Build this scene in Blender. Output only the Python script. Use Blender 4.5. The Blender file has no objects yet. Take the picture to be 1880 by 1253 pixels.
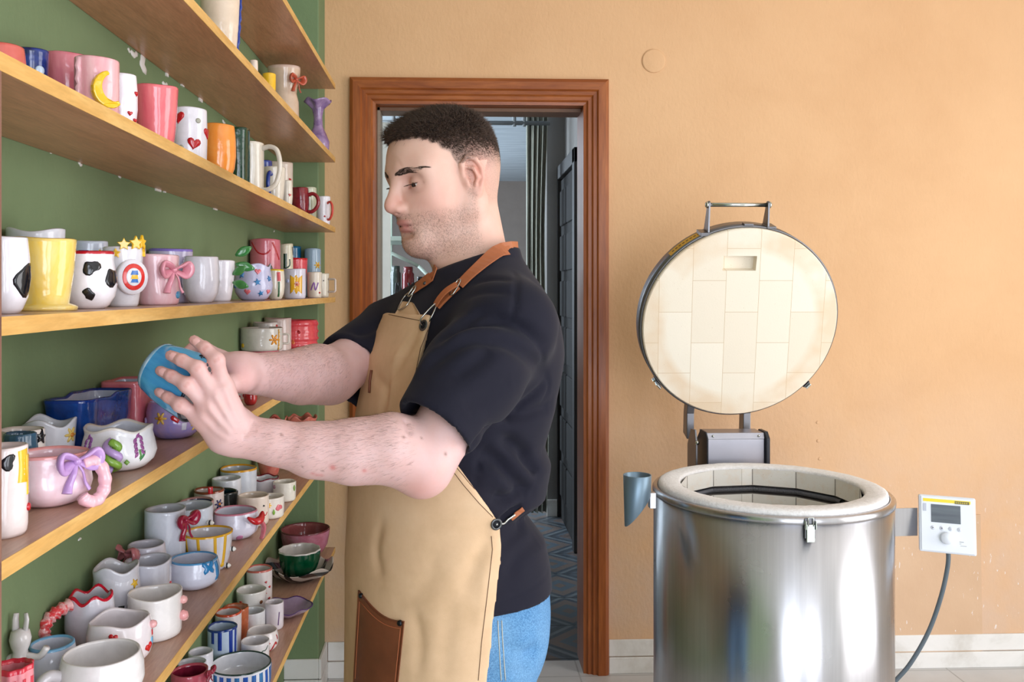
import bpy, bmesh, math, random
import numpy as np
from mathutils import Vector, Matrix, Euler
from mathutils.bvhtree import BVHTree
random.seed(7); np.random.seed(7)
C = bpy.context.scene.collection
PI = math.pi
# ---------------------------------------------------------------- camera
W_, H_ = 1880, 1253
F_PX = 1620.0; PPX, PPY = 897.0, 533.0; YAW = math.atan((PPX-834.0)/F_PX); ZC = 1.386
cam_d = bpy.data.cameras.new('camera'); cam = bpy.data.objects.new('camera', cam_d); C.objects.link(cam)
cam.location = (0, 0, ZC); cam.rotation_euler = (PI/2, 0, -YAW)
cam_d.sensor_width = 36; cam_d.lens = 36*F_PX/W_
cam_d.shift_x = (W_/2-PPX)/W_; cam_d.shift_y = (PPY-H_/2)/W_
cam_d.clip_start = .05
bpy.context.scene.camera = cam
# ---------------------------------------------------------------- world, light, exposure
sc = bpy.context.scene
sc.view_settings.view_transform = 'Standard'; sc.view_settings.look = 'None'
sc.view_settings.gamma = 1; sc.view_settings.use_curve_mapping = False
sc.view_settings.exposure = -0.25
wd = bpy.data.worlds.new('world'); sc.world = wd; wd.use_nodes = True
bg = wd.node_tree.nodes['Background']; bg.inputs[0].default_value = (.72, .84, 1, 1); bg.inputs[1].default_value = 1.0
def area(name, loc, aim, sx, sy, power, col):
    l = bpy.data.lights.new(name, 'AREA'); l.shape = 'RECTANGLE'; l.size = sx; l.size_y = sy
    l.energy = power; l.color = col
    o = bpy.data.objects.new(name, l); C.objects.link(o); o.location = loc
    o.rotation_euler = (Vector(aim)-Vector(loc)).to_track_quat('-Z', 'Y').to_euler()
    return o
# daylight entering by the window openings of the workshop (right wall, wall behind the camera)
area('daylight_right_window', (3.0, 1.15, 1.35), (0, 1.25, 1.25), 1.6, 2.2, 58, (1, .96, .93))
area('daylight_rear_window_1', (2.2, -1.97, 1.25), (2.0, 3, 1.2), 1.05, 2.3, 44, (.92, .94, 1))
area('daylight_rear_window_2', (.78, -1.97, 1.25), (.5, 3, 1.2), 1.05, 2.3, 62, (.84, .89, 1))
area('daylight_passage_window', (-1.42, 4.5, 1.7), (1, 5.2, 1.3), 1.6, 1.4, 85, (.76, .88, 1))
area('passage_far_fill', (-1.42, 6.9, 1.7), (1, 6.4, 1.3), 1.6, 1.4, 110, (.74, .87, 1))  # fill lamp added to brighten the dark passage

# ---------------------------------------------------------------- pixel <-> place
CY, SY = math.cos(YAW), math.sin(YAW)
def ray(px, py):
    a = (px-PPX)/F_PX; b = (PPY-py)/F_PX
    return Vector((CY*a+SY, -SY*a+CY, b))          # depth 1 along the optical axis
def on_x(px, py, X):
    d = ray(px, py); return Vector((0, 0, ZC))+d*(X/d.x)
def on_y(px, py, Y):
    d = ray(px, py); return Vector((0, 0, ZC))+d*(Y/d.y)
def on_z(px, py, Z):
    d = ray(px, py); return Vector((0, 0, ZC))+d*((Z-ZC)/d.z)
def proj(p):
    X, Y, Z = p; dep = X*SY+Y*CY
    return PPX+F_PX*(X*CY-Y*SY)/dep, PPY-F_PX*(Z-ZC)/dep, dep

# ---------------------------------------------------------------- materials
def srgb(r, g, b):
    f = lambda c: c/12.92 if c <= .04045 else ((c+.055)/1.055)**2.4
    return (f(r/255), f(g/255), f(b/255), 1)
_mats = {}
class NT:
    def __init__(s, name):
        s.m = bpy.data.materials.new(name); s.m.use_nodes = True; s.t = s.m.node_tree
        s.b = s.t.nodes['Principled BSDF']; s.n = s.t.nodes; s.l = s.t.links
    def node(s, kind, **kw):
        n = s.n.new(kind)
        for k, v in kw.items():
            if k.startswith('i_'): n.inputs[k[2:].replace('_', ' ')].default_value = v
            else: setattr(n, k, v)
        return n
    def link(s, a, b): s.l.new(a, b)
    def coord(s, scale=(1, 1, 1), kind='Object', rot=(0, 0, 0)):
        tc = s.node('ShaderNodeTexCoord'); mp = s.node('ShaderNodeMapping')
        mp.inputs['Scale'].default_value = scale; mp.inputs['Rotation'].default_value = rot
        s.link(tc.outputs[kind], mp.inputs[0]); return mp.outputs[0]
    def noise(s, vec, scale, detail=4, rough=.6, dist=0):
        n = s.node('ShaderNodeTexNoise'); n.inputs['Scale'].default_value = scale; n.inputs['Detail'].default_value = detail
        n.inputs['Roughness'].default_value = rough; n.inputs['Distortion'].default_value = dist
        if vec is not None: s.link(vec, n.inputs['Vector'])
        return n.outputs['Fac']
    def ramp(s, fac, stops, interp='LINEAR'):
        r = s.node('ShaderNodeValToRGB'); r.color_ramp.interpolation = interp
        e = r.color_ramp.elements
        while len(e) < len(stops): e.new(.5)
        for el, (p, c) in zip(e, stops):
            el.position = p; el.color = c if not isinstance(c, (int, float)) else (c, c, c, 1)
        s.link(fac, r.inputs[0]); return r.outputs[0]
    def mix(s, fac, a, b, mode='MIX'):
        m = s.node('ShaderNodeMix', data_type='RGBA', blend_type=mode)
        for i, v in ((0, fac), (6, a), (7, b)):
            if isinstance(v, (int, float)): m.inputs[i].default_value = v
            elif isinstance(v, tuple): m.inputs[i].default_value = v
            else: s.link(v, m.inputs[i])
        return m.outputs[2]
    def bump(s, h, strength=.3, dist=.01):
        b = s.node('ShaderNodeBump'); b.inputs['Strength'].default_value = strength; b.inputs['Distance'].default_value = dist
        s.link(h, b.inputs['Height']); s.link(b.outputs[0], s.b.inputs['Normal'])
    def col(s, v):
        if isinstance(v, tuple): s.b.inputs['Base Color'].default_value = v
        else: s.link(v, s.b.inputs['Base Color'])
    def set(s, rough=None, metal=None, spec=None, coat=None, sheen=None):
        for k, v in (('Roughness', rough), ('Metallic', metal), ('Specular IOR Level', spec), ('Coat Weight', coat), ('Sheen Weight', sheen)):
            if v is not None: s.b.inputs[k].default_value = v
def plain(name, c, rough=.5, metal=0, vary=.08, scale=12):
    if name in _mats: return _mats[name]
    t = NT(name); v = t.coord()
    n = t.noise(v, scale, 3)
    dark = tuple(x*(1-vary*2) for x in c[:3])+(1,)
    t.col(t.mix(n, dark, tuple(min(1, x*(1+vary)) for x in c[:3])+(1,)))
    t.set(rough, metal); _mats[name] = t.m; return t.m
def glaze(c1, c2=None, scale=14, rough=.12, streak=False, contrast=.18, bump=.25):
    """glazed ceramic, brushed from c2 to c1"""
    c2 = c2 or tuple(max(0, x-14) for x in c1)
    key = ('glaze', c1, c2, scale, rough, streak, contrast)
    if key in _mats: return _mats[key]
    t = NT('glazed_ceramic'); v = t.coord((1, 1, .25) if streak else (1, 1, 1))
    n = t.noise(v, scale*2.2, 5, .62, .6)
    fac = t.ramp(n, [(.5-contrast, 0.0), (.5+contrast, 1.0)])
    t.col(t.mix(fac, srgb(*c2), srgb(*c1)))
    t.bump(t.noise(t.coord(), 45, 2), bump, .004)
    t.set(rough, 0, .5); t.b.inputs['Coat Weight'].default_value = .3; t.b.inputs['Coat Roughness'].default_value = .06
    _mats[key] = t.m; return t.m

# ---------------------------------------------------------------- mesh helpers
def mesh_obj(name, verts, faces, mat, parent=None, smooth=True, mats=None, fmat=None):
    me = bpy.data.meshes.new(name); me.from_pydata([tuple(v) for v in verts], [], faces); me.update()
    o = bpy.data.objects.new(name, me); C.objects.link(o)
    for m in (mats or [mat]): me.materials.append(m)
    if fmat is not None: me.polygons.foreach_set('material_index', fmat)
    if smooth: me.polygons.foreach_set('use_smooth', [True]*len(me.polygons))
    if parent is not None: o.parent = parent
    return o
def empty(name, loc, label, cat, group=None, rz=0):
    o = bpy.data.objects.new(name, None); C.objects.link(o); o.location = loc; o.rotation_euler = (0, 0, rz)
    o.empty_display_size = .03
    tag(o, label, cat, group); return o
def tag(o, label=None, cat=None, group=None, kind=None):
    if label: o['label'] = label
    if cat: o['category'] = cat
    if group: o['group'] = group
    if kind: o['kind'] = kind
    return o
def struct(o, label=None, cat=None):
    tag(o, label, cat, kind='structure'); return o
def box_vf(x0, x1, y0, y1, z0, z1):
    v = [(x, y, z) for x in (x0, x1) for y in (y0, y1) for z in (z0, z1)]
    f = [(0, 1, 3, 2), (4, 6, 7, 5), (0, 4, 5, 1), (2, 3, 7, 6), (0, 2, 6, 4), (1, 5, 7, 3)]
    return v, f
def bevel(o, w, seg=2, angle=30):
    m = o.modifiers.new('bevel', 'BEVEL'); m.width = w; m.segments = seg; m.limit_method = 'ANGLE'; m.angle_limit = math.radians(angle)
    m.harden_normals = False
    return o
def box(name, b, mat, parent=None, bev=0, smooth=False):
    v, f = box_vf(*b); o = mesh_obj(name, v, f, mat, parent, smooth)
    if bev: bevel(o, bev)
    return o
def boxes(name, bs, mat, parent=None, bev=0):
    V, F = [], []
    for b in bs:
        v, f = box_vf(*b); n = len(V); V += v; F += [tuple(i+n for i in q) for q in f]
    o = mesh_obj(name, V, F, mat, parent, False)
    if bev: bevel(o, bev)
    return o
def prism(name, pts, y0, y1, mat, parent=None, bev=0, axis='y'):
    """polygon (x,z) extruded along y; axis='x': polygon (y,z) along x; axis='z': (x,y) along z"""
    n = len(pts); mk = {'y': lambda p, t: (p[0], t, p[1]), 'x': lambda p, t: (t, p[0], p[1]), 'z': lambda p, t: (p[0], p[1], t)}[axis]
    V = [mk(p, y0) for p in pts]+[mk(p, y1) for p in pts]
    F = [tuple(range(n)), tuple(range(2*n-1, n-1, -1))]+[(i, i+n, (i+1) % n+n, (i+1) % n) for i in range(n)]
    o = mesh_obj(name, V, F, mat, parent, False)
    bm = bmesh.new(); bm.from_mesh(o.data); bmesh.ops.recalc_face_normals(bm, faces=bm.faces); bm.to_mesh(o.data); bm.free()
    if bev: bevel(o, bev)
    return o
def frames(path):
    P = [Vector(p) for p in path]; T = []
    for i in range(len(P)):
        a = P[max(0, i-1)]; b = P[min(len(P)-1, i+1)]; T.append((b-a).normalized())
    u = T[0].cross(Vector((0, 0, 1)))
    if u.length < .05: u = T[0].cross(Vector((1, 0, 0)))
    u.normalize(); out = []
    for p, t in zip(P, T):
        u = (u-t*u.dot(t)).normalized(); out.append((p, t, u, t.cross(u)))
    return out
def spline(pts, n=6, closed=False):
    P = [Vector(p) for p in pts]; out = []; m = len(P)
    rng = range(m) if closed else range(m-1)
    for i in rng:
        g = (lambda k: P[k % m]) if closed else (lambda k: P[min(max(k, 0), m-1)])
        a, b, c, d = g(i-1), g(i), g(i+1), g(i+2)
        for j in range(n):
            t = j/n
            out.append(.5*((2*b)+(c-a)*t+(2*a-5*b+4*c-d)*t*t+(3*b-a-3*c+d)*t**3))
    if not closed: out.append(P[-1])
    return out
def tube_vf(path, r, n=8, flat=1, cap=True, closed=False):
    fr = frames(path); V, F = [], []; m = len(fr)
    R = r if callable(r) else (lambda t: r)
    for i, (p, t, u, w) in enumerate(fr):
        rr = R(i/max(1, m-1))
        for k in range(n):
            a = 2*PI*k/n; V.append(p+u*math.cos(a)*rr+w*math.sin(a)*rr*flat)
    for i in range(m-1 if not closed else m):
        for k in range(n):
            a, b = i*n+k, i*n+(k+1) % n; c, d = ((i+1) % m)*n+(k+1) % n, ((i+1) % m)*n+k
            F.append((a, b, c, d))
    if cap and not closed: F += [tuple(range(n-1, -1, -1)), tuple((m-1)*n+k for k in range(n))]
    return V, F
def join_vf(parts):
    V, F = [], []
    for v, f in parts:
        n = len(V); V += list(v); F += [tuple(i+n for i in q) for q in f]
    return V, F
def tube(name, path, r, mat, parent=None, n=8, flat=1, closed=False):
    v, f = tube_vf(path, r, n, flat, True, closed); return mesh_obj(name, v, f, mat, parent)
def disc_path(c, r, axis='y', n=24, a0=0, a1=2*PI):
    out = []
    for i in range(n):
        a = a0+(a1-a0)*i/(n if abs(a1-a0-2*PI) < 1e-6 else n-1)
        s, q = math.cos(a)*r, math.sin(a)*r
        out.append({'y': (c[0]+s, c[1], c[2]+q), 'z': (c[0]+s, c[1]+q, c[2]), 'x': (c[0], c[1]+s, c[2]+q)}[axis])
    return out
def lathe_vf(prof, n=32, c=(0, 0, 0), loop=False):
    V, F = [], []; m = len(prof)
    for r, z in prof:
        for k in range(n):
            a = 2*PI*k/n; V.append((c[0]+r*math.cos(a), c[1]+r*math.sin(a), c[2]+z))
    for i in range(m-1):
        for k in range(n):
            F.append((i*n+k, i*n+(k+1) % n, (i+1)*n+(k+1) % n, (i+1)*n+k))
    if loop: F += [((m-1)*n+k, (m-1)*n+(k+1) % n, (k+1) % n, k) for k in range(n)]; return V, F
    if prof[0][0] > 1e-5: F.append(tuple(range(n-1, -1, -1)))
    if prof[-1][0] > 1e-5: F.append(tuple((m-1)*n+k for k in range(n)))
    return V, F
def lathe(name, prof, mat, parent=None, n=32, c=(0, 0, 0), smooth=True):
    v, f = lathe_vf(prof, n, c); return mesh_obj(name, v, f, mat, parent, smooth)
def xform(vf, M):
    return [M @ Vector(v) for v in vf[0]], vf[1]
# ================================================================ ROOM SHELL
YW = 3.176       # orange wall
YC = 3.033       # face of the green pier
XL = -.579       # green wall
XE = -.406       # shelf front edge
ZCEIL = 2.75
def px_x(px, Y): return on_y(px, 600, Y).x
def m_plaster(name, base, dark, light, bumps=.35, sc_=1.0):
    t = NT(name); v = t.coord()
    n = t.noise(v, 1.6*sc_, 5, .6, .3); c = t.ramp(n, [(.3, dark), (.5, base), (.75, light)])
    t.col(c); fine = t.noise(t.coord((1, 1, .55)), 95, 4, .55); big = t.noise(v, 22, 3)
    mx = t.node('ShaderNodeMath', operation='ADD'); t.link(fine, mx.inputs[0]); t.link(big, mx.inputs[1])
    t.bump(mx.outputs[0], bumps, .004); t.set(.75, 0, .25); return t
tw = m_plaster('ochre_plaster', srgb(225, 181, 137), srgb(219, 174, 130), srgb(230, 187, 143))
# paler, pinkish patches and splashes low on the wall
v = tw.coord(); sep = tw.node('ShaderNodeSeparateXYZ'); tw.link(v, sep.inputs[0])
def mrange(t, val, a, b, lo=0., hi=1.):
    m = t.node('ShaderNodeMapRange'); m.inputs[1].default_value = a; m.inputs[2].default_value = b
    m.inputs[3].default_value = lo; m.inputs[4].default_value = hi; t.link(val, m.inputs[0]); return m.outputs[0]
def mth(t, op, a, b=None):
    m = t.node('ShaderNodeMath', operation=op)
    for i, q in enumerate((a, b)):
        if q is None: continue
        if isinstance(q, (int, float)): m.inputs[i].default_value = q
        else: t.link(q, m.inputs[i])
    return m.outputs[0]
low = mth(tw, 'MULTIPLY', mrange(tw, sep.outputs[2], 1.15, .35), mrange(tw, tw.noise(v, 3, 4), .3, .62))
old = tw.b.inputs['Base Color'].links[0].from_socket
c1 = tw.mix(mth(tw, 'MULTIPLY', low, .75), old, srgb(214, 186, 164))
splash = tw.ramp(tw.noise(tw.coord((1, 1, .4)), 95, 3, .5), [(.69, 0.0), (.72, .8)])
sm = mth(tw, 'MULTIPLY', splash, mth(tw, 'MULTIPLY', mrange(tw, sep.outputs[2], .75, .25), mrange(tw, sep.outputs[0], 1.2, 1.6)))
tw.col(tw.mix(sm, c1, srgb(240, 235, 235)))
M_ORANGE = tw.m
M_GREEN = m_plaster('green_paint', srgb(122, 142, 104), srgb(116, 137, 99), srgb(128, 148, 110), .12).m
M_WHITE = m_plaster('white_paint', srgb(235, 233, 228), srgb(225, 222, 216), srgb(240, 238, 234), .15).m
M_MARBLE = m_plaster('white_marble_tile', srgb(232, 230, 226), srgb(205, 200, 192), srgb(240, 238, 235), .02, 3).m
# door opening
DX0, DX1, DZ1 = px_x(690, YW), px_x(1071, YW), 2.045
OX0, OX1, OZ1 = px_x(643, YW), px_x(1116, YW), 2.145
T = .15
struct(boxes('wall_back', [(-1.2, OX0+.03, YW, YW+T, 0, ZCEIL), (OX1-.03, 3.2, YW, YW+T, 0, ZCEIL), (OX0+.03, OX1-.03, YW, YW+T, OZ1-.03, ZCEIL)], M_ORANGE))
struct(box('wall_left', (XL-.12, XL, -2.2, YC+.02, 0, ZCEIL), M_GREEN))
pier_x = px_x(585, YC)
struct(boxes('trim_pier', [(XL-.12, pier_x, YC, YW+.002, 0, ZCEIL)], M_GREEN, bev=.004), 'green painted pier standing out from the ochre wall at the end of the shelves', 'pier')
# right wall with a window opening, rear wall with two window openings
struct(boxes('wall_right', [(3.05, 3.2, -2.2, .3, 0, ZCEIL), (3.05, 3.2, 2.0, YW, 0, ZCEIL), (3.05, 3.2, .3, 2.0, 0, .2), (3.05, 3.2, .3, 2.0, 2.5, ZCEIL)], M_WHITE))
struct(boxes('wall_rear', [(-.9, .22, -2.2, -2.05, 0, ZCEIL), (1.34, 1.64, -2.2, -2.05, 0, ZCEIL), (2.76, 3.05, -2.2, -2.05, 0, ZCEIL), (.22, 1.34, -2.2, -2.05, 2.45, ZCEIL), (1.64, 2.76, -2.2, -2.05, 2.45, ZCEIL)], M_WHITE))
struct(box('ceiling', (-.7, 3.2, -2.2, YW+T, ZCEIL, ZCEIL+.1), M_WHITE))
# floor
t = NT('pale_tile_floor'); v = t.coord()
br = t.node('ShaderNodeTexBrick'); t.link(t.coord((1, 1, 1)), br.inputs[0]); br.offset = 0
br.inputs['Scale'].default_value = 1; br.inputs['Brick Width'].default_value = .45; br.inputs['Row Height'].default_value = .45
br.inputs['Mortar Size'].default_value = .003; br.inputs['Color1'].default_value = srgb(216, 213, 210); br.inputs['Color2'].default_value = srgb(210, 208, 206)
br.inputs['Mortar'].default_value = srgb(150, 146, 140)
t.col(t.mix(t.noise(v, 8, 5), br.outputs[0], srgb(190, 188, 186))); t.set(.35); M_FLOOR = t.m
struct(box('floor', (-.9, 3.2, -2.2, YW+.11, -.06, 0), M_FLOOR))
# skirting
sk = [(OX1+.002, 3.05, YW-.012, YW, 0, .058), (OX1+.002, 3.05, YW-.008, YW, .061, .121)]
struct(boxes('baseboard_back', sk, M_MARBLE, bev=.0025), 'two courses of white marble skirting right of the door', 'skirting')
sk = [(pier_x+.012, OX0-.002, YW-.012, YW, 0, .058), (pier_x+.012, OX0-.002, YW-.008, YW, .061, .128),
      (pier_x, pier_x+.012, YC-.012, YW, 0, .058), (pier_x, pier_x+.010, YC-.010, YW, .061, .128),
      (XL, pier_x, YC-.012, YC, 0, .058), (XL, pier_x, YC-.010, YC, .061, .128)]
struct(boxes('baseboard_pier', sk, M_MARBLE, bev=.0025), 'white marble skirting around the foot of the green pier', 'skirting')
# round plaster disc, thin board patched on the wall, screw plugs
def raised(px, py, r, name, label, cat, mat, th=.004, lump=.06):
    c = on_y(px, py, YW); pr = [(r*(1+random.uniform(-lump, lump)*.5), 0), (r*.98, th*.7), (r*.86, th), (0, th)]
    v, f = lathe_vf(pr, 28); Mx = Matrix.Translation(c) @ Matrix.Rotation(PI/2, 4, 'X')
    v, f = xform((v, f), Mx); return tag(mesh_obj(name, v, f, mat), label, cat)
struct(raised(1200, 112, .044, 'trim_plaster_disc', 'round plastered-over junction box cover high on the ochre wall', 'cover', M_ORANGE))
bm_ = m_plaster('tan_board', srgb(214, 180, 148), srgb(205, 170, 138), srgb(222, 190, 158), .2)
vv = bm_.coord((1, 1, .3)); spl = bm_.ramp(bm_.noise(vv, 110, 3, .5), [(.68, 0.0), (.72, .7)])
bm_.col(bm_.mix(spl, bm_.b.inputs['Base Color'].links[0].from_socket, srgb(238, 232, 232)))
b0 = on_y(1560, 1200, YW); b1 = on_y(1802, 945, YW)
pts = [(b0.x, b0.z), (b1.x-.002, b0.z+.001), (b1.x+.001, b0.z+.022), (b1.x-.006, b1.z), (b0.x, b1.z+.01)]
tag(prism('wall_board', pts, YW-.0045, YW, bm_.m), 'tan board patch on the wall below the kiln controller, speckled with glaze splashes', 'board')
for px, py in ((1501, 776), (1502, 810), (1505, 843)):
    tag(raised(px, py, .006, 'wall_plug', 'small filled screw plug in a vertical row right of the kiln hinge', 'plug', M_ORANGE, .002), group='filled plugs beside the hinge')
# ---------------------------------------------------------------- door casing
def m_wood(name, base, dark, light, axis, scale=1, rough=.35, contrast=.5):
    t = NT(name); s = {'x': (.12, 1, 1), 'y': (1, .12, 1), 'z': (1, 1, .08)}[axis]
    v = t.coord(s); n = t.noise(v, 26*scale, 6, .62, .8); n2 = t.noise(v, 140*scale, 3, .6)
    c = t.ramp(n, [(.28, dark), (.5, base), (.75, light)])
    c = t.mix(t.ramp(n2, [(.35, 0.0), (.75, contrast)]), c, tuple(x*.62 for x in dark[:3])+(1,))
    t.col(c); t.bump(n2, .08, .002); t.set(rough, 0, .4); return t.m
M_DOORW = m_wood('varnished_door_wood', srgb(158, 86, 38), srgb(132, 66, 28), srgb(178, 104, 50), 'z')
M_DOORWH = m_wood('varnished_lintel_wood', srgb(158, 86, 38), srgb(132, 66, 28), srgb(178, 104, 50), 'x')
df = empty('door_frame', (0, YW, 0), 'varnished brown wooden door frame with moulded casing around the open doorway', 'door frame')
def casing(side):
    # moulded profile (w from outer edge, depth out of the wall)
    pr = [(0, 0), (0, .020), (.012, .026), (.038, .026), (.044, .018), (.056, .018), (.062, .011), (.074, .011), (.080, .004), (.0905, .002), (.0905, 0)]
    return pr
def strip(name, pts3_a, pts3_b, mat):
    n = len(pts3_a); V = list(pts3_a)+list(pts3_b)
    F = [(i, (i+1) % n, (i+1) % n+n, i+n) for i in range(n)]+[tuple(range(n)), tuple(range(2*n-1, n-1, -1))]
    o = mesh_obj(name, V, F, mat, df, False)
    bm = bmesh.new(); bm.from_mesh(o.data); bmesh.ops.recalc_face_normals(bm, faces=bm.faces); bm.to_mesh(o.data); bm.free()
    return o
pr = casing(0)
wj = DX0-OX0; s_ = wj/.0905
A = [(OX0+w*s_, -d-.0005, -.002) for w, d in pr]; B = [(OX0+w*s_, -d-.0005, OZ1-w*s_) for w, d in pr]
strip('jamb_casing', A, B, M_DOORW)
wj2 = OX1-DX1; s2 = wj2/.0905
A2 = [(OX1-w*s2, -d-.0005, -.002) for w, d in pr]; B2 = [(OX1-w*s2, -d-.0005, OZ1-w*s_) for w, d in pr]
strip('jamb_casing', A2, B2, M_DOORW)
strip('head_casing', B, B2, M_DOORWH)
boxes('jamb_lining', [(OX0+.031, DX0, 0, T+.01, 0, OZ1-wj)], M_DOORW, df)
boxes('jamb_lining', [(DX1, OX1-.031, 0, T+.01, 0, OZ1-wj)], M_DOORW, df)
boxes('head_lining', [(OX0+.031, OX1-.031, 0, T+.01, OZ1-wj, OZ1-.031)], M_DOORWH, df)
M_STOP = plain('pale_door_stop', srgb(150, 136, 118), .5)
box('door_stop', (DX0, DX0+.012, .05, T, 0, OZ1-wj), M_STOP, df, .002)
box('head_stop', (DX0, DX1, .05, T, OZ1-wj-.014, OZ1-wj), plain('stop_brown', srgb(120, 88, 66), .5), df, .002)
M_BRASS = plain('brass', srgb(200, 160, 80), .25, 1)
box('strike_plate', (DX0-.018, DX0-.006, -.0045, -.0035, 1.78, 1.93), plain('strike_plate_wood', srgb(176, 100, 44), .4), df)
# ================================================================ ROOM BEYOND THE DOOR
M_GREYP = m_plaster('grey_paint', srgb(120, 116, 112), srgb(110, 106, 102), srgb(128, 124, 120), .15).m
M_GREYW = m_plaster('pale_grey_paint', srgb(160, 160, 160), srgb(150, 150, 150), srgb(170, 170, 170), .15).m
YB = YW+T
xr = px_x(1037, 5.4)
struct(boxes('wall_passage_right', [(xr, xr+.1, YB, 5.4, 0, 2.6), (px_x(1004, 5.4), xr+.1, 5.4, 5.55, 0, 2.6)], M_GREYP))
struct(box('wall_passage_far', (-2.5, 1.6, 9.0, 9.1, 0, 2.6), plain('taupe_paint', srgb(140, 128, 120), .8)))
struct(box('wall_passage_left', (-1.6, -1.5, YB, 9.0, 0, 2.6), M_GREYP))
struct(box('wall_passage_side', (1.5, 1.6, 5.5, 9.0, 0, 2.6), M_GREYP))
t = NT('boarded_white_ceiling'); v = t.coord((.4, 4, 1)); n = t.noise(v, 6, 4)
t.col(t.ramp(n, [(.3, srgb(185, 196, 204)), (.7, srgb(222, 230, 236))])); t.bump(n, .3, .01); t.set(.6)
struct(box('ceiling_passage', (-2.5, 1.7, YB, 9.1, 2.5, 2.6), t.m))
# patterned tiles: diagonal bands in each tile
t = NT('patterned_floor_tile'); v = t.coord((1, 1, 1)); sep = t.node('ShaderNodeSeparateXYZ'); t.link(v, sep.inputs[0])
fx = mth(t, 'FRACT', mth(t, 'DIVIDE', sep.outputs[0], .33)); fy = mth(t, 'FRACT', mth(t, 'DIVIDE', sep.outputs[1], .33))
px_ = mth(t, 'PINGPONG', mth(t, 'DIVIDE', sep.outputs[0], .33), .5); py_ = mth(t, 'PINGPONG', mth(t, 'DIVIDE', sep.outputs[1], .33), .5)
dg = mth(t, 'ADD', px_, py_)
band = t.ramp(dg, [(0, srgb(120, 92, 76)), (.22, srgb(92, 104, 116)), (.30, srgb(40, 52, 66)), (.42, srgb(124, 134, 138)), (.50, srgb(44, 60, 76)), (.58, srgb(132, 106, 90)), (.75, srgb(84, 104, 118)), (.9, srgb(128, 98, 78))], 'CONSTANT')
nz = t.noise(t.coord((1, 1, 1)), 30, 5)
c = t.mix(nz, band, srgb(96, 100, 104))
g = mth(t, 'LESS_THAN', mth(t, 'MINIMUM', fx, fy), .018)
t.col(t.mix(g, c, srgb(30, 32, 36))); t.set(.3)
struct(box('floor_passage', (-1.6, 1.6, YW+.11, 9.0, -.06, -.001), t.m))
struct(boxes('baseboard_passage', [(px_x(1004, 5.4), xr, 5.385, 5.4, 0, .10), (xr-.012, xr, YB, 4.62, 0, .10)], M_MARBLE))
# dark panelled door in the passage side wall
M_DARKD = plain('near_black_door', srgb(20, 17, 17), .9)
dd = empty('passage_door', (xr, 5.0, 0), 'dark panelled door with a brass lever in the side wall of the passage', 'door')
boxes('door_leaf', [(-.03, -.001, -.30, .36, .005, 2.05)], M_DARKD, dd)
pan = []
for k in range(7):
    z = .15+k*.27
    for y0, y1 in ((-.25, .01), (.05, .31)): pan.append((-.042, -.029, y0, y1, z, z+.21))
boxes('raised_panel', pan, M_DARKD, dd, .006)['kind'] = 'stuff'
boxes('door_casing', [(-.05, -.001, -.38, -.305, 0, 2.14), (-.05, -.001, .365, .39, 0, 2.14), (-.05, -.001, -.38, .39, 2.06, 2.14)], plain('dark_casing', srgb(34, 30, 30), .6), dd, .004)
tube('lever_handle', [(-.03, .27, 1.02), (-.085, .27, 1.02), (-.09, .25, 1.02), (-.09, .14, 1.018)], .010, M_BRASS, dd)
# door leaf of the doorway, opened back into the passage: pale edge catching the light
# curtain
t = NT('grey_curtain_cloth'); v = t.coord((1, 1, .05)); t.col(t.ramp(t.noise(v, 60, 4), [(.3, srgb(120, 120, 108)), (.7, srgb(176, 176, 162))])); t.set(.8); 
cx0, cx1 = px_x(966, 5.3), px_x(1006, 5.3)
V, F = [], []; N = 60; K = 14
for k in range(K+1):
    z = .05+2.41*k/K
    for i in range(N+1):
        s = i/N; V.append((cx0+(cx1-cx0)*(s*(.9+.1*math.sin(k*.5))), 5.3-.01-.022*math.sin(s*26+.4*math.sin(k*.4))-.01*math.sin(s*57), z))
for k in range(K):
    for i in range(N): F.append((k*(N+1)+i, k*(N+1)+i+1, (k+1)*(N+1)+i+1, (k+1)*(N+1)+i))
cur = tag(mesh_obj('curtain', V, F, t.m), 'long grey-green curtain hanging in the passage left of the dark door', 'curtain')
sm_ = cur.modifiers.new('s', 'SOLIDIFY'); sm_.thickness = .003
M_PIPE = plain('grey_pipe_paint', srgb(120, 124, 126), .5)
pipe = empty('ceiling_pipe', (0, 5.2, 2.36), 'grey pipe clamped along under the ceiling of the passage', 'pipe')
pz = on_y(940, 226, 5.2).z
tube('pipe', [(-.9, 0, pz-2.36), (cx1, 0, pz-2.36)], .013, M_PIPE, pipe)
for px in (944, 962, 722):
    X = px_x(px, 5.2); tube('pipe_clamp', [(X, 0, pz-2.36-.02), (X, 0, .139)], .012, M_PIPE, pipe)
# metal rack with tools and rolls, seen left of the head
rk = empty('metal_rack', (px_x(722, 4.2), 4.2, 0), 'pale metal rack crowded with studio gear behind the door opening', 'rack')
M_RACK = plain('pale_rack_metal', srgb(176, 190, 178), .4); M_RACKD = plain('dark_gear', srgb(26, 22, 22), .9)
for xx, yy in ((-.06, 0), (.29, 0), (-.06, .35), (.29, .35)): boxes("upright", [(xx, xx+.03, yy, yy+.03, 0, 1.95)], M_RACK, rk, .002)
for z in (.25, .62, .98, 1.30, 1.62): boxes('rack_shelf', [(-.06, .32, 0, .38, z, z+.022)], M_RACK, rk, .002)
tube('diagonal_brace', [(-.09, -.02, 1.60), (.12, -.02, 1.50)], .008, M_RACK, rk)
tube('diagonal_brace', [(.12, -.02, 1.50), (.26, -.02, 1.36)], .008, M_RACK, rk)
cols = [(120, 30, 36), (206, 212, 208), (96, 70, 50), (30, 32, 40), (64, 74, 70), (150, 140, 120), (40, 60, 90)]
gi = 0
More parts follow.
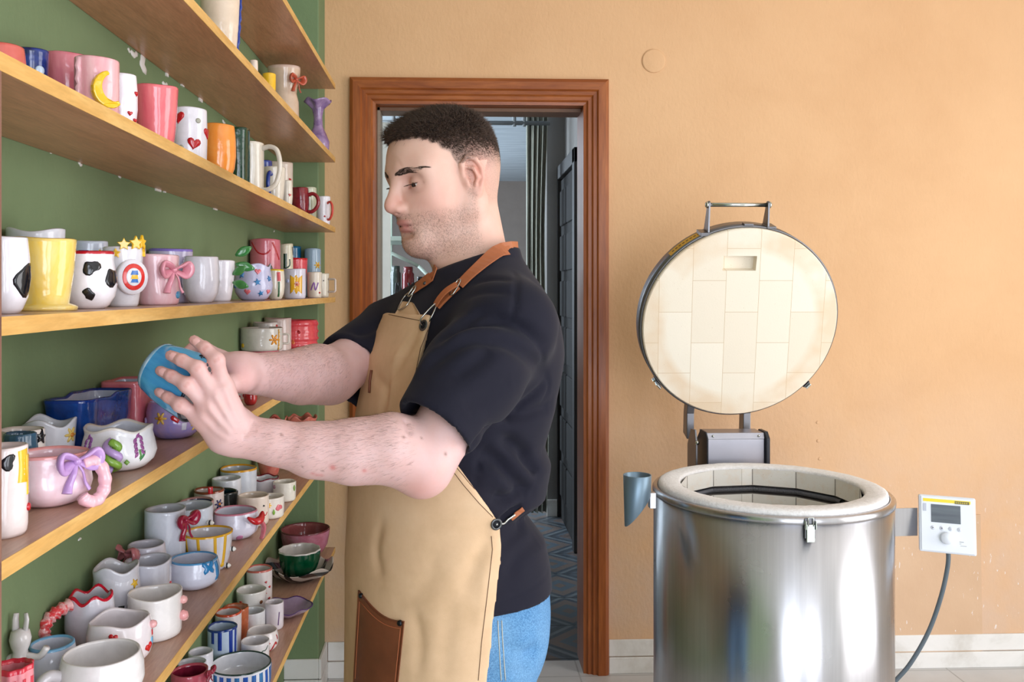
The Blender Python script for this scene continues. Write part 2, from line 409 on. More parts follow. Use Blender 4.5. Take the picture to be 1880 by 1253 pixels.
names = ['dark red', 'white', 'brown', 'black', 'grey-green', 'beige', 'navy']
shelfname = {1.002: 'middle', 1.322: 'upper', .642: 'lower', 1.642: 'top'}
for z in (.642, 1.002, 1.322):
    x = px_x(722, 4.2)-.02; j = 0
    while x < px_x(722, 4.2)+.25:
        r = random.uniform(.022, .04); h = random.uniform(.10, .24); ci = (gi*3+1) % 7; gi += 1; x += r
        o = lathe('storage_jar', [(0, 0), (r, 0), (r*1.03, .01), (r, h*.8), (r*.75, h*.86), (r*.78, h*.87), (r*.78, h), (0, h)], glaze(cols[ci]), None, 16)
        o.location = (x, 4.27+.05*random.random(), z)
        tag(o, f'{names[ci]} jar on the {shelfname[z]} board of the metal rack in the passage', 'jar', 'jars on the metal rack'); x += r+.008
hc = empty('cable_bundle', (px_x(752, 4.1), 4.08, 0), 'tangle of dark cables hanging in front of the metal rack', 'cables')
for k in range(9):
    x0 = random.uniform(-.06, .12); pts = [(x0, 0, 1.42)]
    for q in range(4): pts.append((x0+random.uniform(-.05, .05), random.uniform(-.02, .02), 1.30-.1*q))
    pts.append((x0+.04, 0, 1.1)); tube('cable', spline(pts, 5), .005, plain('black_cable', srgb(28, 28, 32), .4), hc, 6)
bx = box('cardboard_box', (px_x(790, 4.0), px_x(840, 4.0), 3.9, 4.02, 0, 1.38), plain('brown_cardboard', srgb(104, 74, 50), .8)); tag(bx, 'tall brown cardboard box standing before the rack in the passage', 'box')
# passage window out of the camera's sight, set near to light the curtain
pw = empty('unseen_passage_window', (-1.49, 4.5, 0), 'unseen daylit window in the left wall of the passage, nearest the doorway', 'window')
boxes('window_frame', [(0, .05, -.85, -.79, .95, 2.45), (0, .05, .79, .85, .95, 2.45), (0, .05, -.85, .85, .95, 1.0), (0, .05, -.85, .85, 2.4, 2.45)], M_WHITE, pw)
t = NT('daylit_pane'); t.col(srgb(200, 220, 235)); t.b.inputs['Emission Color'].default_value = (.75, .88, 1, 1); t.b.inputs['Emission Strength'].default_value = 2.2
M_PANE = t.m; boxes('pane', [(.004, .008, -.79, .79, 1.0, 2.4)], M_PANE, pw)
pw = empty('unseen_passage_window', (-1.49, 6.9, 0), 'unseen second window added deeper in the left wall to light the passage', 'window')  # added with a glowing pane, out of view, to brighten the passage
boxes('window_frame', [(0, .05, -.85, -.79, .95, 2.45), (0, .05, .79, .85, .95, 2.45), (0, .05, -.85, .85, .95, 1.0), (0, .05, -.85, .85, 2.4, 2.45)], M_WHITE, pw)
boxes('pane', [(.004, .008, -.79, .79, 1.0, 2.4)], M_PANE, pw)
# doorway leaf: white door standing open against the passage's left side
dl = empty('open_door', (DX0+.002, YB+.01, 0), 'white door leaf folded back behind the left jamb of the doorway', 'door')
boxes('door_leaf', [(0.0, .040, .0, .75, .01, 2.02)], plain('white_gloss_door', srgb(214, 222, 216), .25), dl, .003)
dl.rotation_euler = (0, 0, math.radians(10))
# plaster smears on the green wall under the shelves
PS = []
random.seed(31)
for px, py, s in ((262, 117, .016), (246, 100, .010), (236, 92, .004), (303, 156, .009), (312, 164, .005), (146, 293, .007), (147, 302, .004), (218, 318, .008), (232, 322, .004), (411, 226, .008), (520, 420, .006), (503, 425, .004), (146, 990, .003), (28, 248, .004), (40, 256, .005), (94, 277, .004)):
    c = on_x(px, py, XL); n = len(PS); V = []
    for q, off in ((1, -.0005), (1, .0010), (.5, .0018)):
        for i in range(12):
            a = 2*PI*i/12; r = s*q*(1+.45*math.sin(2*a+px)+.3*math.sin(3*a+py)); V.append((XL+off, c.y+r*math.cos(a)*1.3, c.z+r*math.sin(a)*.8))
    F = [(k*12+i, k*12+(i+1) % 12, (k+1)*12+(i+1) % 12, (k+1)*12+i) for k in range(2) for i in range(12)]+[tuple(24+i for i in range(12))]
    PS.append((V, F))
v, f = join_vf(PS); struct(mesh_obj('trim_plaster_smears', v, f, M_WHITE))
# ================================================================ SHELVES
M_SHT = m_wood('shelf_laminate', srgb(190, 150, 128), srgb(174, 132, 110), srgb(202, 164, 142), 'y', 2.2, .34, .32)
M_SHE = m_wood('shelf_oak_edge', srgb(232, 184, 110), srgb(214, 160, 84), srgb(242, 200, 128), 'y', 1.5, .5, .35)
M_SHU = m_wood('shelf_underside', srgb(214, 152, 114), srgb(192, 130, 94), srgb(226, 166, 128), 'y', 2.2, .3, .4)  # underside colour raised to stand in for light bounced off the floor
SH = {'A': 2.090, 'B': 1.839, 'C': 1.600, 'D': 1.362, 'E': 1.142, 'F': .853, 'G': .508}
TH = .0172
desc = {'A': 'topmost wooden wall shelf, only its underside in view', 'B': 'second wooden shelf from the top, holding the cream and lilac vases',
        'C': 'third wooden shelf from the top, holding pink, orange and green mugs', 'D': 'wooden shelf at eye level, holding the cow and star mugs',
        'E': 'wooden shelf below the blue cup in the hands', 'F': 'crowded wooden shelf below the forearm, full of white cups', 'G': 'lowest wooden shelf in view, with striped bowl and wavy plates'}
for k, z in SH.items():
    s = empty('wall_shelf', (XL, 0, z), desc[k], 'shelf')
    y0, y1 = .795, YC-.002
    v, f = box_vf(.001, XE-XL-.0012, y0, y1, -TH, 0)
    # faces: x0,x1,y0,y1,z0,z1 order from box_vf
    o = mesh_obj('shelf_board', v, f, None, s, False, mats=[M_SHT, M_SHU], fmat=[0, 0, 0, 0, 1, 0])
    box('edge_band', (XE-XL-.0012, XE-XL, y0, y1, -TH, 0), M_SHE, s)
    # wall side cap at the far end sticking past the band
    random.seed(ord(k))
    fl = []
    for q in range(5):
        y = random.uniform(.9, 2.9); w = random.uniform(.006, .03)
        fl.append((.0002, .0035, y, y+w, -TH-random.uniform(.002, .007), -TH+.002))
    boxes('plaster_crumbs', fl, M_WHITE, s)['kind'] = 'stuff'
sp = on_x(7, 600, XE)
tag(box('shelf_side_panel', (XL+.001, XE, sp.y-.022, sp.y-.004, 0, SH['C']-TH), m_wood('panel_wood', srgb(150, 110, 96), srgb(136, 98, 84), srgb(166, 124, 108), 'z')), 'brown upright side panel at the near end of the shelves', 'panel')
# ================================================================ KILN
KX, KY, KR, KH = .85, 2.35, .310, .850
t = NT('brushed_stainless'); v = t.coord((1, 1, .03)); n = t.noise(v, 90, 4, .6); big = t.noise(t.coord(), 5, 4)
t.col(t.mix(n, srgb(176, 176, 180), srgb(204, 204, 208))); t.set(.25, 1); tg_ = t.node('ShaderNodeTangent', direction_type='RADIAL', axis='Z'); t.link(tg_.outputs[0], t.b.inputs['Tangent']); t.b.inputs['Anisotropic'].default_value = .85; t.b.inputs['Anisotropic Rotation'].default_value = .25
t.link(t.ramp(big, [(.3, .26), (.7, .33)]), t.b.inputs['Roughness']); pass
M_STEEL = t.m
M_STEELD = plain('dull_grey_steel', srgb(128, 128, 132), .38, .9)
M_CHROME = plain('bright_zinc', srgb(205, 210, 205), .18, 1)
M_VENT = plain('blue_grey_metal', srgb(120, 142, 158), .4, .55)
t = NT('fibre_collar'); n = t.noise(t.coord(), 120, 4, .7); t.col(t.ramp(n, [(.3, srgb(226, 222, 220)), (.7, srgb(246, 244, 244))])); t.bump(n, .6, .004); t.set(.95); M_FIBRE = t.m
def brick_mat(name, rot, w, h, off, hue, loc=(0, 0, 0)):
    t = NT(name); tc = t.node('ShaderNodeTexCoord'); mp = t.node('ShaderNodeMapping'); mp.inputs['Rotation'].default_value = rot; mp.inputs['Location'].default_value = loc
    t.link(tc.outputs['Object'], mp.inputs[0]); br = t.node('ShaderNodeTexBrick'); t.link(mp.outputs[0], br.inputs[0])
    br.offset = off; br.inputs['Scale'].default_value = 1; br.inputs['Brick Width'].default_value = w; br.inputs['Row Height'].default_value = h
    br.inputs['Mortar Size'].default_value = .0007; br.inputs['Bias'].default_value = 0
    br.inputs['Color1'].default_value = srgb(*hue[0]); br.inputs['Color2'].default_value = srgb(*hue[1]); br.inputs['Mortar'].default_value = srgb(*hue[2])
    n = t.noise(t.coord(), 30, 4); c = t.mix(t.ramp(n, [(.5, 0.0), (.8, .35)]), br.outputs[0], srgb(226, 190, 150))
    sp = t.ramp(t.noise(t.coord(), 260, 2), [(.70, 0.0), (.74, .6)]); t.col(t.mix(sp, c, srgb(176, 140, 96)))
    t.bump(t.noise(t.coord(), 200, 3), .15, .002); t.set(.9, 0, .2); return t.m
kiln = empty('kiln', (KX, KY, 0), 'round stainless steel top-loading pottery kiln with its lid raised', 'kiln')
# body shell: panel seam at the left, rolled rim
v, f = lathe_vf([(KR-.02, .04), (KR-.002, .04), (KR-.002, .834), (KR-.02, .834)], 96, loop=True); mesh_obj('kiln_body', v, f, M_STEEL, kiln)
v, f = lathe_vf([(KR-.006, .834), (KR+.0008, .834), (KR+.0015, .840), (KR+.001, .846), (KR-.004, .851), (KR-.012, .851), (KR-.016, .845)], 96, loop=True); mesh_obj('rim_band', v, f, M_STEEL, kiln)
lathe('base_ring', [(KR-.03, .012), (KR-.005, .012), (KR-.002, .02), (KR-.002, .04), (KR-.03, .04)], M_STEELD, kiln, 64)
for k in range(4):
    a = PI/4+k*PI/2; lathe('foot', [(0, 0), (.02, 0), (.018, .013), (0, .013)], plain('black_rubber', srgb(30, 30, 32), .7), kiln, 16, (.24*math.cos(a), .24*math.sin(a), 0))
random.seed(3)
RI = .232
cv = [(RI+.004, .846), (RI+.004, .859), (RI+.010, .8635), (RI+.045, .8645), (KR-.024, .8635), (KR-.017, .860), (KR-.014, .846)]
v, f = lathe_vf(cv, 96, loop=True)
v = [(x*(1+random.uniform(-.0025, .0025)), y*(1+random.uniform(-.0025, .0025)), z+random.uniform(-.0006, .0006)) for x, y, z in v]
mesh_obj('fibre_collar', v, f, M_FIBRE, kiln)
# brick chamber: twelve-sided wall with an element groove
NB = 12; M_BRICKIN = brick_mat('chamber_brick', (PI/2, 0, 0), 9, 9, 0, ((236, 232, 224), (226, 222, 214), (180, 172, 160)))
V, F, FM = [], [], []; za = [.10, .782, .784, .806, .808, .856]; ra = [RI+.004, RI+.004, RI+.024, RI+.024, RI+.004, RI+.004]
for z, r in zip(za, ra):
    for k in range(NB):
        a = 2*PI*(k+.5)/NB+.12; V.append((r*math.cos(a), r*math.sin(a), z))
for i in range(5):
    for k in range(NB): F.append((i*NB+k, i*NB+(k+1) % NB, (i+1)*NB+(k+1) % NB, (i+1)*NB+k)); FM.append(1 if i in (1, 2, 3) else 0)
F.append(tuple(range(NB))); FM.append(0)
M_GROOVE = plain('grey_groove', srgb(128, 120, 114), .9)  # element groove and joints coloured darker than the bricks
mesh_obj('brick_chamber', V, F, None, kiln, False, mats=[M_BRICKIN, M_GROOVE], fmat=FM)
jn = []
for k in range(NB):
    for s in (0,):
        a = 2*PI*(k+.5)/NB+.12; r = RI+.0038
        for z0, z1 in ((.12, .781), (.809, .855)):
            jn.append(tube_vf([(r*math.cos(a), r*math.sin(a), z0), (r*math.cos(a), r*math.sin(a), z1)], .0012, 5))
v, f = join_vf(jn); mesh_obj('brick_joint', v, f, M_GROOVE, kiln)['kind'] = 'stuff'
co = []
for i in range(2600):
    a = .30+5.6*i/2600; kk = a*NB/(2*PI)-.12*NB/(2*PI)-.5; fr = (kk % 1)
    rr = (RI+.013)*math.cos(PI/NB)/math.cos((fr-.5)*2*PI/NB)
    w = i*1.05; co.append(((rr+.0075*math.cos(w))*math.cos(a), (rr+.0075*math.cos(w))*math.sin(a), (.795+.0075*math.sin(w))))
tube('heating_element', co, .0016, plain('element_wire', srgb(120, 120, 126), .5, .6), kiln, 4)
# front toggle latch
def on_kiln(px, py, r=KR):
    """point where the sight line meets the kiln shell"""
    o = Vector((0, 0, ZC)); d = ray(px, py); A = d.x**2+d.y**2; B = 2*(d.x*(o.x-KX)+d.y*(o.y-KY)); Cc = (o.x-KX)**2+(o.y-KY)**2-r*r
    s = (-B-math.sqrt(max(0, B*B-4*A*Cc)))/(2*A); return o+d*s
lp = on_kiln(1486, 968); la = math.atan2(lp.y-KY, lp.x-KX)
def latch(parent, name='latch'):
    root = boxes(name, [(-.0125, .0125, -.0035, 0, -.026, .022)], M_STEELD, parent, .001)
    boxes('latch_lever', [(-.0095, .0095, -.0085, -.0035, -.034, .008), (-.013, -.0105, -.011, -.0005, -.004, .016), (.0105, .013, -.011, -.0005, -.004, .016)], M_CHROME, root, .001)
    tube('latch_hook', [(-.006, -.008, .004), (-.006, -.009, .024), (.006, -.009, .024), (.006, -.008, .004)], .0016, M_CHROME, root, 6)
    tube('latch_pin', [(-.0135, -.006, .006), (.0135, -.006, .006)], .0025, M_CHROME, root, 8)
    return root
lt = latch(kiln); lt.location = ((KR+.002)*math.cos(la), (KR+.002)*math.sin(la), lp.z); lt.rotation_euler = (0, 0, la+PI/2)
# scorch and scratch marks keep to the material; name plate and seam
seam = on_kiln(1346, 1100); sa = math.atan2(seam.y-KY, seam.x-KX)
# hinge and spring housing at the back
hy0 = KR+.015
hc = on_y(1355, 822, KY+KR+.05); hx = hc.x-KX
M_HBOX = plain('hinge_box_steel', srgb(182, 182, 192), .35, .8)
h0, h1 = on_y(1299, 822, KY+KR+.05).x-KX, on_y(1404, 822, KY+KR+.05).x-KX
hz1 = on_y(1355, 796, KY+KR+.05).z
hb = boxes('hinge_housing', [(h0, h1, KR+.05, KR+.14, .70, hz1-.018)], M_HBOX, kiln, .003)
prism('housing_lip', [(KR+.05, hz1-.018), (KR+.058, hz1), (KR+.14, hz1), (KR+.14, hz1-.018)], h0, h1, M_HBOX, hb, .001, 'x')
for s in (.10, .90):
    v, f = lathe_vf([(0, 0), (.004, 0), (.003, .002), (0, .0025)], 12); v, f = xform((v, f), Matrix.Translation((h0+(h1-h0)*s, KR+.052, hz1-.009)) @ Matrix.Rotation(PI/2, 4, 'X')); mesh_obj('screw', v, f, M_CHROME, hb)
sidep = [(KR+.035, .70), (KR+.035, hz1-.015), (KR+.055, hz1+.004), (KR+.11, hz1+.004), (KR+.15, hz1-.03), (KR+.15, .70)]
M_BLACKP = plain('black_edge_trim', srgb(34, 38, 48), .4)
for a, b in ((h0-.006, h0-.001), (h1+.001, h1+.012)): prism('side_plate', sidep, a, b, M_BLACKP, hb, .0015, 'x')
pl = [(KR+.06, .70), (KR+.06, hz1-.03), (KR+.075, hz1+.008), (KR+.12, hz1+.004), (KR+.16, hz1-.05), (KR+.16, .70)]
prism('hinge_bracket', pl, h0-.034, h0-.028, M_STEELD, hb, .001, 'x')
v, f = lathe_vf([(0, 0), (.007, 0), (.006, .004), (0, .006)], 14); v, f = xform((v, f), Matrix.Translation((h0-.031, KR+.056, hz1-.03)) @ Matrix.Rotation(PI/2, 4, 'X')); mesh_obj('hinge_bolt', v, f, M_CHROME, hb)
boxes('hinge_strap', [(h0-.06, h1+.06, KR-.002, KR+.06, .66, .70)], M_STEELD, hb, .003)
# lid
LT = math.radians(16.5); lc = on_y(1359, 596, 2.68); RL = .308; LTH = .07
lid = empty('lid', (lc.x-KX, lc.y-KY, lc.z), None, None); del_keys = None
lid.parent = kiln; lid.rotation_euler = (LT, 0, 0)
M_LIDB = brick_mat('lid_brick', (PI/2, PI/2*0, 0), .2, .102, .5, ((240, 228, 204), (226, 206, 178), (196, 168, 130)))
# swap axes so that bricks stand upright
t = NT('lid_fire_brick'); tc = t.node('ShaderNodeTexCoord'); sp_ = t.node('ShaderNodeSeparateXYZ'); cb = t.node('ShaderNodeCombineXYZ'); t.link(tc.outputs['Object'], sp_.inputs[0])
t.link(mth(t, 'ADD', sp_.outputs[2], .36), cb.inputs[0]); t.link(mth(t, 'ADD', mth(t, 'ADD', sp_.outputs[0], mth(t, 'MULTIPLY', sp_.outputs[2], .05)), .559), cb.inputs[1])
br = t.node('ShaderNodeTexBrick'); t.link(cb.outputs[0], br.inputs[0]); br.offset = .5
for k_, v_ in (('Scale', 1), ('Brick Width', .2), ('Row Height', .102), ('Mortar Size', .0006), ('Bias', 0.0)): br.inputs[k_].default_value = v_
br.inputs['Color1'].default_value = srgb(246, 237, 220); br.inputs['Color2'].default_value = srgb(238, 226, 206); br.inputs['Mortar'].default_value = srgb(204, 178, 140)
rr_ = t.node('ShaderNodeVectorMath', operation='LENGTH'); t.link(tc.outputs['Object'], rr_.inputs[0])
ring = mth(t, 'MULTIPLY', mrange(t, rr_.outputs['Value'], .225, .25), mrange(t, t.noise(t.coord(), 5, 3), .38, .6))
c = t.mix(mth(t, 'MULTIPLY', ring, .55), br.outputs[0], srgb(226, 192, 152))
sp2 = t.ramp(t.noise(t.coord(), 240, 2), [(.70, 0.0), (.74, .5)]); t.col(t.mix(sp2, c, srgb(176, 140, 96)))
t.bump(t.noise(t.coord(), 190, 3), .12, .002); t.set(.92, 0, .15); M_LIDB = t.m
pr = [(0, 0), (RL-.010, 0), (RL-.007, .003), (RL-.006, .014), (RL-.006, LTH-.01), (0, LTH-.01)]
v, f = lathe_vf(pr, 96); v, f = xform((v, f), Matrix.Rotation(-PI/2, 4, 'X'))
fb = mesh_obj('lid_brickwork', v, f, M_LIDB, lid)
nt0 = on_y(1332, 497, 2.60); nt1 = on_y(1394, 470, 2.60)
nx0, nx1 = nt0.x-lc.x, nt1.x-lc.x; nz0, nz1 = (nt0.z-lc.z)/math.cos(LT), (nt1.z-lc.z)/math.cos(LT)
cut = box('cut_', (nx0, nx1, -.03, .028, nz0, nz1), M_LIDB, lid); bpy.context.view_layer.update(); bo = fb.modifiers.new('notch', 'BOOLEAN'); bo.operation = 'DIFFERENCE'; bo.solver = 'EXACT'
bo.object = cut
dg_ = bpy.context.evaluated_depsgraph_get(); nm = bpy.data.meshes.new_from_object(fb.evaluated_get(dg_)); fb.modifiers.clear(); fb.data = nm; bpy.data.objects.remove(cut)
nm.polygons.foreach_set('use_smooth', [False]*len(nm.polygons))
pr = [(RL-.0055, .012), (RL, .012), (RL, LTH), (RL-.01, LTH+.003), (0, LTH+.003), (0, LTH-.012), (RL-.0055, LTH-.012)]
v, f = lathe_vf(pr, 96, loop=True); v, f = xform((v, f), Matrix.Rotation(-PI/2, 4, 'X')); mesh_obj('lid_band', v, f, M_STEELD, lid)
# yellow sticker curved on the band
V, F = [], []
for i in range(17):
    a = math.radians(112+i*1.55)
    for y in (.022, .056): V.append(((RL+.0006)*math.cos(a), y, (RL+.0006)*math.sin(a)))
for i in range(16): F.append((2*i, 2*i+1, 2*i+3, 2*i+2))
st = mesh_obj('yellow_sticker', V, F, plain('sticker_yellow', srgb(222, 172, 40), .5), lid); st['label'] = 'yellow warning sticker'
V, F = [], []
for q in range(9):
    for (a0, a1) in ((114+q*2.4, 115.5+q*2.4),):
        n0 = len(V)
        for a in (a0, a1):
            for y in (.036, .044): V.append(((RL+.0010)*math.cos(math.radians(a)), y, (RL+.0010)*math.sin(math.radians(a))))
        F.append((n0, n0+1, n0+3, n0+2))
mesh_obj('sticker_lettering', V, F, plain('lettering_dark', srgb(96, 70, 20), .5), st)
tb = box('lid_tab', (-.014, .014, .008, .03, RL+.0, RL+.006), M_STEELD, lid, .001)
# handle on top
ha0, ha1 = on_y(1303, 430, 2.60).x-lc.x, on_y(1412, 430, 2.60).x-lc.x
hd = empty('handle', (0, 0, 0), None, None); hd.parent = lid
ztop = RL+.058
tube('handle_bar', [(ha0+.004, .035, ztop), (ha1-.004, .035, ztop)], .0065, M_CHROME, hd, 14)
for x, s in ((ha0, -1), (ha1, 1)):
    zb = math.sqrt(RL**2-x*x)
    pts = [(.012, zb+.001), (.018, zb+.03), (.027, ztop+.008), (.035, ztop+.012), (.043, ztop+.008), (.052, zb+.03), (.058, zb+.001)]
    prism('handle_bracket', pts, x-.003, x+.003, M_STEELD, hd, .001, 'x')
    b = box('bracket_foot', (x-.004, x+.02*s+(.004 if s > 0 else -.004), .010, .060, zb-.004, zb+.003) if s > 0 else (x-.024, x+.004, .010, .060, zb-.010, zb+.001), M_STEELD, hd, .001)
    v, f = lathe_vf([(0, 0), (.010, 0), (.010, .004), (.007, .007), (0, .008)], 14); v, f = xform((v, f), Matrix.Translation((x+s*.003, .035, ztop)) @ Matrix.Rotation(s*PI/2, 4, 'Y')); mesh_obj('bolt', v, f, M_CHROME, hd)
for px, py in ((1206, 712), (1490, 716)):
    q = on_y(px, py, 2.75); a = math.atan2((q.z-lc.z)/math.cos(LT), q.x-lc.x)
    l2 = latch(lid, 'lid_latch'); l2.location = ((RL+.002)*math.cos(a), .035, (RL+.002)*math.sin(a)); l2.rotation_euler = (0, -a+PI/2, 0); l2.rotation_euler = (Matrix.Rotation(-a+PI/2, 4, 'Y') @ Matrix.Rotation(-PI/2, 4, 'X')).to_euler()
# arms from the hinge up the back of the lid
for x0 in (h0-.018, h1-.012):
    yb = LTH+.004
    pts = [(yb, .12), (yb+.03, .12), (yb+.034, -RL-.03), (yb+.02, -RL-.10), (yb-.03, -RL-.10), (yb-.008, -RL-.02)]
    prism('lid_arm', pts, x0+KX-lc.x-.013, x0+KX-lc.x+.011, M_STEELD, lid, .002, 'x')
# vent tube at the left
vp = on_y(1170, 872, 2.25); vx, vy = vp.x-KX, vp.y-KY
vb = on_y(1155, 967, 2.25).z; vt = vp.z; vr = .036
V, F = [], []; n = 28
for k in range(n):
    a = 2*PI*k/n; x, y = math.cos(a), math.sin(a)
    zlow = vb+(vt-vb)*(.5+.5*math.cos(a-.0))*.62
    tp = 1.0 if True else 1
    for r, z in ((vr, vt), (vr*.93, zlow), (vr*.88, zlow), (vr-.0022, vt)): V.append((vx+r*x-(0 if z == vt else -.001), vy+r*y, z))
for k in range(n):
    for j in range(4): F.append((k*4+j, k*4+(j+1) % 4, ((k+1) % n)*4+(j+1) % 4, ((k+1) % n)*4+j))
o = mesh_obj('vent_tube', V, F, M_VENT, kiln, True); bevel(o, .0006, 1, 60)
box('vent_bracket', (vx+.030, vx+.046, vy-.012, vy+.012, vt-.085, vt-.045), M_STEEL, kiln, .001)
# controller on its arm
ct = on_y(1739, 964, 2.26)
cl = on_y(1645, 960, 2.30); 
ctr = empty('controller', (ct.x-KX, ct.y-KY, ct.z), None, None); ctr.parent = kiln
ctr.rotation_euler = (Matrix.Rotation(math.radians(-24), 4, 'Z') @ Matrix.Rotation(math.radians(-11), 4, 'X')).to_euler()
M_CW = plain('white_plastic', srgb(226, 230, 238), .35, vary=.02); CW, CHh = .0665, .073
box('controller_case', (-CW, CW, -.004, .024, -CHh, CHh), M_CW, ctr, .004)
box('front_panel', (-CW+.005, CW-.005, -.0062, -.003, -CHh+.004, CHh-.004), plain('panel_white', srgb(234, 238, 246), .3, vary=.01), ctr, .001)
box('yellow_strip', (-CW+.010, CW-.012, -.0068, -.005, CHh-.017, CHh-.009), plain('strip_yellow', srgb(248, 222, 50), .4, vary=.02), ctr)
box('brand_plate', (.018, CW-.015, -.0072, -.005, CHh-.0185, CHh-.011), plain('brand_grey', srgb(112, 104, 60), .4), ctr)
tb_ = [(.020+i*.0048, .0232+i*.0048, -.0075, -.0071, CHh-.0168, CHh-.0128) for i in range(6)]
boxes('brand_lettering', tb_, plain('brand_yellow', srgb(190, 170, 60), .4), ctr)
box('status_window', (-CW+.009, -CW+.018, -.0068, -.005, CHh-.042, CHh-.022), plain('window_grey', srgb(198, 202, 216), .3), ctr, .001)
t = NT('display_glass'); t.col(t.ramp(t.noise(t.coord((.3, 1, 3)), 20, 2), [(.3, srgb(92, 98, 108)), (.7, srgb(116, 124, 132))])); t.set(.12); 
box('screen', (-.038, .031, -.0072, -.005, .004, CHh-.023), t.m, ctr, .0006)
for i in range(4):
    bx_ = -.034+i*.0205
    v, f = lathe_vf([(0, 0), (.0056, 0), (.0052, .0008), (0, .0009)], 20); v, f = xform((v, f), Matrix.Translation((bx_, -.0062, -.010)) @ Matrix.Rotation(PI/2, 4, 'X')); b_ = mesh_obj('button', v, f, plain('button_white', srgb(216, 220, 230), .3, vary=.02), ctr)
    MI = plain('icon_grey', srgb(130, 130, 140), .4)
    y = -.0074
    if i == 0: mesh_obj('play_symbol', [(bx_-.002, y, -.0075), (bx_+.0028, y, -.010), (bx_-.002, y, -.0125)], [(0, 1, 2)], MI, b_, False)
    elif i == 1: boxes('stop_symbol', [(bx_-.002, bx_+.002, y, y+.0003, -.012, -.008)], MI, b_)
    elif i == 2: tube('back_symbol', [(bx_-.002, y, -.009), (bx_+.001, y, -.009), (bx_+.0022, y, -.0105), (bx_+.001, y, -.012), (bx_-.001, y, -.012)], .0003, MI, b_, 5)
    else: boxes('info_symbol', [(bx_-.0004, bx_+.0004, y, y+.0003, -.0125, -.0090), (bx_-.0004, bx_+.0004, y, y+.0003, -.0084, -.0076)], MI, b_)
v, f = lathe_vf([(0, 0), (.0155, 0), (.015, .013), (.0125, .016), (0, .0165)], 32); v, f = xform((v, f), Matrix.Translation((-.002, -.0062, -.034)) @ Matrix.Rotation(PI/2, 4, 'X')); mesh_obj('control_knob', v, f, M_CW, ctr)
MI = plain('print_grey', srgb(150, 150, 158), .4)
boxes('small_print', [(.027, .037, -.0066, -.0055, -.0415, -.040), (.027, .031, -.0066, -.0055, -.046, -.045), (.029, .043, -.0066, -.0055, -.051, -.050)], MI, ctr)
# arm
a0 = Vector((math.sqrt(KR**2-.05**2), -.05, cl.z)); a1 = Vector((ct.x-KX-.055, ct.y-KY+.045, cl.z))
V = []; hh = .037
for p in (a0, a0.lerp(a1, .25), a1): V += [(p.x, p.y, p.z-hh), (p.x, p.y, p.z+hh)]
o = mesh_obj('controller_arm', V, [(0, 2, 3, 1), (2, 4, 5, 3)], M_STEEL, kiln, False); sm_ = o.modifiers.new('s', 'SOLIDIFY'); sm_.thickness = .003
# cable
cb_pts = [on_y(px, py, yy)-Vector((KX, KY, 0)) for px, py, yy in ((1741, 1012, 2.285), (1740, 1040, 2.285), (1728, 1095, 2.29), (1705, 1160, 2.30), (1672, 1218, 2.31), (1642, 1253, 2.32), (1610, 1290, 2.33))]
tube('power_cable', spline(cb_pts, 8), .0058, plain('grey_cable', srgb(88, 100, 108), .5), kiln, 10)
for o_ in (lid, hd, ctr):
    for kx in ('label', 'category'):
        if kx in o_: del o_[kx]
# ================================================================ CERAMICS
WH = (247, 243, 250); IN = (226, 229, 238); CR = (232, 222, 206); PK = (238, 180, 188); RED = (200, 34, 44); GRN = (64, 120, 62); DGR = (22, 66, 44)
BLU = (62, 140, 200); NAV = (34, 62, 150); YEL = (246, 196, 52); LIL = (170, 140, 200); BLK = (28, 30, 36); TER = (196, 92, 66); ROS = (232, 120, 130); ORG = (246, 160, 74)
PROF = {
 'cyl': [(0, .88), (.04, .95), (.12, .985), (.5, 1), (1, 1)], 'taper': [(0, .70), (.05, .76), (.3, .86), (.6, .94), (1, 1)],
 'bowl': [(0, .45), (.05, .56), (.2, .76), (.45, .91), (.75, .98), (1, 1)], 'round': [(0, .58), (.06, .74), (.22, .95), (.45, 1.04), (.75, 1.02), (1, .94)],
 'belly': [(0, .62), (.06, .80), (.22, 1.02), (.42, 1.10), (.68, 1.03), (.86, .97), (1, 1.0)], 'foot': [(0, 1.0), (.05, 1.02), (.075, .94), (.10, .76), (.3, .82), (.6, .92), (1, 1)],
 'vase': [(0, .62), (.05, .72), (.25, .86), (.5, .84), (.62, .72), (.72, .76), (.85, .92), (1, .98)], 'flute': [(0, .8), (.06, .95), (.2, 1.0), (.36, .7), (.48, .42), (.7, .36), (.86, .5), (.95, .9), (1, 1.2)],
 'plate': [(0, .40), (.15, .5), (.35, .66), (.7, .88), (1, 1)], 'fl': [(0, .5), (.1, .6), (.3, .72), (.6, .80), (.85, .90), (1, 1.02)],
 'ribs': [(0, .85), (.04, .95), (.12, 1.04), (.20, .96), (.25, .95), (.35, 1.05), (.45, .96), (.5, .95), (.6, 1.04), (.7, .95), (.75, .94), (.86, 1.02), (.96, .96), (1, .93)],
 'bottle': [(0, .9), (.05, 1), (.5, 1), (.62, .8), (.7, .42), (.95, .36), (1, .42)]}
def interp(P, t):
    for (a, x), (b, y) in zip(P, P[1:]):
        if t <= b:
            u = (t-a)/(b-a); return x+(y-x)*u
    return P[-1][1]
